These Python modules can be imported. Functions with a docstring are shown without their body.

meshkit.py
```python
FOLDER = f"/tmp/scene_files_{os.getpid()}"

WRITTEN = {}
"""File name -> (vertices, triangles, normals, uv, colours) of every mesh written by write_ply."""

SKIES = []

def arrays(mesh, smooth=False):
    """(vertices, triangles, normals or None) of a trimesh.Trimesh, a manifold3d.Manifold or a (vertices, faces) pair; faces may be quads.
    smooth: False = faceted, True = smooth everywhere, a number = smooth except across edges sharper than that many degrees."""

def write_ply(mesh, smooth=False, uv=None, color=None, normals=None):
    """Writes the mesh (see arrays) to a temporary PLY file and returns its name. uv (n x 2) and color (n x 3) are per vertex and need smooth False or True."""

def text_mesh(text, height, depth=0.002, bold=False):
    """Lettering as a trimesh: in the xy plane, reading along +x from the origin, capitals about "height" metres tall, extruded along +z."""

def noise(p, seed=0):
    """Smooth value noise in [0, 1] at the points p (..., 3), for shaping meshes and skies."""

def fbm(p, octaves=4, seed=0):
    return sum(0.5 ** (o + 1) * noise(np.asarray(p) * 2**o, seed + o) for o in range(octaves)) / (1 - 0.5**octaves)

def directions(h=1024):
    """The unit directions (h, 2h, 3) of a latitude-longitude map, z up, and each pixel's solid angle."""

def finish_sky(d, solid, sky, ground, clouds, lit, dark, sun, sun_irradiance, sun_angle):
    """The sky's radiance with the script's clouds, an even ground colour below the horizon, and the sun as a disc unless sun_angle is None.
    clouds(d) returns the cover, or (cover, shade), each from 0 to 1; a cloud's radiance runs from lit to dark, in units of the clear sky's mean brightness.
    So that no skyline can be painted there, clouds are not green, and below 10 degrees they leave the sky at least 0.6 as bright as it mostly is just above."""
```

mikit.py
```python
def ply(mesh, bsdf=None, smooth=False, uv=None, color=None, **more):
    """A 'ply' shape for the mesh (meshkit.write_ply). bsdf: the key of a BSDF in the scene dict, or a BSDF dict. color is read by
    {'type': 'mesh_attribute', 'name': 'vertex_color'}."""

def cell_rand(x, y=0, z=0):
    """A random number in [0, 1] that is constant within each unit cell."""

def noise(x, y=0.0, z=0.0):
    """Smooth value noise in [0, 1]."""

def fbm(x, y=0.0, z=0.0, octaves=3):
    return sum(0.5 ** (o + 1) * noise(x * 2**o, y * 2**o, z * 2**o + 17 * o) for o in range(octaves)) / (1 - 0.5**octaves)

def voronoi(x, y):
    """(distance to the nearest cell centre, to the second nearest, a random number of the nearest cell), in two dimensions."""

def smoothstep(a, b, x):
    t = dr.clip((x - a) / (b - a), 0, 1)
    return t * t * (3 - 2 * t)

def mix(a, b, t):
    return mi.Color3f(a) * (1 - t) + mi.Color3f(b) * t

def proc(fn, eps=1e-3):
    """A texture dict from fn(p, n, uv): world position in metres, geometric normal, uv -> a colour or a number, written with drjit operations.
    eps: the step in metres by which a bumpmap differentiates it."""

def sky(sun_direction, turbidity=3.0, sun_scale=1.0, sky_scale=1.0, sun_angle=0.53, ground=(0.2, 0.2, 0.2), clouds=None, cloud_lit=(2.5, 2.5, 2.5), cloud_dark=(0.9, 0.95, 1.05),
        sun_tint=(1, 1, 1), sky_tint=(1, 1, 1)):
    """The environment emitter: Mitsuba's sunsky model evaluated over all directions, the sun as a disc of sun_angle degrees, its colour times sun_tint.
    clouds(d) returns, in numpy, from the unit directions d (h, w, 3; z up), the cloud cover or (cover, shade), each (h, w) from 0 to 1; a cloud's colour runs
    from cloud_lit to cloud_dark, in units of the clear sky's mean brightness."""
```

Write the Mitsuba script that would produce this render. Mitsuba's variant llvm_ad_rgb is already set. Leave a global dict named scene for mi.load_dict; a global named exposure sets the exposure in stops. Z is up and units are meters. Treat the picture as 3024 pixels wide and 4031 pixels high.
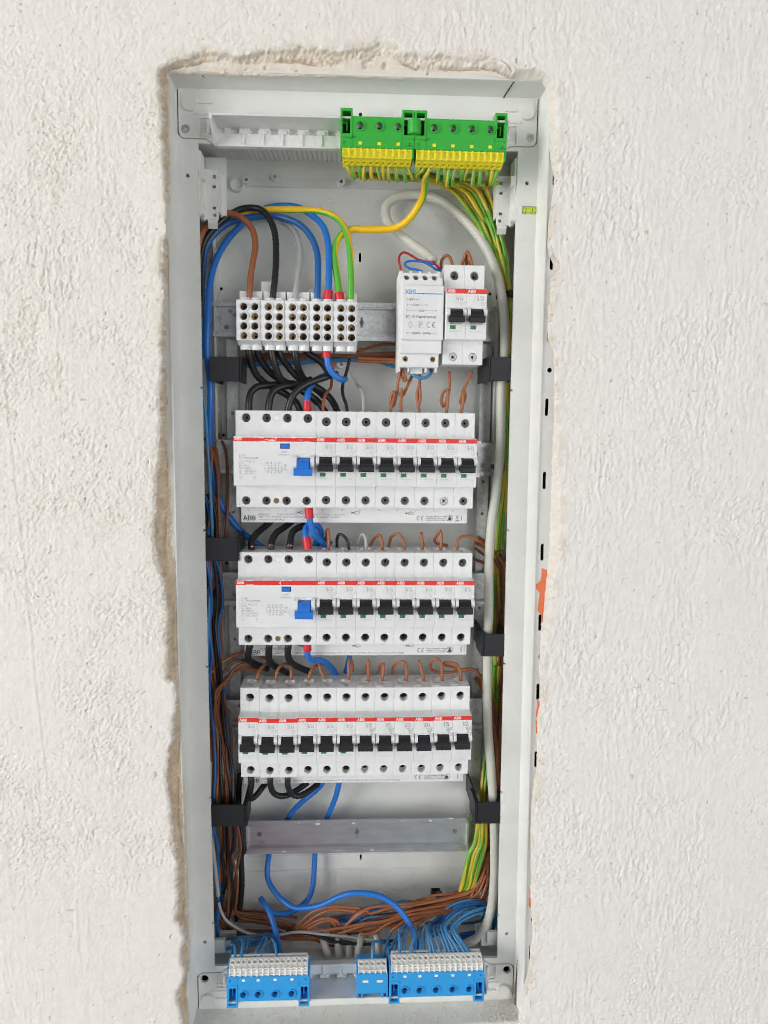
"""Flush-mounted electrical distribution cabinet, open, in a roughly plastered wall. Lengths below are in millimetres (x right, y into the
wall, z up; origin at the upper breaker row's rail, y = 0 at the breakers' front) and become metres when a mesh is written."""
import math
import numpy as np
import shapely
import trimesh
import drjit as dr
import mitsuba as mi
import mikit
import meshkit
from scipy.spatial import cKDTree
from manifold3d import Manifold, CrossSection, FillRule, OpType

T = mi.ScalarTransform4f
S = 0.001
scene, labels = {"type": "scene"}, {}

# ---------------------------------------------------------------- camera, light, exposure
exposure = 0.1
CAM, PITCH, YAW, ROLL = np.array([-10.8, -669.6, 34.2]), 0.1163, 0.0528, 0.0125
fwd = np.array([math.sin(YAW) * math.cos(PITCH), math.cos(YAW) * math.cos(PITCH), -math.sin(PITCH)])
right = np.array([math.cos(YAW), -math.sin(YAW), 0.0])
up = -math.sin(ROLL) * right + math.cos(ROLL) * np.cross(right, fwd)
scene["camera"] = {
    "type": "perspective", "fov": math.degrees(2 * math.atan(1512 / 3050)), "fov_axis": "x", "near_clip": 0.01, "far_clip": 30.0,
    "to_world": T().look_at(origin=(CAM * S).tolist(), target=((CAM + 1000 * fwd) * S).tolist(), up=up.tolist()),
}
scene["window_light"] = {   # the room's big window, to the left behind the photographer
    "type": "rectangle", "to_world": T().look_at(origin=[-3.3, -2.3, 0.1], target=[0, 0, -0.1], up=[0, 0, 1]).scale([1.3, 1.4, 1]),
    "emitter": {"type": "area", "radiance": {"type": "rgb", "value": [6.6, 6.52, 6.33]}},
}
scene["fill_panel"] = {     # added fill panel, no window known there, behind the photographer to the right
    "type": "rectangle", "to_world": T().look_at(origin=[1.9, -3.0, -0.1], target=[0, 0, -0.1], up=[0, 0, 1]).scale([1.6, 1.1, 1]),
    "emitter": {"type": "area", "radiance": {"type": "rgb", "value": [2.5, 2.52, 2.5]}},
}
scene["room_light"] = {"type": "constant", "radiance": {"type": "rgb", "value": [0.15, 0.15, 0.15]}}   # what the room's white walls give back
labels["window_light"] = {"label": "large bright window of the room, left behind the photographer", "category": "window", "kind": "structure"}
labels["fill_panel"] = {"label": "wide dim fill panel added behind the photographer to brighten the wall", "category": "window", "kind": "structure"}


# ---------------------------------------------------------------- materials
def rgb(*c):
    return {"type": "rgb", "value": list(c)}


def pbr(color, rough=0.4, metal=0.0, spec=0.5, **k):
    return {"type": "principled", "base_color": color if isinstance(color, dict) else rgb(*color), "roughness": rough, "metallic": metal, "specular": spec, **k}


def mottled(a, b, scale, lo=0.3, hi=0.7):
    def fn(p, n, uv):
        return mikit.mix(a, b, mikit.smoothstep(lo, hi, mikit.fbm(p.x * scale, p.y * scale, p.z * scale, 3)))
    return mikit.proc(fn)


def spangle(p, n, uv):
    d1, d2, r = mikit.voronoi(p.x * 420 + p.y * 130, p.z * 420 + p.y * 170)
    g = mikit.fbm(p.x * 60, p.y * 60, p.z * 60, 3)
    return mikit.mix((0.50, 0.51, 0.53), (0.78, 0.79, 0.80), 0.55 * r + 0.45 * g)


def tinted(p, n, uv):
    """zinc tint, violet towards its left end and bluish towards its right"""
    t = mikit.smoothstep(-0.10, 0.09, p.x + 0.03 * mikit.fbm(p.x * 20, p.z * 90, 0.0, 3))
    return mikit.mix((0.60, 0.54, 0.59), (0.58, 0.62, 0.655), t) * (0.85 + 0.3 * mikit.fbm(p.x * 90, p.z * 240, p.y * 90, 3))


def stucco_bump(p, n, uv):
    return (mikit.noise(p.x * 900, p.y * 700, p.z * 600) * 0.00022 + mikit.noise(p.x * 2100, p.y * 1500, p.z * 1700) * 0.00012)


def yellow_green(p, n, uv):
    u = uv.x - dr.floor(uv.x)
    t = mikit.smoothstep(0.16, 0.18, u) * (1 - mikit.smoothstep(0.60, 0.62, u))
    return mikit.mix((0.56, 0.43, 0.04), (0.13, 0.37, 0.04), t)


def yellow_green_bright(p, n, uv):
    u = uv.x - dr.floor(uv.x)
    t = mikit.smoothstep(0.2, 0.21, u) * (1 - mikit.smoothstep(0.62, 0.63, u))
    return mikit.mix((0.80, 0.50, 0.015), (0.10, 0.43, 0.045), t)


MAT = {
    "plaster": {"type": "bumpmap", "scale": 1.0, "bump": mikit.proc(stucco_bump, 2e-4), "bsdf": {"type": "diffuse", "reflectance": {"type": "mesh_attribute", "name": "vertex_color"}}},
    "tub_plastic": pbr(mottled((0.61, 0.622, 0.605), (0.67, 0.68, 0.66), 25), 0.5),
    "frame_plastic": pbr(mottled((0.66, 0.668, 0.642), (0.70, 0.706, 0.68), 30), 0.42),
    "rail_plastic": pbr((0.66, 0.665, 0.655), 0.4),
    "flange_plastic": pbr((0.60, 0.60, 0.585), 0.5),
    "white_plastic": pbr(mottled((0.70, 0.712, 0.72), (0.735, 0.743, 0.748), 40), 0.35),
    "grey_plastic": pbr((0.52, 0.53, 0.535), 0.45),
    "clip_white": pbr((0.8, 0.8, 0.78), 0.35),
    "black_plastic": pbr((0.014, 0.015, 0.018), 0.45, 0.0, 0.4),
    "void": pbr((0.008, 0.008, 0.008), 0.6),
    "dark_hole": pbr((0.035, 0.033, 0.03), 0.6),
    "red_print": pbr((0.70, 0.035, 0.03), 0.4),
    "white_print": pbr((0.82, 0.82, 0.82), 0.5),
    "black_print": pbr((0.03, 0.03, 0.035), 0.5),
    "grey_print": pbr((0.20, 0.20, 0.21), 0.5),
    "faint_print": pbr((0.36, 0.36, 0.37), 0.5),
    "blue_print": pbr((0.02, 0.20, 0.55), 0.5),
    "lever_blue": pbr((0.02, 0.17, 0.62), 0.32),
    "indicator_green": pbr((0.03, 0.20, 0.07), 0.4),
    "terminal_green": pbr((0.035, 0.40, 0.045), 0.38),
    "dark_green": pbr((0.005, 0.07, 0.009), 0.5),
    "clamp_yellow": pbr((0.80, 0.73, 0.04), 0.38),
    "terminal_blue": pbr((0.035, 0.33, 0.73), 0.38),
    "dark_blue": pbr((0.008, 0.05, 0.17), 0.5),
    "galvanised": pbr(mikit.proc(spangle), 0.42, 0.9),
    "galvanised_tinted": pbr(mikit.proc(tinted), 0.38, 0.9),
    "screw_steel": pbr((0.55, 0.55, 0.54), 0.35, 0.9),
    "screw_dark": pbr((0.16, 0.15, 0.14), 0.4, 0.8),
    "screw_brass": pbr((0.36, 0.25, 0.13), 0.4, 0.8),
    "screw_bronze": pbr((0.11, 0.075, 0.05), 0.45, 0.7),
    "copper": pbr((0.75, 0.33, 0.18), 0.3, 0.95),
    "vial": pbr((0.50, 0.60, 0.03), 0.1, 0.0, 0.5, clearcoat=1.0),
    "orange_paint": pbr((0.72, 0.17, 0.06), 0.5),
    "masonry": {"type": "diffuse", "reflectance": rgb(0.16, 0.13, 0.11)},
    "crumb": {"type": "diffuse", "reflectance": rgb(0.70, 0.67, 0.61)},
    "wire_brown": pbr((0.31, 0.105, 0.042), 0.38),
    "wire_brown_dark": pbr((0.20, 0.068, 0.03), 0.42),
    "wire_black": pbr((0.013, 0.014, 0.016), 0.33),
    "wire_grey": pbr((0.38, 0.39, 0.39), 0.4),
    "wire_blue": pbr((0.02, 0.16, 0.56), 0.33),
    "wire_blue_deep": pbr((0.015, 0.11, 0.35), 0.36),
    "wire_blue_small": pbr((0.045, 0.20, 0.42), 0.36),
    "wire_red": pbr((0.42, 0.02, 0.035), 0.4),
    "heat_shrink": pbr((0.58, 0.015, 0.03), 0.42),
    "cable_white": pbr((0.53, 0.53, 0.475), 0.42),
    "wire_yg": pbr(mikit.proc(yellow_green), 0.38),
    "wire_yg_bright": pbr(mikit.proc(yellow_green_bright), 0.34),
}
scene.update(MAT)


# ---------------------------------------------------------------- mesh helpers
def box(x0, x1, y0, y1, z0, z1, c=0.0):
    if c <= 0:
        return Manifold.cube([x1 - x0, y1 - y0, z1 - z0]).translate([x0, y0, z0])
    p = []
    for sx in (0, 1):
        for sy in (0, 1):
            for sz in (0, 1):
                q = np.array([(x0, x1)[sx], (y0, y1)[sy], (z0, z1)[sz]], float)
                d = np.array([1 - 2 * sx, 1 - 2 * sy, 1 - 2 * sz]) * c
                for k in range(3):
                    o = d.copy()
                    o[k] = 0
                    p.append(q + o)
    return Manifold.hull_points(p)


def cyl_y(x, z, r, y0, y1, r2=None, n=20):
    return Manifold.cylinder(y1 - y0, r, r if r2 is None else r2, n).rotate([-90, 0, 0]).translate([x, y0, z])


def cyl_z(x, y, r, z0, z1, n=20):
    return Manifold.cylinder(z1 - z0, r, r, n).translate([x, y, z0])


def cyl_x(y, z, r, x0, x1, n=20):
    return Manifold.cylinder(x1 - x0, r, r, n).rotate([0, 90, 0]).translate([x0, y, z])


def rings(shape):
    out = []
    for g in getattr(shape, "geoms", [shape]):
        out += [np.array(r.coords)[:-1] for r in (g.exterior, *g.interiors)]
    return out


def prism_y(shape, y0, y1):
    """shape: shapely polygon or point list in (x, z)."""
    r = rings(shape) if hasattr(shape, "geom_type") else [np.array(shape, float)]
    return CrossSection(r, FillRule.EvenOdd).extrude(y1 - y0).transform(np.array([[1, 0, 0, 0], [0, 0, -1, y1], [0, 1, 0, 0]], float))


def prism_x(pts, x0, x1):
    """pts in (y, z)."""
    return CrossSection([np.array(pts, float)], FillRule.EvenOdd).extrude(x1 - x0).transform(np.array([[0, 0, 1, x0], [1, 0, 0, 0], [0, 1, 0, 0]], float))


def union(*parts):
    flat = []
    for p in parts:
        flat += list(p) if isinstance(p, (list, tuple)) else [p]
    return Manifold.batch_boolean(flat, OpType.Add)


def cut(body, *parts):
    return Manifold.batch_boolean([body] + [q for p in parts for q in (p if isinstance(p, (list, tuple)) else [p])], OpType.Subtract)


def arr(mesh):
    if hasattr(mesh, "to_mesh"):
        m = mesh.to_mesh()
        return np.array(m.vert_properties[:, :3], float), np.array(m.tri_verts, int)
    if isinstance(mesh, (list, tuple)) and isinstance(mesh[0], np.ndarray):
        return mesh
    return np.array(mesh.vertices, float), np.array(mesh.faces, int)


def join(meshes):
    vs, fs, n = [], [], 0
    for m in meshes:
        v, f = arr(m)
        vs.append(v)
        fs.append(f + n)
        n += len(v)
    return np.vstack(vs), np.vstack(fs)


_text = {}


def text(s, h, x, z, y, bold=False, anchor="l"):
    """Lettering facing the viewer (-y), its back on the plane y."""
    if (s, h, bold) not in _text:
        m = meshkit.text_mesh(s, h, 0.06, bold)
        v = np.array(m.vertices)
        _text[(s, h, bold)] = (np.stack([v[:, 0], -v[:, 2], v[:, 1]], -1), np.array(m.faces))
    v, f = _text[(s, h, bold)]
    w = v[:, 0].max()
    return v + [x - {"l": 0, "c": w / 2, "r": w}[anchor], y, z], f


def stroke(x0, z0, x1, z1, y, w=0.22):
    """A printed line."""
    d = np.array([x1 - x0, z1 - z0], float)
    n = np.array([-d[1], d[0]]) / (np.hypot(*d) + 1e-9) * w / 2
    a, b = np.array([x0, z0]), np.array([x1, z1])
    return prism_y([a - n, b - n, b + n, a + n] if True else None, y - 0.06, y)


def ring_print(x, z, r, w, y, n=24):
    return prism_y(shapely.Point(x, z).buffer(r + w / 2, n // 4).difference(shapely.Point(x, z).buffer(r - w / 2, n // 4)), y - 0.06, y)


def numbered(key):
    if key not in scene and key not in labels:
        return key
    i = 1
    while f"{key}_{i:03d}" in scene or f"{key}_{i:03d}" in labels:
        i += 1
    return f"{key}_{i:03d}"


def proto(mesh, bsdf, smooth=False, **k):
    v, f = arr(mesh)
    return mikit.ply((v * S, f), bsdf, smooth, **k)


def place(name, p, parent=None, at=(0, 0, 0), turn=0.0, label=None):
    key = numbered(f"{parent}__{name}" if parent else name)
    d = dict(p)
    if any(at) or turn:
        m = T().translate([float(a) * S for a in at])
        d["to_world"] = m.rotate([0, 1, 0], turn) if turn else m
    scene[key] = d
    if label:
        labels[key] = {"label": label}
    return key


def put(name, mesh, bsdf, parent=None, smooth=False, at=(0, 0, 0), turn=0.0, label=None, **k):
    return place(name, proto(mesh, bsdf, smooth, **k), parent, at, turn, label)


def thing(name, label, cat, group=None):
    key = numbered(name)
    labels[key] = {"label": label, "category": cat}
    if group:
        labels[key]["group"] = group
    return key


def put_each(name, pieces, bsdf, parent=None, smooth=False, at=(0, 0, 0), turn=0.0):
    for m in pieces:
        put(name, m, bsdf, parent, smooth, at, turn)


def tag(key, label, cat, group=None):
    labels[key] = {"label": label, "category": cat}
    if group:
        labels[key]["group"] = group


def screw_head(r, slot="cross", depth=2.0):
    """A screw head at the origin facing -y, its top at y = 0."""
    h = cyl_y(0, 0, r, 0, 2.5, n=18)
    w = r * 0.22
    bars = [box(-r * .74, r * .74, -1, depth, -w, w)]
    if slot == "cross":
        bars.append(box(-w, w, -1, depth, -r * .72, r * .72))
        bars.append(cyl_y(0, 0, r * .36, -1, depth * 1.3, n=10))
    return cut(h, bars)


ordinal = ["first", "second", "third", "fourth", "fifth", "sixth", "seventh", "eighth", "ninth", "tenth", "eleventh", "twelfth"]

# ---------------------------------------------------------------- the plastered wall with its broken-out opening
# the outline where the stucco's face breaks off, and the ragged line where the broken plaster ends on the cabinet
OUTER = [(-153.4, -538.0), (-153.4, -499.0), (-156.4, -479.0), (-149.9, -460.8), (-152.9, -442.4), (-149.8, -424.3), (-156.1, -406.1), (-154.3, -394.2), (-154.5, -376.4), (-154.1, -352.7), (-157.5, -335.0), (-158.7, -311.7), (-160.4, -286.3), (-162.9, -274.7), (-159.7, -252.0), (-155.7, -237.2), (-155.4, -220.0), (-152.6, -213.3), (-152.4, -202.1), (-152.7, -190.9), (-160.6, -185.3), (-158.6, -163.2), (-159.9, -152.2), (-158.0, -135.8), (-159.7, -111.8), (-162.0, -97.8), (-164.9, -87.1), (-168.7, -71.1), (-168.4, -56.2), (-166.5, -39.2), (-164.9, -13.0), (-162.0, 2.6), (-163.3, 14.3), (-160.3, 35.0), (-161.5, 50.3), (-160.2, 63.6), (-157.9, 77.8), (-158.6, 90.9), (-157.8, 105.9), (-156.6, 117.9), (-154.7, 135.8), (-157.4, 149.6), (-156.1, 163.4), (-155.9, 177.0), (-151.8, 182.0), (-151.9, 199.5), (-152.7, 211.0), (-153.9, 223.5), (-156.5, 304.5), (-153.4, 306.2), (-146.3, 311.2), (-135.3, 313.5), (-121.2, 319.7), (-109.1, 319.2), (-95.0, 317.7), (-80.9, 321.1), (-60.7, 323.2), (-48.5, 325.1), (-32.2, 324.8), (-15.9, 324.0), (-3.7, 324.8), (8.5, 329.1), (14.7, 332.2), (24.9, 331.6), (33.2, 325.2), (51.8, 322.9), (62.1, 324.2), (82.9, 322.1), (93.3, 320.5), (103.8, 319.9), (114.3, 317.3), (122.8, 311.7), (126.9, 313.5), (133.2, 315.0), (141.6, 314.7), (149.0, 312.6), (150.4, 310.8), (156.4, 300.5), (157.7, 281.3), (159.4, 262.0), (159.0, 252.3), (161.7, 242.6), (160.4, 236.7), (159.7, 222.9), (158.0, 208.1), (155.8, 193.1), (155.9, 178.1), (157.9, 171.2), (162.4, 165.2), (164.2, 158.2), (160.2, 153.1), (159.8, 142.9), (159.7, 132.8), (158.4, 131.6), (159.1, 121.4), (158.3, 113.2), (160.3, 102.9), (165.1, 93.7), (165.8, 69.9), (167.1, 43.7), (169.6, 27.9), (169.9, 6.7), (171.8, -14.7), (173.8, -36.3), (173.8, -52.6), (175.0, -68.9), (174.2, -88.7), (169.2, -103.3), (167.8, -125.6), (165.9, -148.0), (163.4, -170.6), (162.7, -182.0), (165.0, -199.1), (163.4, -216.3), (163.1, -239.4), (164.1, -268.6), (163.4, -280.3), (162.1, -292.1), (161.1, -309.9), (160.6, -327.7), (160.3, -335.0), (161.1, -359.0), (162.1, -375.2), (161.9, -391.4), (162.7, -403.6), (164.7, -415.9), (165.6, -432.3), (164.4, -440.5), (163.4, -457.1), (162.9, -465.4), (161.6, -473.7), (159.6, -481.9), (159.2, -494.5), (156.1, -516.5), (156.1, -538.0)]
INNER = [(-147.9, -529.0), (-147.9, -506.7), (-148.6, -480.2), (-147.5, -443.1), (-147.6, -418.6), (-147.8, -394.3), (-148.3, -358.2), (-148.3, -328.5), (-148.6, -299.1), (-150.5, -264.1), (-150.6, -241.1), (-151.3, -216.7), (-152.0, -194.1), (-152.5, -160.4), (-152.4, -127.1), (-152.9, -94.2), (-154.0, -72.4), (-154.1, -45.5), (-155.6, -18.9), (-157.3, 2.3), (-158.1, 14.1), (-157.2, 35.1), (-157.8, 55.8), (-157.2, 70.2), (-158.1, 78.4), (-156.6, 117.1), (-154.9, 137.3), (-153.6, 177.2), (-152.7, 196.9), (-152.1, 226.2), (-151.0, 305.8), (-122.9, 306.8), (-96.4, 306.1), (-20.0, 307.5), (42.5, 308.3), (105.8, 309.4), (148.3, 309.4), (152.8, 305.0), (153.6, 294.3), (155.4, 255.2), (157.8, 245.3), (161.4, 235.5), (160.7, 225.5), (159.2, 210.4), (157.1, 195.3), (157.1, 180.1), (159.0, 173.0), (163.5, 167.0), (165.4, 159.9), (161.3, 154.7), (161.1, 144.4), (161.0, 134.1), (159.4, 132.9), (160.4, 122.6), (159.6, 114.3), (161.1, 103.9), (166.3, 94.5), (167.0, 70.4), (168.2, 43.8), (168.0, 27.8), (167.7, 0.8), (168.3, -7.8), (168.1, -15.4), (168.0, -37.3), (168.2, -70.4), (167.3, -90.5), (166.1, -105.3), (165.3, -127.8), (163.8, -150.5), (163.6, -173.4), (163.4, -184.9), (165.2, -202.3), (164.9, -211.6), (163.2, -225.6), (163.6, -243.2), (164.9, -272.8), (163.0, -284.7), (161.7, -296.6), (160.6, -314.6), (160.9, -332.7), (161.1, -340.1), (162.4, -364.5), (163.3, -380.8), (162.7, -397.2), (163.9, -409.6), (165.9, -422.1), (166.9, -438.8), (165.2, -447.1), (164.2, -463.8), (163.0, -472.2), (160.9, -480.6), (158.4, -489.0), (158.0, -501.8), (156.0, -524.1), (156.0, -529.0)]
CRACK = [(97.2, 320.8), (103.2, 322.9), (112.4, 321.8), (117.6, 318.2), (122.3, 312.5)]



def build_wall():
    xs = np.concatenate([[-2500, -1800, -1200, -800, -600, -480, -400], [-330, *np.arange(-322, 394.1, .84), 400], [430, 480, 600, 800, 1200, 1800, 2500]])
    zs = np.concatenate([[-1400, -1150, -900, -760, -690, -640], [-600, *np.arange(-532, 372.1, .84), 380], [420, 480, 600, 800, 1100, 1500]])
    x, z = np.meshgrid(xs, zs, indexing="ij")
    shape = x.shape
    x, z = x.ravel(), z.ravel()
    p0 = np.stack([x, z, 0 * x], -1)
    rag = (meshkit.fbm(p0 / [5, 5, 1], 3, 5) - 0.5) * 3.2 + (meshkit.noise(p0 / [1.6, 1.6, 1], 6) - .5) * 1.3
    outer, inner, crack = shapely.Polygon(OUTER), shapely.Polygon(INNER), shapely.LineString(CRACK)
    pts = shapely.points(x, z)
    near = (np.abs(x) < 215) & (z > -660) & (z < 360)
    do, di = np.full(len(x), 200.0), np.full(len(x), 220.0)      # signed distances, positive outside the line
    shapely.prepare(outer), shapely.prepare(inner)
    sel = np.flatnonzero(near)
    do[sel] = shapely.distance(pts[sel], outer.exterior) * np.where(shapely.contains(outer, pts[sel]), -1, 1)
    di[sel] = shapely.distance(pts[sel], inner.exterior) * np.where(shapely.contains(inner, pts[sel]), -1, 1)
    rag_i = (meshkit.fbm(p0 / [2.5, 2.5, 1], 3, 9) - 0.5) * 1.6
    do = do + rag
    di = di + rag_i
    t = np.clip(-do / np.maximum(-do + np.maximum(di, 0), 1e-6), 0, 1) * (do < 0)
    # stucco: floated plateaus broken by short, mostly upright grooves; smoother patches; upright trowel strokes
    warp = meshkit.fbm(p0 / [9, 9, 1], 2, 3) * 6
    a = meshkit.noise(np.stack([x / 2.1 + warp, z / 4.2 + warp * .4, 0 * x], -1), 11)
    b = meshkit.noise(np.stack([x / 1.5 - warp, z / 2.0, 0 * x], -1), 12)
    c = meshkit.noise(np.stack([x / 3.3, z / 9.0 + warp * .3, 0 * x], -1), 13)
    smooth = np.clip((meshkit.fbm(p0 / [70, 90, 1], 3, 21) - 0.47) * 5, 0, 1)
    smooth = np.maximum(smooth * .75, np.clip((z - 255) / 110, 0, .6))
    smooth = np.maximum(smooth, .85 * np.clip((-330 - z) / 60, 0, 1) * np.clip((-130 - x) / 20, 0, 1))
    step = lambda lo, hi, v: np.clip((v - lo) / (hi - lo), 0, 1)                                   # noqa: E731
    groove = (1 - step(.30, .46, a)) * .75 + (1 - step(.22, .36, b)) * .5 + (1 - step(.2, .34, c)) * .5
    relief = np.minimum(groove, 1.3) * (1 - .8 * smooth) + (1 - b) * .16 + (1 - meshkit.fbm(p0 / [30, 40, 1], 3, 31)) * 2.2
    # sand grains of a floated render: irregular cells, each at its own height, with open joints between them
    rg = np.random.default_rng(8)
    wob = np.stack([meshkit.noise(p0 / [1.7, 1.7, 1], 34), meshkit.noise(p0 / [1.7, 1.7, 1], 35)], -1) - .5

    def grains(cw, ch, open_joint):
        gx0, gz0 = np.meshgrid(np.arange(-336, 406, cw), np.arange(-606, 386, ch), indexing="ij")
        seeds = np.stack([gx0.ravel(), gz0.ravel()], -1) + rg.uniform(-.62, .62, (gx0.size, 2)) * [cw, ch]
        k = np.array([1, cw / ch])
        dd, ii = cKDTree(seeds * k).query((np.stack([x, z], -1) + wob * 1.4) * k, k=2, workers=-1)
        return 1 - step(.0, open_joint, dd[:, 1] - dd[:, 0]), (rg.random(len(seeds)) ** 1.5)[ii[:, 0]]

    j1, h1 = grains(1.75, 2.05, .65)
    j2, h2 = grains(1.7, 5.6, .6)
    drag = np.clip((meshkit.fbm(p0 / [40, 80, 1], 3, 33) - .5 + .10 * np.clip(x / 200, -1, 1)) * 7, 0, 1)
    ridge = 1 - np.abs(2 * meshkit.noise(np.stack([x / 2.6 + warp * .25, z / 16, 0 * x], -1), 75) - 1)
    joint, hgt = j1 * (1 - drag) + j2 * drag, h1 * (1 - drag) + h2 * drag
    patch = np.clip((meshkit.fbm(p0 / [24, 34, 1], 4, 36) - .34) * 4.5, 0, 1)
    act = (1 - .72 * smooth) * (.42 + .58 * patch)
    relief = relief * .26 + act * (joint * .55 + hgt * 1.0) + (1 - meshkit.noise(np.stack([x / 1.5, z / 70, 0 * x], -1), 37)) * .14 - drag * step(.55, .95, ridge) * .3
    deep = hgt * act
    # a straight trowel ridge running down the wall at left
    lx = -283.5 + (60 - z) * .062 + (meshkit.noise(np.stack([z / 25, 0 * z, 0 * z], -1), 38) - .5) * 1.5
    run = step(150, 110, z) * step(-330, -250, z)
    relief += run * (np.exp(-((x - lx) / .9) ** 2) * .3 - np.exp(-((x - lx + 2.2) / 1.6) ** 2) * .25)
    pit = meshkit.noise(p0 / [2.6, 2.6, 1], 41)
    relief += step(.97, .99, pit) * 2.0
    crumbs = (meshkit.fbm(p0 / [1.7, 1.7, 1], 2, 51) - .5) * 2.6 + (meshkit.fbm(p0 / [7, 7, 1], 3, 52) - .5) * 3.0
    top = step(300, 312, z)
    trowel = (meshkit.noise(np.stack([x / 14, z / 1.3 + x / 25, 0 * x], -1), 55) - .5) * .5 + step(.86, .92, meshkit.noise(p0 / [5, 3, 1], 57)) * 2.5
    flat = top * step(.40, .46, t + .34 * (.5 - meshkit.noise(np.stack([x / 26, 0 * x, 0 * x], -1), 71)))                       # above the cabinet the reveal was trowelled smooth
    rough = np.where(do < 0, crumbs * (1 - flat) * (.95 - .5 * step(60, 130, x)) + trowel * flat, 0)
    edge = step(2.5, 0, do) * (do >= 0)
    # where the render broke off, a crumbling ledge and, behind it, a sharp crease before the smoother bedding plaster
    tc = np.where(top > .5, .42 + .34 * (meshkit.noise(np.stack([x / 26, 0 * x, 0 * x], -1), 71) - .5), .62 + .4 * (meshkit.noise(np.stack([z / 40, 0 * x, 0 * x], -1), 72) - .5))
    crease = np.exp(-((t - tc) / .055) ** 2) * step(.25, .5, meshkit.noise(np.stack([(x + z) / 17, 0 * x, 0 * x], -1), 73)) * (do < 0) * (1 - step(60, 130, x) * (1 - top))
    y_crease = crease * np.where(top > .5, 2.6, 1.3)
    edge = edge * (1 - .8 * step(60, 130, x))
    y = -22 + relief * (do >= 0) * .85 + edge * 1.4 + np.where(do < 0, 1.4 + 2.2 * step(0, .12, t) * (1 - step(60, 130, x)) + t ** .9 * (6.2 + 1.0 * (1 - top) + 2 * step(60, 130, x)), 0) + rough * step(0, .15, t) + y_crease
    y = np.where((do < 0), np.minimum(y, -11.2), y)
    dc = np.full(len(x), 99.0)
    dc[sel] = shapely.distance(pts[sel], crack)
    y += np.clip(1 - dc / .9, 0, 1) * 2.2
    # colours: white stucco, the sandy plaster that broke, dust and rusty specks
    white = np.array([.815, .783, .733])
    white = white + np.clip((x + 60) / 300, 0, 1)[:, None] * np.array([0, .012, .03]) + np.clip((-z) / 400, 0, 1)[:, None] * np.array([0, .004, .012])
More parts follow.
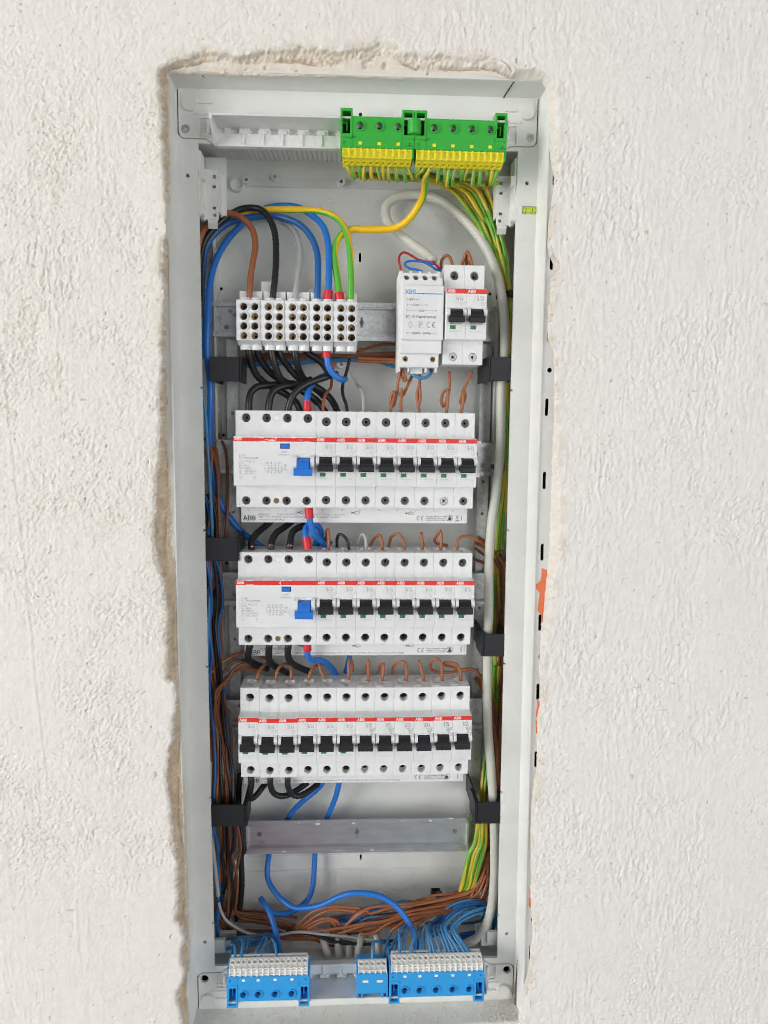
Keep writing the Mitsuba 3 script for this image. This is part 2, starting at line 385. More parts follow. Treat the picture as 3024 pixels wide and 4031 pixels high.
    white = white * (1 + .05 * (meshkit.fbm(p0 / [120, 120, 1], 2, 61)[:, None] - .5)) * (1 - .05 * np.minimum(groove, 1)[:, None])
    sandy = np.array([.64, .52, .38]) * (.8 + .4 * meshkit.fbm(p0 / [6, 6, 1], 3, 62)[:, None])
    pale = np.array([.755, .70, .62]) * (.93 + .14 * meshkit.fbm(p0 / [9, 3, 1], 3, 63)[:, None])
    mixv = lambda p, q, w: p * (1 - w[:, None]) + q * w[:, None]                                    # noqa: E731
    broken = mixv(sandy, pale, np.maximum(flat, step(.75, .95, t) * .7))
    broken = mixv(broken, pale, np.clip(top * .6 + step(0, 30, x) * .8, 0, 1))
    broken = mixv(broken, np.array([.775, .735, .68]) + 0 * broken, step(60, 130, x) * .7)
    col = mixv(white, broken, step(-.4, .8, -do + (meshkit.noise(p0 / [1.5, 1.5, 1], 64) - .5) * 2.5))
    col = mixv(col, np.array([.47, .35, .24]) + 0 * col, np.clip(crease * .75, 0, 1))  # shadow in the crease, painted as a darker brown
    chips = step(.62, .8, meshkit.noise(p0 / [1.8, 1.8, 1], 74)) * (do < 0) * (t < tc) * (1 - step(60, 130, x))
    col = mixv(col, np.array([.52, .40, .27]) + 0 * col, chips * .5)
    stain = np.clip(1 - np.abs(do - 2) / 7, 0, 1) * step(.5, .62, meshkit.fbm(p0 / [8, 8, 1], 2, 65)) * (do > 0)
    col = mixv(col, np.array([.70, .61, .48]) + 0 * col, stain * .55)
    sand = step(.55, .9, deep) * step(.45, .62, meshkit.fbm(p0 / [30, 30, 1], 3, 68)) * (x < 60)
    col = mixv(col, np.array([.66, .57, .45]) + 0 * col, sand * .45 * (do > 0))
    spot = step(.93, .96, meshkit.noise(p0 / [3.5, 3.5, 1], 66)) * step(.5, .6, meshkit.fbm(p0 / [40, 40, 1], 2, 67))
    col = mixv(col, np.array([.52, .36, .22]) + 0 * col, spot * .6)
    # cut the opening: drop what lies inside, pull the border vertices onto the line
    keep = (di > 0).reshape(shape)
    gx, gz = np.gradient(di.reshape(shape), axis=0) / .84, np.gradient(di.reshape(shape), axis=1) / .84
    g = np.maximum(np.hypot(gx, gz), .3)
    rim = (~keep) & (di.reshape(shape) > -1.6)
    mx = np.where(rim, -di.reshape(shape) * gx / g ** 2, 0).ravel()
    mz = np.where(rim, -di.reshape(shape) * gz / g ** 2, 0).ravel()
    y = np.where(rim.ravel(), np.maximum(y, -12.2) + 2.0, y)
    v = np.stack([x + np.clip(mx, -1.2, 1.2), y, z + np.clip(mz, -1.2, 1.2)], -1)
    ok = keep | rim
    idx = np.arange(len(x)).reshape(shape)
    q = np.stack([idx[:-1, :-1], idx[1:, :-1], idx[1:, 1:], idx[:-1, 1:]], -1).reshape(-1, 4)
    okr, kr = ok.ravel(), keep.ravel()
    q = q[okr[q].all(1) & kr[q].any(1)]
    f = np.vstack([q[:, [0, 1, 2]], q[:, [0, 2, 3]]])
    used = np.unique(f)
    remap = np.full(len(v), -1)
    remap[used] = np.arange(len(used))
    return v[used], remap[f], np.clip(col, 0, .85)[used]


wv, wf, wc = build_wall()
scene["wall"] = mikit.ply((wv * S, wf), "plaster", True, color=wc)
ring = prism_y(shapely.box(-2500, -1400, 2500, 1500).difference(shapely.box(-156.5, -527, 157.5, 313)), 6, 130)
put("masonry", union(ring, box(-2500, 2500, 128, 220, -1400, 1500)), "masonry", "wall")
labels["wall"] = {"label": "white rough-plastered wall with a ragged broken opening around the cabinet", "category": "wall", "kind": "structure"}


# ---------------------------------------------------------------- the cabinet
def bow(mesh, length=45):
    """The built-in cabinet sits a trace crooked and bowed in the wall."""
    if hasattr(mesh, "refine_to_length"):
        mesh = mesh.refine_to_length(length)
    v, f = arr(mesh)
    v = v.copy()
    x, z = v[:, 0].copy(), v[:, 2].copy()
    v[:, 0] = x + 1.65 - .0045 * z + 6e-6 * z * z
    v[:, 2] = z + .006 * x
    return v, f


def bowp(x, z):
    return x + 1.65 - .0045 * z + 6e-6 * z * z, z + .006 * x


cab = thing("distribution_cabinet", "tall light grey plastic distribution cabinet without door, set into the plastered wall", "electrical cabinet")
ZT, ZB, YP = 306.0, -521.0, 13.0                       # the front frame's face lies at y = YP
VT, VB = 262.0, -477.0                                 # the opening in it


def cput(name, mesh, mat, parent=cab, smooth=False, length=45, label=None):
    return put(name, bow(mesh, length), mat, parent, smooth, label=label)


frame = prism_y(shapely.box(-152, ZB, 152, ZT).difference(shapely.box(-134.4, VB, 134.6, VT + 1)), YP, YP + 3)
groove = []
for s, z0, z1 in ((1, ZT, 266.5), (-1, ZB, -483.5)):
    for sx in (-1, 1):
        ln = shapely.LineString([(sx * 150.6, z0), (sx * 150.6, z1)] if False else
                                [(sx * 150.6, z0 - s * 1), (sx * 150.6, z1 + s * 6)] + [(sx * (150.6 - 6 + 6 * math.cos(a)), z1 + s * (6 - 6 * math.sin(a))) for a in np.linspace(0.2, math.pi / 2, 6)] + [(sx * 128, z1), (sx * 122, z1 - s * 4)])
        groove.append(prism_y(ln.buffer(.55), YP - 1, YP + 4))
ticks = [box(-136.2 if sx < 0 else 133, -133 if sx < 0 else 136.4, YP - 1, YP + 4, z - .9, z + .9) for sx in (-1, 1) for z in (62, -62.2, -186, -310, -433.2)]
holes = [cyl_y(x, z, 1.7, YP - 1, YP + 4, n=14) for x, z in ((-143.3, 237), (143.2, 237), (-143, -452.5), (143.2, -452.5))]
pockets = [box(sx * 127.5 - 5.5, sx * 127.5 + 5.5, YP - 1, YP + 2.6, z - 7.5, z + 7.5) for sx in (-1, 1) for z in (275.5, -492)]
frame = cut(frame, groove, ticks, holes, pockets, [cyl_y(sx * 144.3, -489.7, 3.9, YP - 1, YP + 4, n=20) for sx in (-1, 1)], [cyl_y(sx * 144.6, 274, 3.5, YP - 1, YP + 2.2, n=20) for sx in (-1, 1)],
            [box(139.8, 152.2, YP - 1, YP + 2.5, 211.5, 218.2)], [box(x + .3, x + 6.9, YP - 1, YP + 2, 270.6, 274.8) for x in np.arange(-107, 110, 16.1)], [box(x + .3, x + 6.9, YP - 1, YP + 2, -490.4, -486.2) for x in np.arange(-107, 110, 16.1)])
cput("front_frame", frame, "frame_plastic")
for sx, z in ((-1, 275.5), (1, 275.5), (-1, -492), (1, -492)):
    x = sx * 127.5
    p = cput("latch_pocket", box(x - 5.5, x + 5.5, YP + 2.2, YP + 2.9, z - 7.5, z + 7.5), "tub_plastic")
    put("latch_tongue", bow(union(box(x - 1.2 - 2.2 * sx, x + 1.2 - 2.2 * sx, YP - 2.6, YP + 2.6, z - 5, z + 6, .5), box(x - 5, x + 5, YP + 1, YP + 2.6, z - 7, z - 4, .3))), "frame_plastic", p)
    zd = 294.2 if z > 0 else -510.5
    xd = sx * 140.6
    disc = union(cyl_y(xd, zd, 6.4, YP - 3.2, YP + 1, 7.2, 28), box(min(xd, xd - sx * 19), max(xd, xd - sx * 19), YP - 2.6, YP + 1, zd - .2, zd + 1.7, .4),
                 box(min(xd - sx * 4, xd - sx * 19), max(xd - sx * 4, xd - sx * 19), YP - 1.5, YP + 1, zd - 8.2 * (1 if z > 0 else -1) - .9, zd - 8.2 * (1 if z > 0 else -1) + .9, .4))
    cput("embossed_disc", disc, "frame_plastic", smooth=30)
for sx in (-1, 1):
    x, z = bowp(sx * 144.6, 274)
    put("frame_screw", screw_head(3.3), "screw_steel", cab, 30, at=(x, YP + .4, z), turn=25 * sx)
cput("locating_peg_hole", box(-8, 8, YP + 2.9, YP + 3.4, 291, 303), "tub_plastic")
# rim: from the frame forward to the plaster, its lip and the perforated plaster flange round it
def rim_loop(x, zt, zb, y):
    return np.array([[-x, y, zb], [x, y, zb], [x, y, zt], [-x, y, zt]], float)


def loft(loops):
    v = np.vstack(loops)
    n = 4
    f = []
    for k in range(len(loops) - 1):
        for i in range(n):
            j = (i + 1) % n
            f += [[k * n + i, (k + 1) * n + i, (k + 1) * n + j], [k * n + i, (k + 1) * n + j, k * n + j]]
    return v, np.array(f)


def subdivided(mesh, edge=40):
    v, f = trimesh.remesh.subdivide_to_size(mesh[0], mesh[1], edge)
    m = trimesh.Trimesh(v, f, process=True)
    return np.array(m.vertices), np.array(m.faces)


lv, lf = loft([rim_loop(152, ZT, ZB, YP + .5), rim_loop(153.4, 308.6, -522.8, -12.2), rim_loop(153.8, 309.0, -523.2, -13.0), rim_loop(154.9, 310.1, -524.3, -13.0), rim_loop(155.1, 310.3, -524.5, -11.5), rim_loop(155.5, 310.7, -525, YP + 3)])
cput("rim", subdivided((lv, lf)), "frame_plastic", label="raised rim framing the cabinet opening")
fl = shapely.box(-176, -548, 176, 332).difference(shapely.box(-154.6, -524, 154.6, 309.8))
for z in (235.8, 168.2, 109.4, 47.0, -15.5, -78.2, -141, -204, -267, -329.5, -391.7, -454.4):
    fl = fl.difference(shapely.LineString([(160.4, z - 6), (160.4, z + 6)]).buffer(1.5, 4)).difference(shapely.LineString([(-160.4, z - 6), (-160.4, z + 6)]).buffer(1.5, 4))
for z in (78.2, -172, -422):
    fl = fl.difference(shapely.Point(161.8, z).buffer(2.1, 5))
cput("plaster_flange", prism_y(fl, -11.4, -9.9), "flange_plastic", label="perforated plaster flange with slots beside the rim")
for sx, z, h in ((1, -102.5, 25), (1, -232, 14)):
    pass
# orange paint left on the flange
for pts in ([(162.9, -91.5), (166.6, -93.1), (167.4, -98.5), (166.4, -105.5), (165.8, -114.5), (165.3, -122.4), (164.9, -131.2), (164.5, -139.4), (164.2, -132.6), (160.3, -129.8), (161, -120.1), (161.7, -113.4), (158.7, -110), (157.8, -106), (159.7, -104.6), (162.3, -101.9)],
            [(163.2, -211.4), (165.4, -211.1), (165.2, -215.5), (164.1, -221.3), (163.4, -226), (162.4, -226), (162.4, -220.1), (163.1, -217.2)], [(162.3, -229.5), (163.5, -231.9), (163.7, -241.3), (163.0, -241.3), (162.4, -235.4)],
            [(163.4, -387.2), (164.4, -389.7), (164, -397.1), (163.9, -401.2), (163.4, -406.2), (163.1, -409.1), (162, -406.1), (161.9, -400.4), (162.8, -397.1), (162.2, -391.3)]):
    put("paint_smear", prism_y(shapely.Polygon(pts).buffer(.15), -11.85, -11.3), "orange_paint", cab, label="orange paint smear on the plaster flange")
for x0, z0, x1, z1 in ((-121.6, 306.3, -127.2, 308.4), (121.2, 306.3, 124.6, 309.6)):   # joints in the rim's top
    d = 0.35
    put("rim_joint", Manifold.hull_points([(xx + q, yy, zz - e) for xx, yy, zz in ((x0 + .6, 12.6, z0 - .25), (x1 + .6, -11.8, z1 - .6)) for q in (-d, d) for e in (-.8, .25)]), "dark_hole", cab)
# the tub behind
for name, m in (("side_wall", box(-150, -147.5, YP + 3, 86, -495, 285)), ("side_wall", box(147.5, 150, YP + 3, 86, -495, 285)),
                ("bottom_wall", prism_x([(YP + 3, VB - 4), (86, VB - 14), (86, VB - 17), (YP + 3, VB - 8)], -147.5, 147.5))):
    cput(name, m, "tub_plastic")
teeth = []
for k in range(-28, 29):
    x = k * 4.35
    teeth.append(prism_x([(YP + 2.6, 264), (YP + 2.6, 269), (85, 280), (85, 273.0)], x - 1.95, x + 1.95))
teeth.append(prism_x([(YP + 2.6, 266), (YP + 2.6, 271), (85, 282), (85, 274.8)], -147, 147))
teeth.append(prism_x([(YP + 2.6, 263.6), (YP + 2.6, 269), (85, 280), (85, 274.2)], -147, -123))
teeth.append(prism_x([(YP + 2.6, 263.6), (YP + 2.6, 269), (85, 280), (85, 274.2)], 123, 147))
cput("cable_comb", union(teeth), "tub_plastic", label="ribbed cable entry comb at the top")
back = box(-147.6, 147.6, 85, 88, -495, 290)
slots = [box(1.4, 3.4, 84, 89, 183.6, 192), box(4, 6, 84, 89, -417, -407.5)]
discs = []
for x, z, r in ((78, 215.3, 12.8), (118, 214, 12.8), (-7.5, -437.5, 13), (19.4, -437.8, 13), (46.4, -438.2, 13), (-34, -437.3, 13), (73, -438.5, 13)):
    discs.append(prism_y(shapely.Point(x - 1, z).buffer(r + .3, 8).difference(shapely.Point(x - 1, z).buffer(r - .3, 8)), 84.5, 85.5))
back = cut(back, slots, discs, [cyl_y(x, z, 1.6, 84, 89, n=12) for x, z in ((-128, 157), (127, 156), (-128, 20), (128, 20), (-127, -105))])
back = union(back, [prism_x([(85.2, 258), (82.6, 250), (85.2, 249)], -112, 112), prism_x([(85.2, -425), (83.4, -426.5), (85.2, -428)], -112, 112), prism_x([(85.2, -409), (84, -410), (85.2, -411)], -112, 112)])
cput("back_panel", back, "tub_plastic")
for sx in (-1, 1):                                      # raised inner corner posts
    x = sx * 130
    cput("corner_ridge", prism_x([(60, -470), (85, -480), (85, 272), (60, 266)], x - 1, x + 1), "tub_plastic")
bosses = [("ring_boss", -111.5, 250.5, 6.4, 5.3, 6), ("screw_boss", -103, 254, 3.2, 1.7, 7), ("screw_boss", -77, 257.5, 3.1, 1.7, 5), ("screw_boss", -15.5, 254.3, 3.6, 1.8, 7), ("screw_boss", 77, 257.5, 3.1, 1.7, 5)]
for name, x, z, r, h, d in bosses:
    cput(name, cut(cyl_y(x, z, r, 85 - d, 85.5, r + .6, 24), cyl_y(x, z, h, 80 - d, 85.3 - (0 if h < 3 else 2), n=18)), "tub_plastic", smooth=30)
cput("embossed_text", union([box(-52.5, -51.5, 84.4, 85.2, 233.4, 244), box(-51.5, -48.5, 84.4, 85.2, 243, 244)]), "tub_plastic")
v, f = text("oben top hager", 8.4, -43.5, 234.6, 85.0)
v = v.copy()
v[:, 1] = np.where(v[:, 1] < 84.97, 84.45, 85.1)
cput("embossed_lettering", (v, f), "tub_plastic", label="raised lettering on the back panel")
cput("white_boss", cut(cyl_y(-14.9, 87.4, 3.9, 72, 85.2, 4.1, 20), cyl_y(-14.9, 87.4, 1.6, 70, 80, n=14)), "clip_white", smooth=30)
# spirit level in the right stile
lev = cput("spirit_level", union(cyl_x(YP + 1.6, 214.8, 2.3, 140.6, 151.5, 18), box(140.4, 151.6, YP + 1, YP + 2.4, 212, 217.6)), "vial", smooth=30, label="small yellow-green spirit level vial in the stile")
for x in (142.9, 148.3):
    put("vial_mark", bow(cyl_x(YP + 1.6, 214.8, 2.38, x - .22, x + .22, 18)), "dark_green", lev)
# side brackets near the top (hinge and cover holders)
for sx in (-1, 1):
    X = lambda a, b: (min(sx * a, sx * b), max(sx * a, sx * b))                                  # noqa: E731
    b1 = union(box(*X(134, 121), 30, 33, 206, 248, .4), box(*X(135.5, 132.5), YP + 2, 33, 205, 258, .4), box(*X(134, 116), 44, 47, 213, 262, .3), box(*X(121.5, 119.5), 30, 47, 212, 246, .3),
               prism_x([(YP - .5, 206), (YP - .5, 216), (YP + 6, 217), (YP + 6, 205)], *X(134.5, 130.5)), prism_x([(YP + 1, 235), (YP + 1, 243), (YP + 8, 244), (YP + 8, 234)], *X(134, 129.5)),
               prism_x([(30, 206), (33, 206), (33, 199), (30, 203)], *X(130, 122)))
    b1 = cut(b1, box(*X(125.5, 122.5), 28, 36, 240, 243), box(*X(126, 122.8), 28, 36, 232, 234.5), box(*X(126, 122.8), 28, 36, 214.5, 217), box(*X(125.5, 122.5), 28, 36, 208.5, 211))
    cput("cover_bracket", b1, "frame_plastic")
    b2 = union(box(*X(136, 121), 26, 29, -474, -462, .4), box(*X(136, 126), 22, 26, -470, -457, .4), box(*X(134, 118), 40, 44, -478, -462, .4))
    cput("cover_bracket", b2, "tub_plastic")


# terminal carriers: a trough with lips and slots, top and bottom
def carrier(sign):
    z = lambda a: a if sign > 0 else -215.6 - a                                                     # noqa: E731
    B = lambda x0, x1, y0, y1, za, zb, c=.3: box(x0, x1, y0, y1, min(z(za), z(zb)), max(z(za), z(zb)), c)   # noqa: E731
    web = B(-118, 119, YP - 3, YP, 260, 275)
    web = cut(web, [B(x, x + 7.2, YP - 5, YP + 1, 270.2, 275.5, 0) for x in np.arange(-107, 110, 16.1)], [B(-117, -112, YP - 5, YP + 1, 270.5, 275.5, 0)])
    lip = B(-118, 119, -16.5, YP, 274.9, 276.7)
    cheek = [prism_x([(-17, z(276.8)), (-17, z(272)), (YP - 5, z(259.8)), (YP, z(259.8)), (YP, z(276.8))], a, b) for a, b in ((-120.2, -117.9), (118.9, 121.2))]
    ribs = [B(x, x + 2, YP - 4.6, YP - 2, 261, 272.5, .2) for x in np.arange(-97.5, 112, 16.1)] + [B(x - 2.3, x + 4.3, YP - 4.6, YP - 2, 270.3, 273.2, .2) for x in np.arange(-97.5, 112, 16.1)]
    foot = B(-118, 119, YP - 4.4, YP + 2, 259.8, 261.4)
    return union(web, lip, cheek, ribs, foot)


cput("terminal_carrier", carrier(1), "rail_plastic", label="white plastic carrier trough for the earth terminals at the top")
cput("terminal_carrier", carrier(-1), "rail_plastic", label="white plastic carrier trough for the neutral terminals at the bottom")
cput("latch_knob", cut(union(box(32.8, 41.2, YP - 2.6, YP + 1, 277, 288, 1.2)), cyl_y(36.5, 284.5, 2.6, YP - 4, YP + .2, n=16)), "rail_plastic")
put("peg_hole", prism_y(shapely.Point(*bowp(0.5, 289)).buffer(1.5, 5), YP - .12, YP + .2), "void", cab)
# plaster crumbs on the lower rim
rng = np.random.default_rng(4)
bits = []
ico = trimesh.creation.icosphere(subdivisions=1)
for i in range(1500):
    y = YP - 26 * rng.random() ** .8
    x = rng.uniform(-148, 152) if i % 3 else rng.normal(136, 9)
    if x > 153:
        continue
    r = .18 + .75 * rng.random() ** 5 + (.15 if x > 120 else 0)
    bx, bz = bowp(x, -521 - 1.8 * (YP - y) / 26)
    bits.append((np.array(ico.vertices) * [r * rng.uniform(.8, 1.6), r * rng.uniform(.8, 1.5), r * .8] * rng.uniform(.75, 1.25, (len(ico.vertices), 1)) + [bx, y, bz + r * .4], np.array(ico.faces)))
for i in range(46):                                     # splashes dried on the empty rail and the back panel
    on_rail = i < 26
    bx, by, bz = (rng.uniform(-92, 100), 56.9, -375 + rng.choice([15.2, 13.6, 17.2, -14.8])) if on_rail else (rng.uniform(-70, 100), 84.95, rng.uniform(-350, -318))
    r = .35 + 1.1 * rng.random() ** 2
    bits.append((np.array(ico.vertices) * [r * rng.uniform(.8, 2.2), .25, r * .6] * rng.uniform(.7, 1.3, (len(ico.vertices), 1)) + [bx, by, bz], np.array(ico.faces)))
for i in range(110):                                    # specks caught along the bend of the right stile
    z = -520 + 560 * rng.random() ** 1.4
    bx, bz = bowp(152.3 - rng.random() * (1 if i % 4 else 9), z)
    r = .25 + .6 * rng.random() ** 3
    bits.append((np.array(ico.vertices) * r * rng.uniform(.75, 1.25, (len(ico.vertices), 1)) + [bx, YP - .2, bz], np.array(ico.faces)))
put("plaster_crumbs", join(bits), "crumb")
labels["plaster_crumbs"] = {"label": "white plaster crumbs and dust scattered on the cabinet's lower rim", "category": "plaster crumbs", "kind": "stuff"}
for i in range(34):                                     # plaster specks stuck to the stiles, larger bits
    pass

# ---------------------------------------------------------------- mounting rails, support strips, cable holders
ROWZ = [125, 0, -125, -250, -375]
rail_where = ["behind the terminal blocks and transformer", "behind the upper breaker row", "behind the middle breaker row", "behind the lowest breaker row", "left empty below the lowest breaker row"]
for i, (z, a, b) in enumerate(zip(ROWZ, (-131, -128, -126.5, -126, -105), (129.5, 133, 128, 127.5, 114.5))):
    q = 1.2
    prof = union(box(a + 22 * (i < 4), b - 14 * (i < 4), 57, 58.2, 12.6, 17.5, .35), box(a + 22 * (i < 4), b - 14 * (i < 4), 57, 58.2, -17.5, -12.6, .35), box(a, b, 57.4, 64.6, 11.6, 12.8), box(a, b, 57.4, 64.6, -12.8, -11.6), box(a, b, 63.4, 64.7, -12.5, 12.5))
    if i < 4:
        prof = union(prof, box(a, a + 23, 57.6, 58.8, 12.4, 15.8, .3), box(a, a + 23, 57.6, 58.8, -15.8, -12.4, .3), box(b - 15, b, 57.6, 58.8, 12.4, 15.8, .3), box(b - 15, b, 57.6, 58.8, -15.8, -12.4, .3))
        hs = [(a + 12, -6.5, 2.2), (a + 19.5, 4.5, 1.8), (a + 15.5, 8, 1.9), (b - 12, -6.5, 2.2), (b - 18, 4.5, 1.8)]
    else:
        hs = [(a + 13, 0, 2.4), (b - 11, 0, 2.4)]
    prof = cut(prof, [cyl_y(x, zz, r, 60, 70, n=16) for x, zz, r in hs], cyl_y(5, 0, 2.1, 60, 70, n=16), box(4, 6, 60, 70, -4.6, 4.6), [box(x, x + 12, 60, 70, -3, 3) for x in ((24,) if i == 9 else ())])
    r = thing("mounting_rail", f"galvanised steel mounting rail {rail_where[i]}", "mounting rail", "mounting rails across the cabinet")
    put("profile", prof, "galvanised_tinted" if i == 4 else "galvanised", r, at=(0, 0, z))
    for x in ((a + 5.5, b - 6) if i < 4 else ()):
        put("rail_screw", screw_head(2.7), "screw_steel", r, 30, at=(x, 61.8, z + 1), turn=20 * i)
    if i == 4:
        for sx, x in ((-1, a), (1, b)):
            put("end_tab", cut(union(box(x, x + 2.2, 58, 66, -12, 12, .3), box(min(x, x + sx * 11), max(x, x + sx * 11), 66, 67.2, -13, 13, .3)), [cyl_y(x + sx * 6.5, zz, 1.7, 60, 70, n=12) for zz in (8, -2)], cyl_y(x + sx * 7, 3.5, 1.2, 60, 70, n=12)), "galvanised", r, at=(0, 0, z))
for sx, x0 in ((-1, -120.2), (1, 118)):
    prof = union(box(x0, x0 + 10.5, 68, 69.2, -405, 108), box(x0, x0 + 1.2, 68, 80, -405, 108), box(x0 + 9.3, x0 + 10.5, 68, 80, -405, 108))
    prof = cut(prof, [cyl_y(x0 + 5.2, z, 1.5, 60, 75, n=12) for z in np.arange(-394, 100, 31)])
    r = thing("support_strip", f"upright galvanised steel strip carrying the rails on the {'left' if sx < 0 else 'right'} side", "support strip", "upright support strips")
    put("profile", prof, "galvanised", r)
sides = ["left", "right"]
for i, (sx, z, xin, xout, yf) in enumerate(((-1, 77.5, -101.5, -127, 16), (-1, -80, -104, -132, 14), (-1, -329, -100, -132, 14), (1, 81.5, 117.5, 137.5, 16), (1, -168, 118.5, 139, 14), (1, -330, 116.5, 139.5, 14))):
    h = 10.5
    x0, x1 = min(xin, xout), max(xin, xout)
    m = union(box(x0, x1, yf, yf + 2, -h, h, .4), box(x0, x0 + 1.8, yf, 82, -h, h, .3), box(x1 - 1.8, x1, yf, 68, -h, h, .3))
    m = union(m, prism_y([(xin, -h), (xin, h), (xin - sx * 2.2, h), (xin - sx * 2.2, -h)], yf + 1, yf + 30))
    lab = {(-1, 0): "black cable holder at the upper left, beside the terminal blocks", (-1, 1): "black cable holder at middle left, beside the middle breaker row", (-1, 2): "black cable holder at the lower left, gripping the brown wires",
           (1, 3): "black cable holder at the upper right, round the white cable", (1, 4): "black cable holder at the middle right, below the middle breaker row", (1, 5): "black cable holder at the lower right, above the empty rail"}[(sx, i)]
    r = thing("cable_holder", lab, "cable holder", "black cable holders")
    put("strap", m, "black_plastic", r, at=(0, 0, z))
    put("hinge_lip", box(xin - sx * 1 - .5, xin - sx * 1 + .5, yf - .7, yf + 1, -h + .4, h - .4, .2), "black_plastic", r, at=(0, 0, z))


# ---------------------------------------------------------------- circuit breakers
def breaker_protos(kind):
    """Parts of one single-pole breaker, x from 0 to 17.5, z from the rail's centre. kind: a (grey print, indicator) or b (black print)."""
    W = 17.42
    body = union(box(.04, W, 14.85, 50, -42.4, 42.4, .35), box(.04, W, 0, 18, -22.2, 20.15, .35))
    body = union(body, box(1, 16.5, 49, 58, -22, 22), prism_x([(14.85, 20.15), (16, 20.15), (16, 22.2), (14.85, 22.2)], .3, W - .3))
    g = .09
    cuts = [box(8.7 - g, 8.7 + g, 14.4, 15.25, 20.5, 29.4), box(8.7 - g, 8.7 + g, 14.4, 15.25, -42, -39.8), box(8.7 - g, 8.7 + g, -.4, .3, 3, 15.6), box(8.7 - g, 8.7 + g, -.4, .3, -22, -14.5),
            box(.3, W - .3, -.3, .22, -16.95, -16.8), box(8.7 - g, 8.7 + g, 17, 50, 42.1, 43)]
    cuts += [cyl_y(8.75, 33.35, 3.85, 14, 26, n=28), cyl_y(8.85, -35.7, 3.75, 14, 26, n=28)]
    cuts += [box(3.4, 14.1, -.5, 3, -9.5, 3.3)]
    if kind == "a":
        cuts += [box(4.2, 13.2, 26, 31.5, 36, 43), box(6.6, 10.8, 20.5, 33, 36, 43), box(3.4, 14.0, 34, 39, 40, 43)]
    else:
        cuts += [box(4.4, 12.6, 25.5, 31, 36, 43), box(3.6, 11.5, 34, 38.5, 39, 43), box(6.5, 12, 40.5, 44, 40, 43), box(.8, 7.5, 17.3, 20.5, 41.2, 43)]
    cuts += [box(4.5, 13, 24, 33, -43, -37)]
    body = cut(body, cuts)
    ear = [(.4, 4.6), (-1.0, 4.4), (-3.8, 2.6), (-4.6, .8), (-4.6, -2.0), (-2.2, -4.2), (.4, -5.2)]
    bez = union(prism_x(ear, 14.2, 17.2), prism_x(ear, .5, 3.2), box(.8, 16.9, -1.1, .4, 3.3, 4.5, .3))
    tog_n = prism_x([(2.5, 3.1), (-1.6, 2.9), (-4.6, 1.2), (-6.8, -2.2), (-6.9, -4), (2.5, -4)], 3.6, 14.0)
    pad = [(2.5, -3.3), (-6.6, -3.2), (-7.5, -3.6), (-7.9, -4.6), (-7.9, -8.3), (-7.3, -8.9), (-5.4, -8.7), (2.5, -6.0)]
    tog = union(tog_n, prism_x(pad, 1.9, 15.3))
    tog = cut(tog, box(3.0, 9.5, -8.6, -7.6, -5.2, -4.85), box(4, 13.6, -5, -3.9, -.2, .05))
    P = [("body", proto(body, "white_plastic", 28)), ("bezel", proto(bez, "white_plastic", 28)), ("brand_stripe", proto(box(.1, W - .06, -.09, .3, 15.95, 19.85, .06), "red_print")),
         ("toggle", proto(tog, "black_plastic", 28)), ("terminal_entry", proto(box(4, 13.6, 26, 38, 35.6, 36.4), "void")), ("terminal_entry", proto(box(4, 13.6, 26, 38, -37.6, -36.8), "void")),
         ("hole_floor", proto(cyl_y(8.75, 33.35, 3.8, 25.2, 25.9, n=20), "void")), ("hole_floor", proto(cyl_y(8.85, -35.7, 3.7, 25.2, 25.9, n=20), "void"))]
    if kind == "a":
        clip = union(box(3.9, 7.0, 34.6, 38.3, 41, 43.4, .25), box(10.4, 13.5, 34.6, 38.3, 41, 43.4, .25), box(3.9, 13.5, 36.8, 38.3, 41, 42.8, .25), box(6, 11.4, 27.5, 29.5, 36, 41.6, .2))
    else:
        clip = union(box(4.4, 9.8, 35.4, 37.6, 39.5, 42.9, .25), box(7.2, 11, 41.2, 43.2, 40, 42.8, .25), box(1, 7, 17.6, 20, 40.5, 42.8, .3))
    P.append(("wire_clip", proto(clip, "clip_white")))
    P.append(("brand_lettering", proto(join([text("ABB", 2.45, .95, 16.75, -.08, True)]), "white_print")))
    y = .01
    if kind == "a":
        P.append(("indicator", proto(union(box(3.75, 8.75, -.14, .3, -13.75, -10.35, .1)), "indicator_green")))
        P.append(("indicator_mark", proto(union(ring_print(6.9, -12, .75, .3, -.13, 12), ring_print(6.9, -12, .2, .2, -.13, 8)), "black_print")))
        pr = [text("S 201", 1.4, 9.3, 12.9, y, True), text("~230/400V", 1.0, 10.2, 8.35, y), text("6000", 1.0, 11.9, 6.5, y), text("L20 60/°F 73 5A", 1.0, 3.2, -15.9, y)]
        pr += [arr(m) for m in (stroke(9.0, 9.6, 9.0, 15.2, y), stroke(11.4, 6.1, 15.6, 6.1, y, .14), stroke(11.4, 7.9, 15.6, 7.9, y, .14), stroke(11.4, 6.1, 11.4, 7.9, y, .14), stroke(15.6, 6.1, 15.6, 7.9, y, .14),
               stroke(13, 4.6, 14.6, 4.6, y, .14), stroke(13, 5.7, 14.6, 5.7, y, .14), stroke(13, 4.6, 13, 5.7, y, .14), stroke(14.6, 4.6, 14.6, 5.7, y, .14),
               stroke(7.3, 12.6, 7.3, 14.9, y, .16), stroke(6.7, 13.6, 7.9, 13.0, y, .16), stroke(6.4, 11.6, 7.3, 10.2, y, .16), stroke(7.3, 10.2, 7.3, 9, y, .16))]
        pr += [text("1", 1.0, 5.4, 14.0, y), text("2", 1.0, 5.4, 9.0, y)]
        P.append(("rating_print", proto(join(pr), "faint_print")))
        P.append(("rating_lettering", proto(join([text("B 16", 1.85, 9.3, 10.5, y, True)]), "grey_print")))
    else:
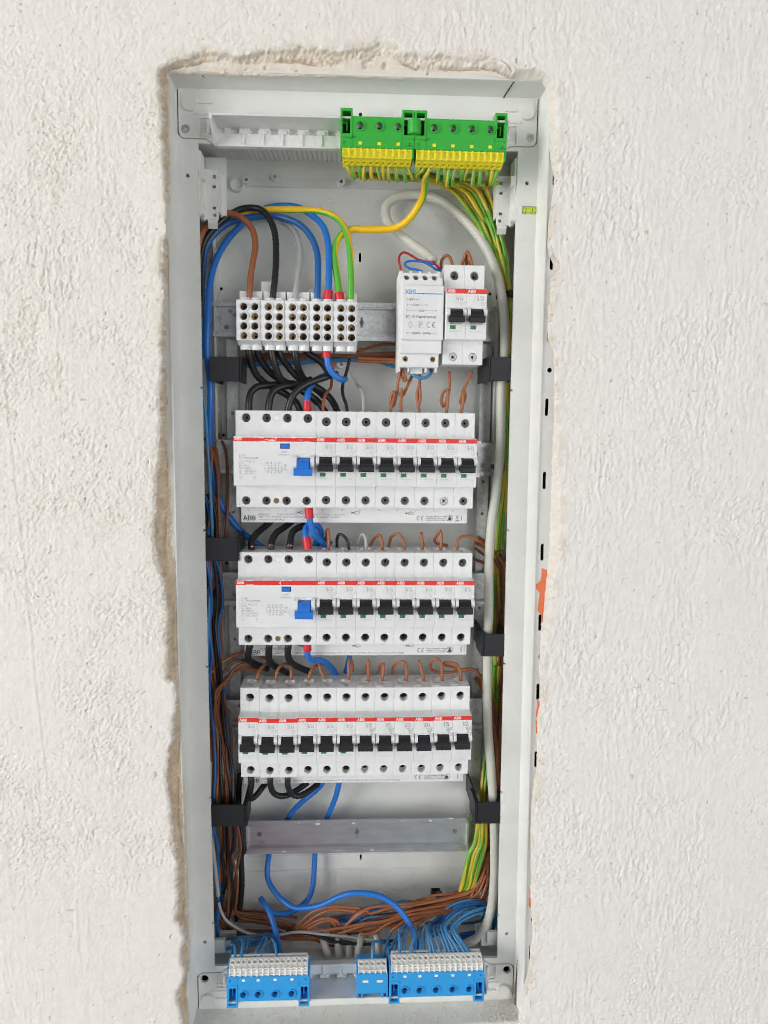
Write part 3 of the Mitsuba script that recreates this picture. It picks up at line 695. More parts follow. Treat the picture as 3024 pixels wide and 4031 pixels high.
        pr = [text("S 201", 1.3, 9.3, 13.1, y, True), text("B 16", 1.7, 9.3, 10.7, y, True), text("~ 230 / 400", 1.0, 9.9, 8.8, y), text("6000", .95, 12.6, 7.1, y)]
        pr += [arr(m) for m in (stroke(12.2, 6.7, 16.2, 6.7, y), stroke(12.2, 8.3, 16.2, 8.3, y), stroke(12.2, 6.7, 12.2, 8.3, y), stroke(16.2, 6.7, 16.2, 8.3, y),
               stroke(13.3, 4.8, 15, 4.8, y), stroke(13.3, 6.7, 13.3, 4.8, y), stroke(15, 6.7, 15, 4.8, y), stroke(14.15, 5.2, 14.15, 6.2, y))]
        P.append(("rating_lettering", proto(join(pr), "black_print")))
    return P


PROTO = {k: breaker_protos(k) for k in "ab"}
SCREW = {k: proto(screw_head(3.3), m, 30) for k, m in (("light", "screw_steel"), ("mid", "screw_dark"), ("brass", "screw_brass"), ("bronze", "screw_bronze"), ("dark", "dark_hole"))}
rs = np.random.default_rng(11)
row_name = {0: "beside the small transformer at the top", 1: "in the upper breaker row", 2: "in the middle breaker row", 3: "in the bottom row of twelve breakers"}


def breaker(x, z, kind, label, tops, bots, dt, db):
    r = thing("circuit_breaker", label, "circuit breaker", "single-pole circuit breakers")
    for n, p in PROTO[kind]:
        place(n, p, r, at=(x, 0, z))
    if dt is not None:
        place("terminal_screw", SCREW[tops], r, at=(x + 8.75, 14.85 + dt, z + 33.35), turn=rs.uniform(0, 90))
    if db is not None:
        place("terminal_screw", SCREW[bots], r, at=(x + 8.85, 14.85 + db, z - 35.7), turn=rs.uniform(0, 90))


for i in range(2):
    breaker(75.1 + 17.5 * i, 126.8, "a", f"white circuit breaker with black toggle, {['left', 'right'][i]} one of the pair beside the transformer", "mid", "light", 5.0, 1.6)
for i in range(8):
    breaker(-35 + 17.5 * i, 0, "a", f"white circuit breaker with black toggle, {ordinal[i]} from left in the upper breaker row", "mid", "light" if i == 6 else "mid", 3.2, 1.5)
for i in range(8):
    breaker(-34.1 + 17.5 * i, -125, "a", f"white circuit breaker with black toggle, {ordinal[i]} from left in the middle breaker row", "mid", "dark", 6.0, 5.5)
for i in range(12):
    what = "grey-printed" if i < 6 else "black-printed"
    breaker(-103.2 + 17.5 * i, -250 + (.35 if i == 0 else -.5 if i in (1, 2) else .9 if i == 11 else .6 if i == 10 else 0), "a" if i < 6 else "b", f"white {what} circuit breaker, {ordinal[i]} from left in the bottom row of twelve", "dark", "dark", 7.5 if i < 6 else None, 6.5 if i < 6 else None)


# ---------------------------------------------------------------- residual current devices (four modules wide)
def rcd(x, z, label, scuffed):
    r = thing("residual_current_device", label, "residual current switch", "residual current devices")
    W = 69.9
    body = union(box(.04, W, 14.85, 50, -42.4, 42.4, .35), box(.04, W, 0, 18, -22.2, 20.15, .35), box(1, 68, 49, 58, -22, 22), prism_x([(14.85, 20.15), (16, 20.15), (16, 22.2), (14.85, 22.2)], .3, W - .3))
    tx, bx = (9.1, 26.8, 44.8, 62.6), (8.6, 26.3, 44.0, 61.6)
    cuts = [cyl_y(q, 36.0, 3.85, 14, 24, n=28) for q in tx] + [cyl_y(q, -36.5, 3.75, 14, 24, n=28) for q in bx] + [cyl_y(35.4, 36, 2.6, 14, 15.6, n=22), cyl_y(35.1, -36.5, 2.5, 14, 18, n=22)]
    cuts += [box(39.7, 47.9, -1, 1.6, 9.8, 14.5), box(54.3, 65.2, -1, 4, -13, 2.4), box(.4, W - .4, -.3, .2, -18.1, -17.95)] + [box(q - 3, q + 3, 22, 30, 38, 43) for q in tx] + [box(q - 3, q + 3, 22, 30, -43, -38) for q in bx]
    put("body", cut(body, cuts), "white_plastic", r, 28, at=(x, 0, z))
    ear = [(.4, 5.2), (-1.0, 5), (-4.0, 2.8), (-4.8, .8), (-4.8, -4.6), (-2.2, -7.4), (.4, -10.5)]
    put("bezel", union(prism_x(ear, 65.6, 68.9), prism_x(ear, 50.6, 54.0), box(50.6, 68.9, -1.2, .4, 3.0, 5.0, .3)), "white_plastic", r, 28, at=(x, 0, z))
    tog = union(prism_x([(3, 2.2), (-1.8, 2.0), (-5, .4), (-7.4, -4.5), (-7.4, -7.2), (3, -7.2)], 54.5, 65.0), prism_x([(3, -6.5), (-7.0, -6.4), (-8.2, -6.8), (-8.5, -8), (-8.5, -12), (-7.8, -12.7), (-5.6, -12.4), (3, -9.8)], 51.7, 67.4))
    put("toggle", tog, "lever_blue", r, 28, at=(x, 0, z))
    put("toggle_mark", union(prism_y(shapely.Point(59.4, -1.6).buffer(1.5, 6).difference(shapely.Point(59.4, -1.6).buffer(1.2, 6)), -.08, 0), box(59.25, 59.55, -.08, 0, -2.3, -.9)), "dark_blue", r, at=(x, -5.9, z))
    put("test_button", union(box(40.4, 47.4, -.9, 1.5, 10.5, 13.9, .5)), "lever_blue", r, at=(x, 0, z))
    put("test_recess", box(39.8, 47.8, 1.3, 1.58, 9.9, 14.4), "dark_blue", r, at=(x, 0, z))
    stripe = box(.1, W - .06, -.09, .3, 15.95, 19.85, .06)
    put("brand_stripe", stripe, "red_print", r, at=(x, 0, z), label="scuffed red stripe with white paint nicks" if scuffed else "red stripe with a small white chip")
    rg = np.random.default_rng(5 if scuffed else 6)
    nick = []
    for q in range(15 if scuffed else 4):
        cx = rg.uniform(9, 69)
        top = rg.random() < .75
        base = 19.9 if top else rg.uniform(16.2, 19)
        w, h = rg.uniform(.5, 3.6), rg.uniform(.3, 1.5 if scuffed else .6)
        pts = [(cx - w, base), (cx - w * .3, base - h * rg.uniform(.3, 1)), (cx + w * .1, base - h * .4), (cx + w * .5, base - h), (cx + w, base)]
        nick.append(prism_y(shapely.Polygon(pts).buffer(.05), -.15, -.08))
    if scuffed:
        nick += [prism_y([(35.6, 16.2), (37.2, 19.8), (36.6, 19.85), (35.2, 16.4)], -.15, -.08), prism_y([(0.2, 19.85), (0.2, 18.9), (6, 19.2), (22, 19.45), (68, 19.3), (69.7, 19.85)], -.15, -.08)]
    else:
        nick += [prism_y(shapely.Point(39.4, 17.9).buffer(1.5, 6).difference(shapely.Point(40.3, 17.9).buffer(1.6, 6)), -.15, -.08)]
    put("paint_nick", union(nick), "white_print", r, at=(x, 0, z))
    put("brand_lettering", join([text("ABB", 2.3, .8, 16.85, -.08, True)]), "white_print", r, at=(x, 0, z))
    y = .01
    tx1 = [("F 204", 1.5, 3.2, True), ("FI -Schutzschalter", 1.4, 1.2, True), ("4 pol.", 1.25, -3.6, False), ("In   40 A", 1.5, -5.6, True), ("I∆n 0.03 A", 1.5, -7.9, True), ("Un ~ 230 / 400 V", 1.3, -10.1, True), ("Ut ~ 100...254 V", 1.3, -12.2, True)]
    pr = [text(s, h, 4.6, zz, y, b) for s, h, zz, b in tx1]
    pr += [text("TEST", 1.55, 43.2, 6.3, y, False, "c"), text("halbjährlich", 1.3, 43.2, 4.3, y, False, "c")]
    L = lambda *a, w=.24: pr.append(arr(stroke(*a, y, w)))                                           # noqa: E731
    for a0, a1, b0, b1 in ((4.7, 8.2, -2.1, -.2), (13.3, 17.9, -2.1, -.3)):
        L(a0, b0, a1, b0), L(a0, b1, a1, b1), L(a0, b0, a0, b1), L(a1, b0, a1, b1)
    L(9.6, -1.2, 13.3, -1.2), L(10.2, -.7, 11.8, -.7), L(10.2, -1.7, 11.8, -1.7)
    pr += [arr(ring_print(6.4, -14.9, 1.1, .2, y, 16)), arr(ring_print(17.9, -14.9, 1.2, .2, y, 6)), arr(ring_print(17.9, -14.9, .6, .2, y, 12))]
    for k, (s, s2) in enumerate((("1", "2"), ("3", "4"), ("5", "6"), ("7", "8"))):
        q = 29.6 + 3.0 * k
        pr += [text(s, 1.6, q - .2, -3.1, y, False, "r"), text(s2, 1.6, q - .2, -11.3, y, False, "r")]
        L(q, -3.2, q, -1.4, w=.24), L(q, -4.6, q, -11.2, w=.28), L(q - 1.0, -3.2, q, -4.8, w=.24)
    pr += [text("N", 1.6, 39.2, -3.1, y), text("N", 1.6, 39.2, -11.3, y)]
    L(27.2, -2, 27.2, -4), L(27.2, -1.8, 28.6, -1.8), L(28.6, -1.8, 28.6, -3.2), L(26.6, -8.6, 40.6, -8.6), L(26.6, -7.0, 40.6, -7.0), L(26.6, -8.6, 26.6, -4.2), L(26.2, -4.2, 45.5, -4.2, w=.14)
    L(40.6, -9.6, 40.6, -6), L(41.8, -9.6, 41.8, -6), L(40.6, -9.6, 41.8, -9.6), L(40.6, -6, 41.8, -6), L(42.6, -7.2, 46, -7.2), L(42.6, -8.6, 46, -8.6), L(42.6, -7.2, 42.6, -8.6), L(46, -7.2, 46, -8.6), L(44.3, -7.2, 44.3, -8.6)
    L(43.2, -3.6, 45, -3.6), L(43.2, -5, 45, -5), L(43.2, -3.6, 43.2, -5), L(45, -3.6, 45, -5), L(44.1, -3.6, 44.1, -5)
    put("rating_print", join(pr), "grey_print", r, at=(x, 0, z))
    emb = []
    for q, s in zip(tx, "135N"):
        emb += [arr(ring_print(q, 27.3, 2.2, .3, 14.88)), text(s, 2.6, q, 26.0, 14.88, False, "c")]
    for q, s in zip(bx, "246N"):
        emb += [arr(ring_print(q, -28.6, 2.2, .3, 14.88)), text(s, 2.6, q, -29.9, 14.88, False, "c")]
    put_each("terminal_number", [join(emb[k:k + 2]) for k in range(0, len(emb), 2)], "clip_white", r, at=(x, 0, z))
    put("seal", cyl_y(35.4, 36, 2.45, 14.9, 15.5, n=20), "clip_white", r, 30, at=(x, 0, z))
    put("rivet", cut(cyl_y(35.1, -36.5, 2.35, 15.6, 18, n=20), cyl_y(35.1, -36.5, 1.2, 15, 16.4, n=14)), "screw_brass", r, 30, at=(x, 0, z))
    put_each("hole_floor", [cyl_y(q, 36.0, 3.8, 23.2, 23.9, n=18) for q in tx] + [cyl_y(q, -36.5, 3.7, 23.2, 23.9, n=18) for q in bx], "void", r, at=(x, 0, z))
    for q in tx:
        place("terminal_screw", SCREW["mid"], r, at=(x + q, 14.85 + 5.2, z + 36.0), turn=rs.uniform(0, 90))
    for q in bx:
        place("terminal_screw", SCREW["mid"], r, at=(x + q, 14.85 + 4.2, z - 36.5), turn=rs.uniform(0, 90))


rcd(-105, 0, "white residual current switch with blue toggle and badly scuffed red stripe, in the upper row", True)
rcd(-104.1, -125, "white residual current switch with blue toggle and nearly clean red stripe, in the middle row", False)


# ---------------------------------------------------------------- phase busbars under the breaker rows
def busbar(x, z, w, kind, label):
    r = thing("phase_busbar", label, "busbar", "white phase busbars under the breakers")
    y = 35.0
    put("cover", box(0, w, y, y + 12, -58.5, -43.5, .5), "white_plastic", r, at=(x, 0, z))
    put("end_cap", box(w + .05, w + 1.6, y - .3, y + 12.2, -58.2, -44.5, .4), "white_plastic", r, at=(x, 0, z))
    y -= .0
    pr = []
    t = lambda s, h, xx, zz, b=False, a="l": pr.append(text(s, h, xx, zz, y, b, a))                   # noqa: E731
    L = lambda a, b, c, d, wd=.2: pr.append(arr(stroke(a, b, c, d, y, wd)))                          # noqa: E731
    if kind == 1:
        for k, q in enumerate(np.linspace(7, 193, 12)):
            t(f"L{k % 3 + 1}", 1.35, q, -47.3, a="c")
        t("ABB", 4.3, 1.6, -56.6, True)
        t("PS 3/12 FI", 1.4, 15.8, -51.6, True), t("2CDL231002R1012", 1.4, 32.6, -51.6), t("400 V ~ 10 mm² - 63 A (40°C)", 1.4, 66.2, -51.6)
        t("ABB STOTZ-KONTAKT GmbH, Eppelheimer Str. 82, 69123 Heidelberg, Germany,", 1.4, 15.8, -54.0), t("www.abb.com/lowvoltage", 1.4, 15.8, -56.5)
    else:
        t("ABB", 4.0, 3.8, -57.3, True)
        t("PS 3/12   2CDL 231 001 R1012", 1.4, 14.5, -52.4, True), t("~ 230/400 V", 1.4, 14.5, -54.6), t("10 mm² - 63 A (40°C)", 1.4, 14.5, -57.0)
        t("ABB STOTZ-KONTAKT GmbH, Eppelheimer Str. 82, 69123 Heidelberg, Germany, www.abb.com/lowvoltage", 1.45, 46.5, -56.6)
    for q in (53.5, 103.0, 153.0):
        L(q - 3.4, -48.2, q + 1, -50.4, .45), L(q - 3.4, -50.2, q + 2, -47.6, .45), L(q, -48.2, q + 4.2, -48.2, .3), L(q, -50.4, q + 4.2, -50.4, .3), L(q + 4.2, -48.2, q + 4.2, -50.4, .3), L(q + 2.6, -48.8, q + 2.6, -49.9, .3), L(q - 3.2, -49.2, q, -49.2, .3)
    for cx in (w - 43, w - 39.2):
        pr.append(arr(prism_y(shapely.Point(cx, -53.8).buffer(2.05, 8).difference(shapely.Point(cx, -53.8).buffer(1.5, 8)).difference(shapely.box(cx + .35, -57, cx + 4, -50)), y - .06, y)))
    L(w - 40.6, -53.8, w - 39.1, -53.8, .4)
    for k, s in enumerate(("Warning! Hazardous voltage!", "Installation by person with", "electrotechnical expertise only.")):
        t(s, 1.05, w - 36.4, -52.5 - 1.75 * k, True)
    q = w - 14.4
    pr += [arr(ring_print(q, -53.4, 3.0, .4, y, 8)), arr(prism_y(shapely.Point(q, -51.9).buffer(.75, 5), y - .06, y)), arr(box(q - 1.5, q + 1.5, y - .06, y, -55.4, -52.9))]
    if kind == 1:
        L(q + 5.4, -51, q + 8.2, -54.8, .3), L(q + 8.2, -51, q + 5.4, -54.8, .3), L(q + 5.7, -51.6, q + 8.0, -51.6, .3), L(q + 6, -54.2, q + 7.8, -54.2, .3), L(q + 5.2, -56, q + 8.6, -56, .7)
    L(q + 11.2, -50.8, q + 10.2, -53.6, .45), L(q + 10.2, -53.6, q + 11.4, -53.6, .45), L(q + 11.4, -53.6, q + 10.2, -56.2, .45)
    put("printed_lettering", join(pr), "black_print", r, at=(x, 0, z))


busbar(-103.6, 0, 205.3, 1, "white printed phase busbar under the upper breaker row, with phase marks along its top")
busbar(-101.4, -125, 205.8, 2, "white printed phase busbar under the middle breaker row")
busbar(-103.4, -250, 207.5, 2, "white printed phase busbar under the bottom breaker row")

# ---------------------------------------------------------------- the five white distribution terminals
BX = [-103.2, -82.3, -61.9, -41.1, -20.4, .5]
for k in range(5):
    x0, x1 = BX[k] + .1, BX[k + 1] - .1
    w = x1 - x0
    r = thing("distribution_terminal", f"white eight-hole distribution terminal block, {ordinal[k]} from the left on the top rail", "terminal block", "white distribution terminals")
    body = union(box(0, w, 12, 46, 101.8, 136, .5), prism_x([(13.5, 102), (22, 98.5), (46, 98.5), (46, 102)], .2, w - .2), box(.5, w - .5, 30, 56, 95.5, 146, .5))
    cx = (6.3, 15.6)
    zs = [130.1, 121.9, 113.8, 105.7]
    coll = [prism_y(shapely.Point(c, zz).buffer(4.05, 7), 10.7, 13) for c in cx for zz in zs]
    tops = [cyl_z(c, 24, 4.3, 135, 139.0, 22) for c in cx] + [cyl_z(c, 25, 4.5, 94.8, 100, 22) for c in cx]
    body = cut(union(body, coll, tops), [cyl_y(c, zz, 3.25, 8, 24, n=24) for c in cx for zz in zs])
    put("body", body, "white_plastic", r, 28, at=(x0, 0, 0))
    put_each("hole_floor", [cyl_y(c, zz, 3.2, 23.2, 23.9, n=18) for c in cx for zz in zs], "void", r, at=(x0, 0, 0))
    for c in cx:
        for zz in zs:
            place("clamp_screw", SCREW["brass" if rs.random() < .4 else "bronze"], r, at=(x0 + c, 12 + rs.uniform(3.2, 8.5), zz), turn=rs.uniform(0, 90))
for m, lab in ((box(-86, -74, 48, 58, 138, 158, 1.0), "tall white rail end stop standing behind the second distribution terminal"), (box(-45, -34, 48, 58, 138, 152, 3), "short rounded white end stop behind the fourth distribution terminal")):
    tag(put("rail_end_stop", m, "clip_white"), lab, "end stop")

# ---------------------------------------------------------------- bell transformer
tr = thing("bell_transformer", "white two-module bell transformer with blue printed letters beside the breaker pair", "transformer")
W = 35.7
Z = lambda *a: [(y, z) for y, z in zip(a[::2], a[1::2])]                                             # noqa: E731
body = union(box(0, W, 3.2, 48, 103.9, 149.6, .5), box(-.5, W - .6, 8, 50, 93, 156.8, .4), box(-1.6, W - 2, 15, 52, 81.5, 163.4, .5))
cuts = [cyl_y(q, 157.0, 2.6, 7, 30, n=22) for q in (4.2, 12.2, 20.2, 28.2)] + [cyl_y(q, 88.6, 2.5, 14, 30, n=22) for q in (4.5, 28.5)] + [box(q - 3, q + 3, 14, 24, 161.5, 164) for q in (4.2, 12.2, 20.2, 28.2)]
put("body", cut(body, cuts), "white_plastic", tr, 28, at=(37.8, 0, 0))
put_each("foot", [box(a, b, 17, 48, 77.5, 82, .3) for a, b in ((-1.4, .4), (7, 8.4), (22.5, 23.8), (31, 32.6))] + [box(9.5, 20.5, 24, 40, 76.5, 82, .4)], "white_plastic", tr, at=(37.8, 0, 0))
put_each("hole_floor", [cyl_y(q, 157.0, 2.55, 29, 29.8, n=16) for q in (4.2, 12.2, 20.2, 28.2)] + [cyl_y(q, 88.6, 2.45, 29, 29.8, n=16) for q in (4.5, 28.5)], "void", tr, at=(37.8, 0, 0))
for q, z in ((4.2, 157.0), (12.2, 157.0), (20.2, 157.0), (28.2, 157.0), (4.5, 88.6), (28.5, 88.6)):
    put("terminal_screw", screw_head(2.3), "screw_brass", tr, 30, at=(37.8 + q, 18.2, z), turn=rs.uniform(0, 90))
y = 3.2
put("maker_lettering", join([text("XBS", 3.6, 2.3, 142.0, y, True), arr(stroke(12.6, 142.5, 34.6, 142.5, y, .8))]), "blue_print", tr, at=(37.8, 0, 0))
pr = []
L = lambda *a, w=.22: pr.append(arr(stroke(*a, y, w)))                                                # noqa: E731
for zz, xr, s, cx in ((137.6, 13.6, "8V~", 9.0), (133.1, 21.2, "12V~", 12.7), (128.4, 29.2, "24V", 17.0), (109.6, 29.2, "230V~ 50Hz", 17.0)):
    wd = {"8V~": 4.6, "12V~": 5.6, "24V": 5.0, "230V~ 50Hz": 12.0}[s]
    pr += [arr(ring_print(4.6, zz, .6, .22, y, 14)), arr(ring_print(xr, zz, .6, .22, y, 14)), text(s, 1.9, cx, zz - .95, y, True, "c")]
    L(5.2, zz, cx - wd / 2, zz), L(cx + wd / 2, zz, xr - .6, zz)
pr.append(text("BT-8 Transformer", 2.2, 3.2, 122.2, y, True))
for cx in (23.8, 28.4):
    pr.append(arr(prism_y(shapely.Point(cx, 116.6).buffer(2.5, 8).difference(shapely.Point(cx, 116.6).buffer(2.0, 8)).difference(shapely.box(cx + .5, 112, cx + 5, 121)), y - .06, y)))
L(26.2, 116.6, 28.4, 116.6, w=.5)
for a in ((5.4, 114.9, 9.6, 114.9), (5.4, 114.9, 6.2, 116.4), (9.6, 114.9, 8.8, 116.4), (6.2, 116.4, 6.4, 118), (8.8, 116.4, 8.6, 118), (6.4, 118, 7.5, 118.9), (8.6, 118, 7.5, 118.9), (7.5, 118.9, 7.5, 119.8), (14, 119.2, 17.6, 119.2), (14, 119.2, 14, 115.6), (17.6, 119.2, 17.6, 115.6), (14, 115.6, 15.8, 113.8), (17.6, 115.6, 15.8, 113.8), (15, 117, 16.6, 117)):
    L(*a)
pr += [arr(ring_print(7.5, 114.3, .5, .2, y, 10)), arr(ring_print(15.8, 117.6, 1.0, .25, y, 12)), arr(ring_print(15.8, 115.8, .9, .25, y, 12))]
put("rating_lettering", join(pr), "black_print", tr, at=(37.8, 0, 0))


# ---------------------------------------------------------------- push-in terminal strips: earth (green, top) and neutral (blue, bottom)
def strip(x, z, w, n_clamp, screws, colors, label, turn, ears=(1, 1), text_on=True, clamp_x=None, small=False):
    """Local frame: x from 0, z = 0 at the screw line, clamps below; turned by 180 degrees for the bottom strips."""
    body_m, dark_m, clamp_m, name, cat, group = colors
    r = thing(name, label, cat, group)
    yf = -18.0
    top = 7.4 if not small else 3.0
    body = [box(0.1, w - .1, yf, YP - 4, -16.4, top, .3)]
    cuts = []
    E = 10.0 if not small else 6
    for k, x0 in enumerate((0, w - E)):
        if ears[k]:
            if small:
                body += [box(x0 + .2, x0 + 1.6, yf, -6, 2, 7.4, .2), box(x0 + E - 1.8, x0 + E - .4, yf, -6, 2, 7.4, .2)]
            else:
                body.append(box(x0 + .1, x0 + E - .1, yf - .6, YP - 6, -9, 13.2, .3))
                cuts += [box(x0 + 1.7, x0 + E - 2.2, yf - 2, -4, -6.2, 5.0), box(x0 + 1.7, x0 + E - 1.6, yf - 2, -4, 5.6, 11.0), box(x0 + 1.7, x0 + E - 1.6, yf - 2, yf + 2.5, 5, 6)]
                cuts += [box(x0 + (E - .5 if k == 0 else -.2), x0 + (E + .2 if k == 0 else .5), yf - 1, yf + .4, -16, -6)]
    for sx in screws:
        body.append(cyl_y(sx, 0, 3.95, yf - 1.3, yf + 1, 4.05, 24))
        cuts.append(cyl_y(sx, 0, 3.0, yf - 3, yf + 9, n=24))
    wins = [sx for sx in screws] if not small else [w * .27, w * .72]
    zw = -13 if not small else -9
    hw = 1.6 if not small else 2.8
    cuts += [box(sx - hw, sx + hw, yf - 1, yf + 1.2, zw - 1.35, zw + 1.35) for sx in wins]
    if not small:
        cuts += [box(q - 1, q + 1, yf - 1, yf + 1.0, -14.4, -12) for q in (3.4, w - 3.4)]
    t = 180.0 if turn else 0.0
    o = (x, 0, z)
    put("housing", cut(union(body), cuts), body_m, r, 28, at=o, turn=t)
    if not small:
        put_each("housing_recess", [box(x0 + 1.7, x0 + E - 2.0, -6.6, -5.0, -6.2, 11) for k, x0 in enumerate((0, w - E)) if ears[k]], dark_m, r, at=o, turn=t)
        put_each("latch_hook", [union(box(x0 + E - 5.2, x0 + E - 4.2, yf + 3.5, -5.2, -3, 4.4), box(x0 + 2, x0 + E - 4.2, yf + 5, yf + 7, 3.2, 4.4)) for k, x0 in enumerate((0, w - E)) if ears[k]], body_m, r, at=o, turn=t)
    put_each("window_insert", [box(sx - hw, sx + hw, yf + .5, yf + 1.1, zw - 1.3, zw + 1.3) for sx in wins], clamp_m, r, at=o, turn=t)
    if screws:
        put_each("hole_floor", [cyl_y(sx, 0, 2.95, yf + 8.2, yf + 8.9, n=16) for sx in screws], "void", r, at=o, turn=t)
        for sx in screws:
            p = place("clamp_screw", SCREW["light"] if not turn else SCREW["mid"], r, at=(x + (-sx if turn else sx), yf + 4.2, z), turn=rs.uniform(0, 90))
    if text_on:
        put("embossed_lettering", join([text("hager", 2.5, 3.6, -9.6, yf, False), text("12mm", 1.7, w - 8, -15, yf)]), dark_m if not turn else body_m, r, at=o, turn=t)
    # the clamp block
    a, b = clamp_x or (1.8, w - 2.0)
    pitch = (b - a) / n_clamp
    yc = yf + 3.0
    zc0 = -16.5 if not small else -12.0
    zc1 = zc0 - 7.2                                     # the window cells end here, the slanted row of wire holes begins
    prof = [(yc + .7, zc0), (YP - 3, zc0), (yc + 10.5, zc1 - 1.5), (yc + 9.5, zc1 - 3.2), (yc + 8, zc1 - 3.4), (yc + .7, zc1)]
    blk = [prism_x(prof, a, b)]
    rb = [(yc - 2.2, zc0), (yc + 2, zc0), (yc + 2.5, zc1 - 1.8), (yc - 2.2, zc1 - .3)]
    for k in range(n_clamp + 1):
        q = a + k * pitch
        blk.append(prism_x(rb, max(q - .6, a), min(q + .6, b)))
    for zz in (zc0 - .5, zc0 - 4.0, zc1 + .6) if turn else (zc0 - .5, zc1 + .4):
        blk.append(box(a, b, yc - 1.0, yc + 2, zz - .5, zz + .5))
    blk += [cyl_y(0, 0, pitch * .5, 0, 5.2, n=16).rotate([70, 0, 0]).translate([a + (k + .5) * pitch, yc + 4.6, zc1 - 2.7]) for k in range(n_clamp)]
    holes = [cyl_y(0, 0, pitch * .38, -6, 2.6, n=16).rotate([70, 0, 0]).translate([a + (k + .5) * pitch, yc + 4.4, zc1 - 2.2]) for k in range(n_clamp)]
    blk = cut(union(blk), holes)
    if not small:
        put("end_plate", box(w - 1.5, w - .2, yf + 1, 12, -23.5, -8, .3), body_m, r, at=o, turn=t)
        put("back_plate", box(a + .5, b - .5, yc + 12, yc + 14, zc1 - 3.5, -10, .3), "grey_plastic" if turn else clamp_m, r, at=o, turn=t)
    put("clamp_block", blk, clamp_m, r, 28, at=o, turn=t)
    return r


G = ("terminal_green", "dark_green", "clamp_yellow", "earth_terminal_strip", "earth terminal strip", "green earth terminal strips")
Bl = ("terminal_blue", "dark_blue", "clip_white", "neutral_terminal_strip", "neutral terminal strip", "blue neutral terminal strips")
g1 = strip(-15.2, 268.9, 59.4, 11, (15.9, 31.2, 46.4), G, "green and yellow earth terminal strip with three screws, left one of the pair", False, clamp_x=(1.8, 57.6))
strip(44.4, 268.9, 75, 14, (15.9, 31.2, 46.4, 61.4), G, "green and yellow earth terminal strip with four screws, right one of the pair", False)
put("joining_plug", cyl_z(44.1, -18.5, 5.3, 263.3, 274.2, 24), "terminal_green", g1, 30)
strip(-38.9, -482.6, 74.6, 14, (16.0, 31.2, 46.4, 59.6), Bl, "blue and white neutral terminal strip at the lower left, five clamps still empty", True)
strip(32.8, -482.6, 28.9, 5, (), Bl, "short blue and white neutral terminal strip with five clamps, second from the left", True, small=True, text_on=False, clamp_x=(1.2, 27.4))
strip(121.6, -482.6, 88, 17, (14.2, 29.6, 44.8, 60, 73.6), Bl, "long blue and white neutral terminal strip at the lower right, every clamp wired", True)

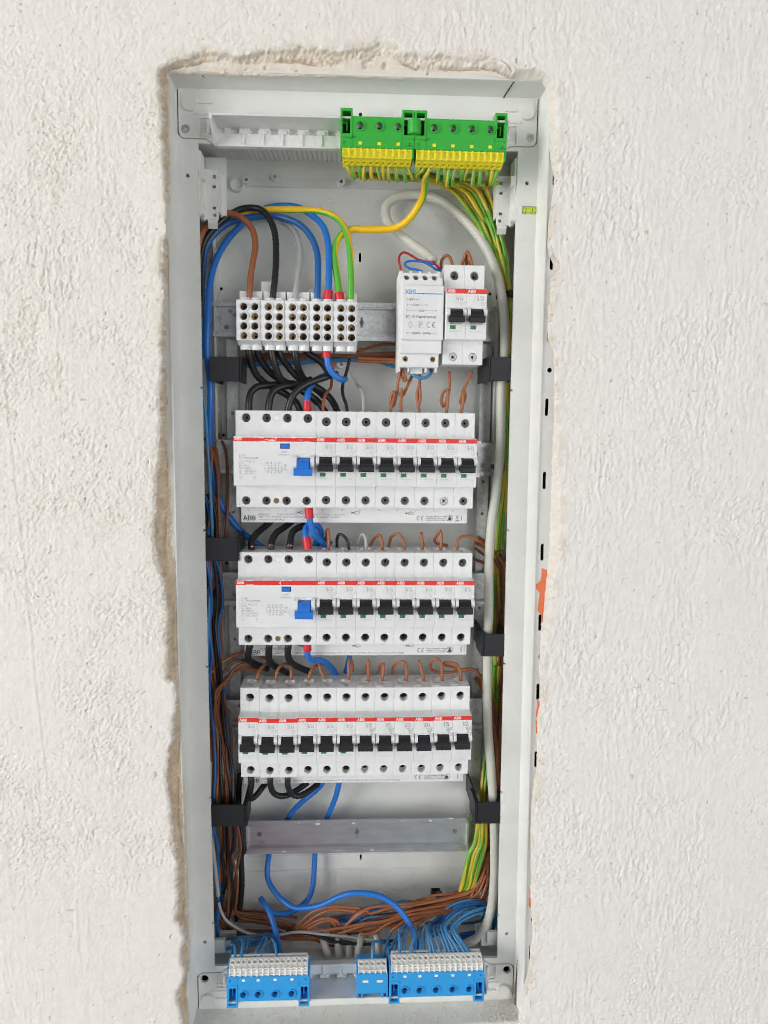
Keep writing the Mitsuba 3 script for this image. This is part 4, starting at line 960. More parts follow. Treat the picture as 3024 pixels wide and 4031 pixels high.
# ---------------------------------------------------------------- wires and cables: each a tube along its own centre line (x,y,z in mm)
WIRES = [
 ('brown_cable','wire_brown',2.75,'-93.7,27.0,136.9 -93.3,27.0,146.0 -92.6,29.0,158.2 -90.6,33.0,174.4 -89.4,37.0,186.2 -92.9,42.0,201.3 -102.0,46.0,211.0 -110.6,48.0,215.0 -120.0,48.0,215.3 -129.2,46.0,208.7 -135.6,42.0,198.0 -139.6,40.0,184.7 -141.7,40.0,169.1 -142.6,40.0,143.4','thick brown cable arching from the first distribution terminal to the left stile',None,()),
 ('black_cable','wire_black',2.85,'-73.6,27.0,137.3 -72.8,28.0,146.6 -71.6,30.0,157.9 -71.1,36.0,179.1 -73.0,43.0,199.8 -79.2,49.0,214.4 -86.6,53.0,221.3 -95.4,55.0,222.9 -104.9,55.0,221.0 -115.3,54.0,214.7 -126.5,52.0,204.2 -134.8,50.0,192.5 -138.6,48.0,176.3 -139.5,46.0,153.7 -140.3,46.0,125.7','thick black cable arching from the second distribution terminal to the left stile',None,()),
 ('grey_cable','wire_grey',2.7,'-54.2,28.0,137.8 -53.4,29.0,147.2 -52.1,34.0,159.0 -50.3,44.0,177.5 -52.3,52.0,193.1 -58.5,58.0,206.0 -68.5,63.0,213.0 -83.4,68.0,215.8 -103.1,70.0,210.1 -122.7,70.0,196.3 -132.7,70.0,177.1','grey cable rising from the third distribution terminal behind the blue ones',None,()),
 ('blue_cable','wire_blue_deep',2.85,'-34.8,28.0,137.8 -34.6,29.0,147.5 -34.3,32.0,162.7 -35.5,38.0,182.2 -41.5,44.0,197.1 -52.2,50.0,208.4 -64.9,55.0,214.2 -76.7,58.0,216.7 -88.4,60.0,216.4 -101.9,61.0,214.9 -116.4,61.0,209.9 -128.8,60.0,199.6 -136.3,58.0,185.9 -138.2,56.0,169.5 -139.4,55.0,145.8 -140.6,55.0,112.6 -141.5,55.0,88.7','darker blue cable without sleeve arching from the fourth distribution terminal',None,()),
 ('blue_cable','wire_blue',2.9,'-25.7,28.0,138.9 -25.1,28.0,144.8 -24.8,32.0,162.9 -25.7,40.0,189.2 -30.2,48.0,205.7 -40.1,57.0,217.4 -53.0,64.0,225.8 -65.9,68.0,228.3 -79.7,70.0,226.9 -93.2,69.0,220.9 -104.3,64.0,210.0 -116.8,56.0,193.4 -125.4,49.0,175.0 -129.9,43.0,153.4 -131.2,38.0,124.8 -132.1,36.0,91.1 -129.6,36.0,63.8 -130.0,37.0,49.7 -131.4,41.0,30.6 -132.1,44.0,13.2 -131.6,48.0,-3.6 -129.3,52.0,-26.5 -123.3,56.0,-46.9 -112.8,58.0,-63.3 -101.9,58.0,-74.4 -90.9,58.0,-82.5 -83.1,60.0,-87.9','long bright blue cable with red sleeve looping down the left side to the middle row',None,((0, 8.5),)),
 ('earth_cable','wire_yg_bright',2.9,'-5.4,28.0,137.7 -5.3,29.0,148.2 -5.3,32.0,163.3 -7.3,38.0,190.1 -12.1,44.0,206.1 -21.7,50.0,216.3 -34.3,54.0,221.1 -53.6,58.0,222.6 -68.2,60.0,222.9 -82.8,62.0,222.7 -96.5,64.0,221.0 -112.0,64.0,212.2','yellow-green cable arching left from the last distribution terminal',None,()),
 ('earth_cable','wire_yg_bright',3.1,'-14.8,28.0,138.2 -15.4,28.0,143.2 -17.2,32.0,157.6 -19.4,36.0,172.9 -19.8,40.0,184.8 -16.3,44.0,195.9 -10.1,46.0,201.8 -2.5,47.0,204.5 5.0,47.0,204.2 20.3,46.0,204.5 32.2,44.0,205.3 41.7,40.0,209.0 48.9,36.0,216.0 53.7,31.0,223.1 56.6,24.0,228.5 56.5,12.0,236.0 57.0,4.0,241.9 56.6,-3.0,247.8','yellow-green cable with red sleeve running from the last terminal up to the green strip',None,((0, 7.5),)),
 ('white_cable','cable_white',4.25,'67.9,34.0,176.1 59.8,42.0,184.6 48.4,52.0,195.1 37.7,60.0,205.2 29.5,65.0,213.8 26.5,69.0,223.4 27.8,72.0,232.3 34.8,73.0,238.9 47.1,72.0,242.2 61.5,68.0,240.8 76.5,61.0,234.8 90.4,54.0,223.0 103.0,47.0,208.2 114.6,41.0,190.3 123.1,36.0,169.5 128.7,33.0,147.8 131.4,31.0,126.3 132.1,29.0,94.9 131.0,29.0,79.8 130.2,30.0,66.8 130.8,32.0,42.9 131.2,32.0,19.4 130.4,31.0,-3.0 128.3,30.0,-29.2 125.2,28.0,-51.7 123.6,27.0,-75.7 123.0,26.0,-96.8 123.8,25.0,-139.4 123.8,26.0,-159.4 124.0,27.0,-177.1 124.8,29.0,-192.4 125.4,29.0,-222.1 127.2,28.0,-255.4 130.1,26.0,-287.2 133.0,26.0,-317.8 134.9,26.0,-342.5 136.9,28.0,-379.9 137.3,28.0,-397.3 137.0,28.0,-414.8 135.2,28.0,-435.0 130.7,29.0,-454.6 123.2,32.0,-468.6 112.7,37.0,-478.5 103.2,42.0,-485.3 93.4,46.0,-490.8','thick white sheathed cable looping over the top and running down the right side',None,()),
 ('red_wire','wire_red',1.05,'67.8,33.0,174.0 63.2,31.0,174.1 54.3,29.0,175.2 46.5,27.0,178.8 41.0,25.0,180.7 37.2,23.0,178.6 35.7,21.0,174.0 36.5,20.0,168.7 38.2,20.0,163.4','thin red wire curling from the white cable into the transformer',None,()),
 ('red_wire','wire_red',1.05,'66.9,35.0,176.0 68.9,33.0,173.0 71.2,34.0,171.1 73.9,38.0,168.8','short red wire end beside the stripped white cable',None,()),
 ('blue_wire','wire_blue',1.05,'67.8,33.0,173.0 63.2,31.0,173.5 56.4,28.0,173.8 47.5,25.0,173.4 42.6,23.0,172.2 41.1,22.0,169.7 45.2,22.0,166.7 51.7,22.0,165.8 56.8,22.0,164.2','thin blue wire looping over the transformer top',None,()),
 ('blue_wire','wire_blue',1.05,'58.8,30.0,173.7 64.2,30.0,171.3 68.9,32.0,168.6 75.1,38.0,168.3','thin blue wire running from the white cable towards the breaker pair',None,()),
 ('brown_wire','wire_brown',1.42,'75.8,46.0,170.9 75.2,42.0,174.9 75.7,36.0,178.5 78.6,32.0,180.6 81.7,30.0,177.9 83.6,29.0,172.0 84.4,30.0,168.6','short brown wire loop over the left breaker of the pair','wire loops at the breakers',()),
 ('brown_wire','wire_brown',1.42,'93.4,38.0,172.4 94.7,35.0,178.2 96.8,32.0,184.1 98.9,31.0,180.6 101.3,30.0,172.6 101.9,30.0,169.0','brown wire loop over the right breaker of the pair, front strand','wire loops at the breakers',()),
 ('brown_wire','wire_brown',1.42,'97.8,40.0,172.9 97.7,37.0,178.7 97.7,35.0,184.1 99.1,35.0,178.3 100.8,36.0,173.2','brown wire loop over the right breaker of the pair, rear strand','wire loops at the breakers',()),
 ('brown_wire','wire_brown',1.42,'39.7,30.0,80.6 37.1,30.0,68.6 35.5,31.0,55.6 33.0,32.0,47.6 30.9,30.0,50.3 31.4,29.0,57.9 33.2,28.0,60.9 34.1,28.0,57.9 31.7,27.0,49.5 29.7,27.0,39.2','twisted brown wire from transformer to the fourth upper-row breaker','wire loops at the breakers',()),
 ('brown_wire','wire_brown',1.42,'50.5,34.0,76.1 46.1,32.0,66.7 42.8,31.0,59.0 40.2,29.0,56.7 38.9,28.0,61.0 40.4,27.0,62.9 40.0,27.0,54.5 40.1,27.0,39.3','curled brown wire from the transformer to the fifth breaker of the upper row','wire loops at the breakers',()),
 ('brown_wire','wire_brown',1.42,'40.3,27.0,80.9 42.5,26.0,75.0 44.4,27.0,70.8 42.1,29.0,70.8 41.5,32.0,78.5','short brown wire bend hanging under the transformer','wire loops at the breakers',()),
 ('brown_wire','wire_brown',1.42,'57.0,30.0,78.7 56.3,30.0,67.8 54.5,30.0,59.7 55.2,29.0,50.4 57.2,27.0,39.5','brown wire pair from the transformer to the sixth breaker of the upper row','wire loops at the breakers',()),
 ('brown_wire','wire_brown',1.42,'56.5,30.0,70.0 56.9,28.0,61.3 57.3,28.0,54.8 56.1,29.0,49.4','brown wire bend lying against the sixth breaker feed','wire loops at the breakers',()),
 ('brown_wire','wire_brown',1.42,'83.2,30.0,79.6 83.3,29.0,66.0 81.8,29.0,55.7 78.6,30.0,48.0 76.4,29.0,52.7 78.3,28.0,61.4 81.4,27.0,62.9 81.7,26.0,52.9 80.5,27.0,39.8','brown wire with round loop hanging from the breaker pair to the upper row','wire loops at the breakers',()),
 ('brown_wire','wire_brown',1.42,'103.5,30.0,79.9 98.8,30.0,68.5 95.8,30.0,60.8 94.0,30.0,51.2 95.9,29.0,51.0 97.8,28.0,56.4 97.5,27.0,60.2 95.8,27.0,61.6 95.8,26.0,55.3 93.6,27.0,40.0','brown wire with narrow loop hanging from the breaker pair to the upper row','wire loops at the breakers',()),
 ('blue_wire','wire_blue_small',1.5,'47.3,30.0,80.1 50.4,27.0,75.7 57.9,25.0,73.0 64.0,26.0,74.8 66.7,28.0,78.9 65.5,31.0,82.6','blue wire loop hanging under the transformer',None,()),
 ('black_wire','wire_black',1.5,'-6.1,52.0,90.6 -8.4,50.0,79.8 -11.5,46.0,69.9 -12.5,42.0,62.0 -11.5,38.0,56.1 -9.1,33.0,49.3 -7.4,29.0,40.2','black wire running down from the top rail to the second breaker of the upper row','wire loops at the breakers',()),
 ('grey_wire','wire_grey',1.5,'-5.7,62.0,84.5 -2.2,63.0,74.8 1.8,60.0,67.3 4.6,48.0,63.9 6.6,36.0,56.3 6.8,29.0,40.4','pale grey wire bending down to the third breaker of the upper row','wire loops at the breakers',()),
 ('brown_wire','wire_brown',1.42,'-20.4,62.0,89.2 -22.1,62.0,76.4 -22.9,56.0,65.3 -27.0,40.0,58.8 -29.0,32.0,51.9 -29.5,28.0,39.9','brown wire bending down to the first breaker of the upper row','wire loops at the breakers',()),
 ('black_cable','wire_black',3.1,'-94.8,27.0,99.2 -94.4,28.0,92.8 -93.3,31.0,84.7 -89.4,36.0,74.8 -82.5,42.0,67.7 -72.4,47.0,62.3 -62.8,49.0,57.2 -54.1,49.0,50.0 -49.6,47.0,40.3','black lead from the first distribution terminal crossing right behind the others','heavy black leads',()),
 ('black_cable','wire_black',3.1,'-88.1,30.0,97.8 -86.6,33.0,91.5 -82.9,38.0,83.5 -75.8,43.0,75.4 -66.6,48.0,70.1 -56.2,53.0,65.2 -44.6,55.0,58.1 -33.7,55.0,49.5','black lead from the right hole of the first distribution terminal','heavy black leads',()),
 ('black_cable','wire_black',3.1,'-75.4,27.0,99.5 -74.3,27.0,93.1 -72.4,29.0,84.0 -68.4,34.0,73.1 -62.2,40.0,66.4 -50.1,48.0,61.7 -40.5,52.0,56.1 -33.6,52.0,50.4 -27.2,50.0,40.7','black lead from the second distribution terminal sweeping right','heavy black leads',()),
 ('black_cable','wire_black',3.1,'-69.9,31.0,98.2 -67.3,33.0,90.9 -61.1,39.0,82.1 -53.7,43.0,73.9 -45.2,47.0,68.5 -34.5,49.0,63.9 -25.7,49.0,57.2 -19.3,45.0,48.5 -15.8,41.0,39.7','black lead from the right hole of the second distribution terminal','heavy black leads',()),
 ('black_cable','wire_black',3.1,'-54.8,27.0,99.9 -54.2,27.0,93.4 -52.7,30.0,84.4 -49.5,37.0,75.5 -44.1,44.0,68.3 -36.6,52.0,63.0 -28.8,56.0,56.4','black lead from the third distribution terminal','heavy black leads',()),
 ('black_cable','wire_black',3.1,'-47.2,38.0,99.2 -43.0,41.0,93.9 -37.3,43.0,90.8 -30.6,45.0,85.8 -26.2,46.0,79.3 -23.8,48.0,72.7','black lead from the right hole of the third distribution terminal','heavy black leads',()),
 ('black_cable','wire_black',3.1,'-94.9,26.0,39.1 -94.8,27.0,49.0 -93.5,29.0,57.5 -88.6,32.0,63.1 -80.1,37.0,65.1 -69.1,43.0,66.5 -55.9,48.0,67.6','black lead bending into the first terminal of the upper residual current switch','heavy black leads',()),
 ('black_cable','wire_black',3.1,'-77.7,26.0,39.3 -76.9,27.0,49.2 -74.1,29.0,58.7 -67.7,32.0,63.4 -58.1,37.0,65.2 -47.8,42.0,68.2 -40.3,46.0,71.4','black lead bending into the second terminal of the upper residual current switch','heavy black leads',()),
 ('black_cable','wire_black',3.1,'-61.0,26.0,39.5 -58.8,26.0,49.4 -53.6,26.0,58.9 -45.2,28.0,65.7 -35.9,31.0,69.9 -23.6,36.0,74.4 -18.9,40.0,76.1','black lead bending into the third terminal of the upper residual current switch','heavy black leads',(('tip', 0, 3),)),
 ('blue_cable','wire_blue',2.85,'-27.0,27.0,97.6 -26.4,27.0,92.0 -25.2,27.0,84.6 -22.1,28.0,77.3 -16.8,29.0,72.5 -12.1,32.0,70.6 -10.2,37.0,71.8','short bright blue cable with red sleeve hanging below the fourth distribution terminal','heavy black leads',((0, 8),)),
 ('blue_cable','wire_blue',2.85,'-43.4,26.0,41.2 -43.4,26.0,46.8 -43.1,28.0,56.3 -41.2,33.0,64.1 -36.2,40.0,70.6 -26.8,48.0,75.5 -17.1,54.0,77.0','bright blue cable with red sleeve entering the neutral of the upper residual current switch','heavy black leads',((0, 10),)),
 ('black_cable','wire_black',3.1,'-93.6,27.0,-82.0 -93.6,30.0,-75.1 -91.0,37.0,-70.2 -86.4,44.0,-66.2 -81.0,50.0,-62.0 -74.4,54.0,-55.4','black lead bending into the first terminal of the middle residual current switch','heavy black leads',(('tip', 0, 2.5),)),
 ('black_cable','wire_black',3.1,'-76.0,27.0,-81.6 -75.6,31.0,-75.2 -72.1,38.0,-68.8 -66.7,44.0,-65.1 -61.2,50.0,-61.4 -54.4,54.0,-55.3','black lead bending into the second terminal of the middle residual current switch','heavy black leads',(('tip', 0, 3),)),
 ('black_cable','wire_black',3.1,'-59.3,27.0,-81.5 -58.5,31.0,-73.1 -56.8,37.0,-67.1 -51.7,42.0,-64.0 -45.0,46.0,-61.8 -37.3,52.0,-58.0','black lead bending into the third terminal of the middle residual current switch','heavy black leads',(('tip', 0, 3),)),
 ('blue_cable','wire_blue',2.95,'-41.9,24.0,-42.8 -41.1,24.0,-51.5 -40.0,25.0,-59.4 -36.6,28.0,-68.6 -30.8,36.0,-76.2 -26.1,44.0,-82.0','bright blue cable with red sleeve leaving the upper residual current switch downwards','heavy black leads',((0, 10),)),
 ('blue_cable','wire_blue',2.95,'-42.8,25.0,-81.4 -43.5,26.0,-74.2 -45.1,28.0,-68.2 -43.9,33.0,-62.0 -39.8,38.0,-59.4 -34.0,42.0,-62.9 -31.1,46.0,-70.2 -36.4,54.0,-80.6','bright blue cable with red sleeve looping into the middle residual current switch','heavy black leads',((0, 10.5),)),
 ('blue_cable','wire_blue_deep',2.9,'-40.5,58.0,-87.4 -34.4,56.0,-82.0 -28.3,54.0,-77.5 -22.3,54.0,-81.6','deep blue cable crossing behind the loop above the middle row','heavy black leads',()),
 ('brown_wire','wire_brown',1.42,'-24.0,30.0,-82.6 -24.0,30.0,-70.3 -24.7,31.0,-64.0 -25.7,33.0,-65.0 -26.0,38.0,-71.5 -26.6,48.0,-81.6','brown wire loop entering the first breaker from left in the middle row','wire loops at the breakers',()),
 ('black_wire','wire_black',1.42,'-5.2,30.0,-82.5 -7.3,30.0,-73.8 -11.2,31.0,-69.4 -14.5,33.0,-68.8 -16.2,36.0,-73.0 -16.5,46.0,-82.5','black wire loop entering the second breaker from left in the middle row','wire loops at the breakers',()),
 ('grey_wire','wire_grey',1.42,'10.3,30.0,-82.4 9.8,30.0,-72.6 7.8,31.0,-68.4 5.5,36.0,-70.8 2.9,46.0,-79.3','grey wire loop entering the third breaker from left in the middle row','wire loops at the breakers',()),
 ('brown_wire','wire_brown',1.42,'25.3,30.0,-82.4 24.4,30.0,-73.7 22.8,31.0,-69.3 19.1,36.0,-71.6 14.6,48.0,-80.8','brown wire loop entering the fourth breaker from left in the middle row','wire loops at the breakers',()),
 ('brown_wire','wire_brown',1.42,'46.1,30.0,-82.3 43.9,30.0,-72.4 39.3,32.0,-68.1 34.2,37.0,-71.1 31.7,48.0,-82.0','brown wire loop entering the fifth breaker from left in the middle row','wire loops at the breakers',()),
 ('brown_wire','wire_brown',1.42,'62.1,30.0,-82.2 61.2,30.0,-72.3 60.4,31.0,-66.7 61.4,36.0,-72.0 64.7,48.0,-81.2','brown wire loop entering the sixth breaker from left in the middle row','wire loops at the breakers',()),
 ('brown_wire','wire_brown',1.42,'78.7,30.0,-82.2 79.2,30.0,-69.8 78.2,31.0,-64.9 75.3,33.0,-69.1 73.8,38.0,-74.7 76.7,43.0,-78.4 87.5,50.0,-81.5','brown wire loop entering the seventh breaker from left in the middle row','wire loops at the breakers',()),
 ('brown_wire','wire_brown',1.42,'94.1,30.0,-82.1 93.7,30.0,-75.8 96.2,31.0,-71.1 102.5,33.0,-69.6 111.4,35.0,-72.9 121.8,38.0,-79.4 129.8,40.0,-85.9 137.0,41.0,-95.9 141.4,42.0,-109.8 143.3,42.0,-133.6','brown wire loop entering the eighth breaker from left in the middle row','wire loops at the breakers',()),
 ('brown_wire','wire_brown',1.42,'-90.1,30.0,-205.0 -88.7,31.0,-199.2 -86.3,36.0,-195.7 -82.4,42.0,-193.5 -76.6,50.0,-192.9','brown wire loop entering the first breaker from left in the bottom row','wire loops at the breakers',()),
 ('brown_wire','wire_brown',1.42,'-72.4,30.0,-205.6 -71.5,31.0,-198.2 -69.2,34.0,-194.1 -65.6,39.0,-192.9 -59.1,46.0,-194.7','brown wire loop entering the second breaker from left in the bottom row','wire loops at the breakers',()),
 ('brown_wire','wire_brown',1.42,'-57.8,30.0,-205.1 -58.3,31.0,-197.3 -58.6,36.0,-193.2 -58.1,46.0,-192.8','brown wire loop entering the third breaker from left in the bottom row','wire loops at the breakers',()),
 ('brown_wire','wire_brown',1.42,'-42.2,30.0,-205.2 -40.2,31.0,-197.9 -36.5,36.0,-194.4 -31.6,42.0,-194.2 -27.8,50.0,-196.3','brown wire loop entering the fourth breaker from left in the bottom row','wire loops at the breakers',()),
 ('brown_wire','wire_brown',1.42,'-26.3,30.0,-204.5 -30.3,31.0,-197.9 -32.6,35.0,-191.5 -33.7,42.0,-190.6','brown wire loop entering the fifth breaker from left in the bottom row','wire loops at the breakers',()),
 ('brown_wire','wire_brown',1.42,'-4.4,30.0,-205.4 -4.9,30.0,-196.1 -4.7,32.0,-188.6 -3.0,34.0,-187.1 -1.4,38.0,-192.6 -1.0,44.0,-201.8','brown wire loop entering the sixth breaker from left in the bottom row','wire loops at the breakers',()),
 ('brown_wire','wire_brown',1.42,'13.8,30.0,-206.6 13.5,30.0,-195.8 13.3,31.0,-187.2 12.3,35.0,-192.7 11.5,44.0,-203.4','brown wire loop entering the seventh breaker from left in the bottom row','wire loops at the breakers',()),
 ('brown_wire','wire_brown',1.42,'26.4,30.0,-206.7 27.6,30.0,-195.8 27.4,31.0,-189.9 24.4,35.0,-193.9 22.9,42.0,-202.8','brown wire loop entering the eighth breaker from left in the bottom row','wire loops at the breakers',()),
 ('brown_wire','wire_brown',1.42,'49.0,30.0,-206.8 49.2,30.0,-194.8 47.1,31.0,-189.2 42.1,33.0,-189.2 37.8,37.0,-194.6 36.6,44.0,-204.1','brown wire loop entering the ninth breaker from left in the bottom row','wire loops at the breakers',()),
 ('brown_wire','wire_brown',1.42,'65.5,30.0,-206.9 63.3,31.0,-196.3 60.8,33.0,-188.2 64.0,40.0,-198.7','brown wire loop entering the tenth breaker from left in the bottom row','wire loops at the breakers',()),
 ('brown_wire','wire_brown',1.42,'82.7,30.0,-206.5 82.2,30.0,-196.1 80.4,31.0,-188.1 76.5,32.0,-185.5 73.3,34.0,-188.5 72.2,37.0,-194.8 75.4,40.0,-200.5 88.2,44.0,-203.4 103.7,45.0,-202.0 115.5,45.0,-201.4 121.8,46.0,-208.8 124.2,48.0,-218.1','brown wire loop entering the eleventh breaker from left in the bottom row','wire loops at the breakers',()),
 ('brown_wire','wire_brown',1.42,'100.3,30.0,-206.6 99.5,30.0,-197.4 95.5,31.0,-190.8 90.0,33.0,-189.9 85.0,34.0,-190.6 86.0,36.0,-193.4 93.4,40.0,-196.7 103.2,42.0,-200.1 113.9,43.0,-200.0 123.2,44.0,-207.5','brown wire loop entering the twelfth breaker from left in the bottom row','wire loops at the breakers',()),
 ('blue_cable','wire_blue',2.9,'-42.9,24.0,-168.2 -42.9,24.0,-174.2 -42.6,26.0,-181.1 -39.2,29.0,-185.9 -32.4,34.0,-187.5 -25.6,40.0,-192.6 -20.1,47.0,-200.6 -16.5,54.0,-209.8','bright blue cable with red sleeve leaving the middle residual current switch downwards','heavy black leads',((0, 7),)),
 ('blue_cable','wire_blue',2.6,'-2.8,56.0,-186.1 -4.3,56.0,-193.5 -7.3,58.0,-208.0','blue cable passing behind the sixth breaker of the bottom row','heavy black leads',()),
 ('black_cable','wire_black',3.1,'-94.8,26.0,-168.6 -97.0,29.0,-177.6 -98.1,36.0,-186.9 -92.4,46.0,-195.3 -82.1,54.0,-202.1','black lead from the first terminal of the middle residual current switch downwards','heavy black leads',()),
 ('black_cable','wire_black',3.1,'-77.5,26.0,-168.7 -78.5,28.0,-178.4 -78.4,35.0,-188.7 -72.1,44.0,-197.8 -62.7,54.0,-206.4','black lead from the second terminal of the middle residual current switch downwards','heavy black leads',()),
 ('black_cable','wire_black',3.1,'-59.9,26.0,-168.7 -61.2,28.0,-178.4 -59.3,34.0,-188.5 -51.8,42.0,-196.8 -41.0,50.0,-204.2','black lead from the third terminal of the middle residual current switch downwards','heavy black leads',()),
 ('black_cable','wire_black',2.8,'-96.1,30.0,-298.1 -95.6,30.0,-307.1 -97.2,32.0,-317.6 -95.9,34.0,-322.7 -91.7,37.0,-320.7 -86.9,40.0,-315.3 -81.9,46.0,-310.7','short black loop under the first breaker of the bottom row','heavy black leads',()),
 ('black_cable','wire_black',2.8,'-77.7,30.0,-298.3 -77.8,30.0,-307.3 -74.7,32.0,-316.6 -67.7,35.0,-321.1 -60.9,39.0,-321.6 -54.0,44.0,-319.9 -44.1,52.0,-316.3','black loop under the second breaker of the bottom row','heavy black leads',()),
 ('black_cable','wire_black',2.8,'-61.4,30.0,-298.5 -61.2,30.0,-309.6 -57.5,32.0,-317.9 -52.4,34.0,-320.8 -45.5,39.0,-320.7 -39.6,45.0,-319.5 -32.7,54.0,-317.4','black loop under the third breaker of the bottom row','heavy black leads',()),
 ('blue_cable','wire_blue',2.75,'-28.5,52.0,-314.3 -30.6,53.0,-318.6 -35.9,55.0,-325.6 -48.7,60.0,-339.0 -59.6,66.0,-353.2 -65.2,70.0,-364.3 -82.3,73.0,-391.4 -84.2,73.0,-405.2 -85.3,71.0,-414.4 -84.6,67.0,-423.4 -78.6,60.0,-431.7 -68.4,52.0,-438.1 -56.4,46.0,-442.1 -43.7,43.0,-440.6 -28.9,40.0,-435.6 -13.3,38.0,-426.8 -0.8,36.0,-421.8 10.3,34.0,-420.7 21.6,32.0,-421.0 32.9,30.0,-424.7 43.0,28.0,-431.6 50.5,26.0,-439.9 56.6,22.0,-448.1 59.8,15.0,-453.9 61.1,8.0,-459.6 60.9,-2.0,-464.1','bright blue cable sweeping through a big loop to the long neutral strip',None,()),
 ('blue_cable','wire_blue',2.7,'-12.8,54.0,-315.4 -13.9,55.0,-321.4 -15.9,58.0,-331.8 -20.2,64.0,-347.1 -26.1,72.0,-365.9 -36.7,74.0,-397.4 -37.5,73.0,-406.0 -38.0,71.0,-418.7 -39.4,68.0,-434.2 -42.6,66.0,-444.4 -48.9,63.0,-450.4 -58.5,61.0,-455.8 -70.3,61.0,-459.0 -81.0,62.0,-457.1','bright blue cable hanging straight behind the empty rail',None,()),
 ('blue_cable','wire_blue',2.8,'-90.2,54.0,-437.3 -85.9,48.0,-438.5 -80.1,41.0,-444.1 -75.3,34.0,-452.8 -71.2,24.0,-460.3 -68.6,12.0,-462.7 -67.2,0.0,-464.7 -66.9,-6.0,-465.0','bright blue cable end diving into the lower left neutral strip',None,()),
 ('blue_wire','wire_blue_small',1.32,'-107.9,-8.0,-461.9 -107.7,-1.9,-455.8 -109.3,5.9,-452.9 -112.6,14.7,-457.3 -116.7,24.0,-465.8','thin blue wire in clamp one of the lower left neutral strip','blue wires at the neutral strips',()),
 ('blue_wire','wire_blue_small',1.32,'-103.3,-8.0,-462.0 -102.1,-1.9,-454.9 -101.6,5.9,-452.0 -103.7,14.7,-452.9 -108.0,24.0,-457.8','thin blue wire in clamp two of the lower left neutral strip','blue wires at the neutral strips',()),
 ('blue_wire','wire_blue_small',1.32,'-98.9,-8.0,-462.1 -99.0,0.6,-456.8 -98.4,11.7,-454.1 -98.9,24.0,-455.3','thin blue wire in clamp three of the lower left neutral strip','blue wires at the neutral strips',()),
 ('blue_wire','wire_blue_small',1.32,'-93.9,-8.0,-462.3 -96.9,0.6,-461.1 -98.9,11.7,-460.6 -99.9,24.0,-460.7','thin blue wire in clamp four of the lower left neutral strip','blue wires at the neutral strips',()),
 ('blue_wire','wire_blue_small',1.32,'-88.2,-8.0,-462.4 -89.5,-1.9,-457.3 -87.7,5.9,-454.5 -84.5,14.7,-455.5 -83.6,24.0,-456.7','thin blue wire in clamp five of the lower left neutral strip','blue wires at the neutral strips',()),
 ('blue_wire','wire_blue_small',1.32,'-83.5,-8.0,-462.5 -83.9,-1.9,-456.4 -82.6,5.9,-454.7 -80.4,14.7,-453.4 -83.6,24.0,-456.7','thin blue wire in clamp six of the lower left neutral strip','blue wires at the neutral strips',()),
 ('blue_wire','wire_blue_small',1.32,'-78.0,-8.0,-462.7 -77.3,0.6,-457.3 -76.4,11.7,-457.9 -75.3,24.0,-461.3','thin blue wire in clamp seven of the lower left neutral strip','blue wires at the neutral strips',()),
 ('blue_wire','wire_blue_small',1.32,'-73.1,-8.0,-462.8 -72.9,0.6,-460.7 -72.2,11.7,-459.1 -72.4,24.0,-461.4','thin blue wire in clamp eight of the lower left neutral strip','blue wires at the neutral strips',()),
 ('blue_wire','wire_blue_small',1.32,'-68.0,-8.0,-462.9 -70.0,-1.9,-455.7 -71.8,5.9,-451.2 -75.4,14.7,-453.3 -80.1,24.0,-458.8','thin blue wire in clamp nine of the lower left neutral strip','blue wires at the neutral strips',()),
 ('blue_wire','wire_blue_small',1.32,'18.2,-8.0,-474.2 18.7,-3.7,-457.9 19.3,2.0,-450.9 21.6,8.3,-453.1 28.8,15.0,-458.8 36.8,22.0,-466.7','thin blue wire in clamp three of the short neutral strip','blue wires at the neutral strips',()),
 ('blue_wire','wire_blue_small',1.32,'23.6,-8.0,-474.3 27.6,0.0,-467.4 32.3,10.4,-459.3 37.2,22.0,-454.3','thin blue wire in clamp four of the short neutral strip','blue wires at the neutral strips',()),
 ('blue_wire','wire_blue_small',1.32,'28.5,-8.0,-474.4 33.0,0.0,-466.2 38.5,10.4,-458.1 44.8,22.0,-457.2','thin blue wire in clamp five of the short neutral strip','blue wires at the neutral strips',()),
 ('blue_wire','wire_blue_small',1.32,'37.4,-8.0,-462.3 39.7,1.1,-456.7 43.5,12.9,-456.0 48.3,26.0,-458.8','thin blue wire in clamp one of the long neutral strip','blue wires at the neutral strips',()),
 ('blue_wire','wire_blue_small',1.32,'42.8,-8.0,-462.4 44.5,-1.6,-454.9 44.2,6.8,-446.4 46.7,16.1,-445.3 51.9,26.0,-450.1','thin blue wire in clamp two of the long neutral strip','blue wires at the neutral strips',()),
 ('blue_wire','wire_blue_small',1.32,'47.9,-8.0,-462.3 48.7,1.1,-454.3 49.6,12.9,-448.2 52.2,26.0,-450.1','thin blue wire in clamp three of the long neutral strip','blue wires at the neutral strips',()),
 ('blue_wire','wire_blue_small',1.32,'53.0,-8.0,-462.1 55.3,-1.6,-452.5 58.7,6.8,-446.1 59.8,16.1,-447.0 57.0,26.0,-452.2','thin blue wire in clamp four of the long neutral strip','blue wires at the neutral strips',()),
 ('blue_wire','wire_blue_small',1.32,'57.9,-8.0,-462.2 59.3,1.1,-454.5 61.2,12.9,-449.8 64.6,26.0,-452.4','thin blue wire in clamp five of the long neutral strip','blue wires at the neutral strips',()),
 ('blue_wire','wire_blue_small',1.32,'63.0,-8.0,-462.3 63.5,1.1,-454.6 64.5,12.9,-449.9 67.6,26.0,-452.4','thin blue wire in clamp six of the long neutral strip','blue wires at the neutral strips',()),
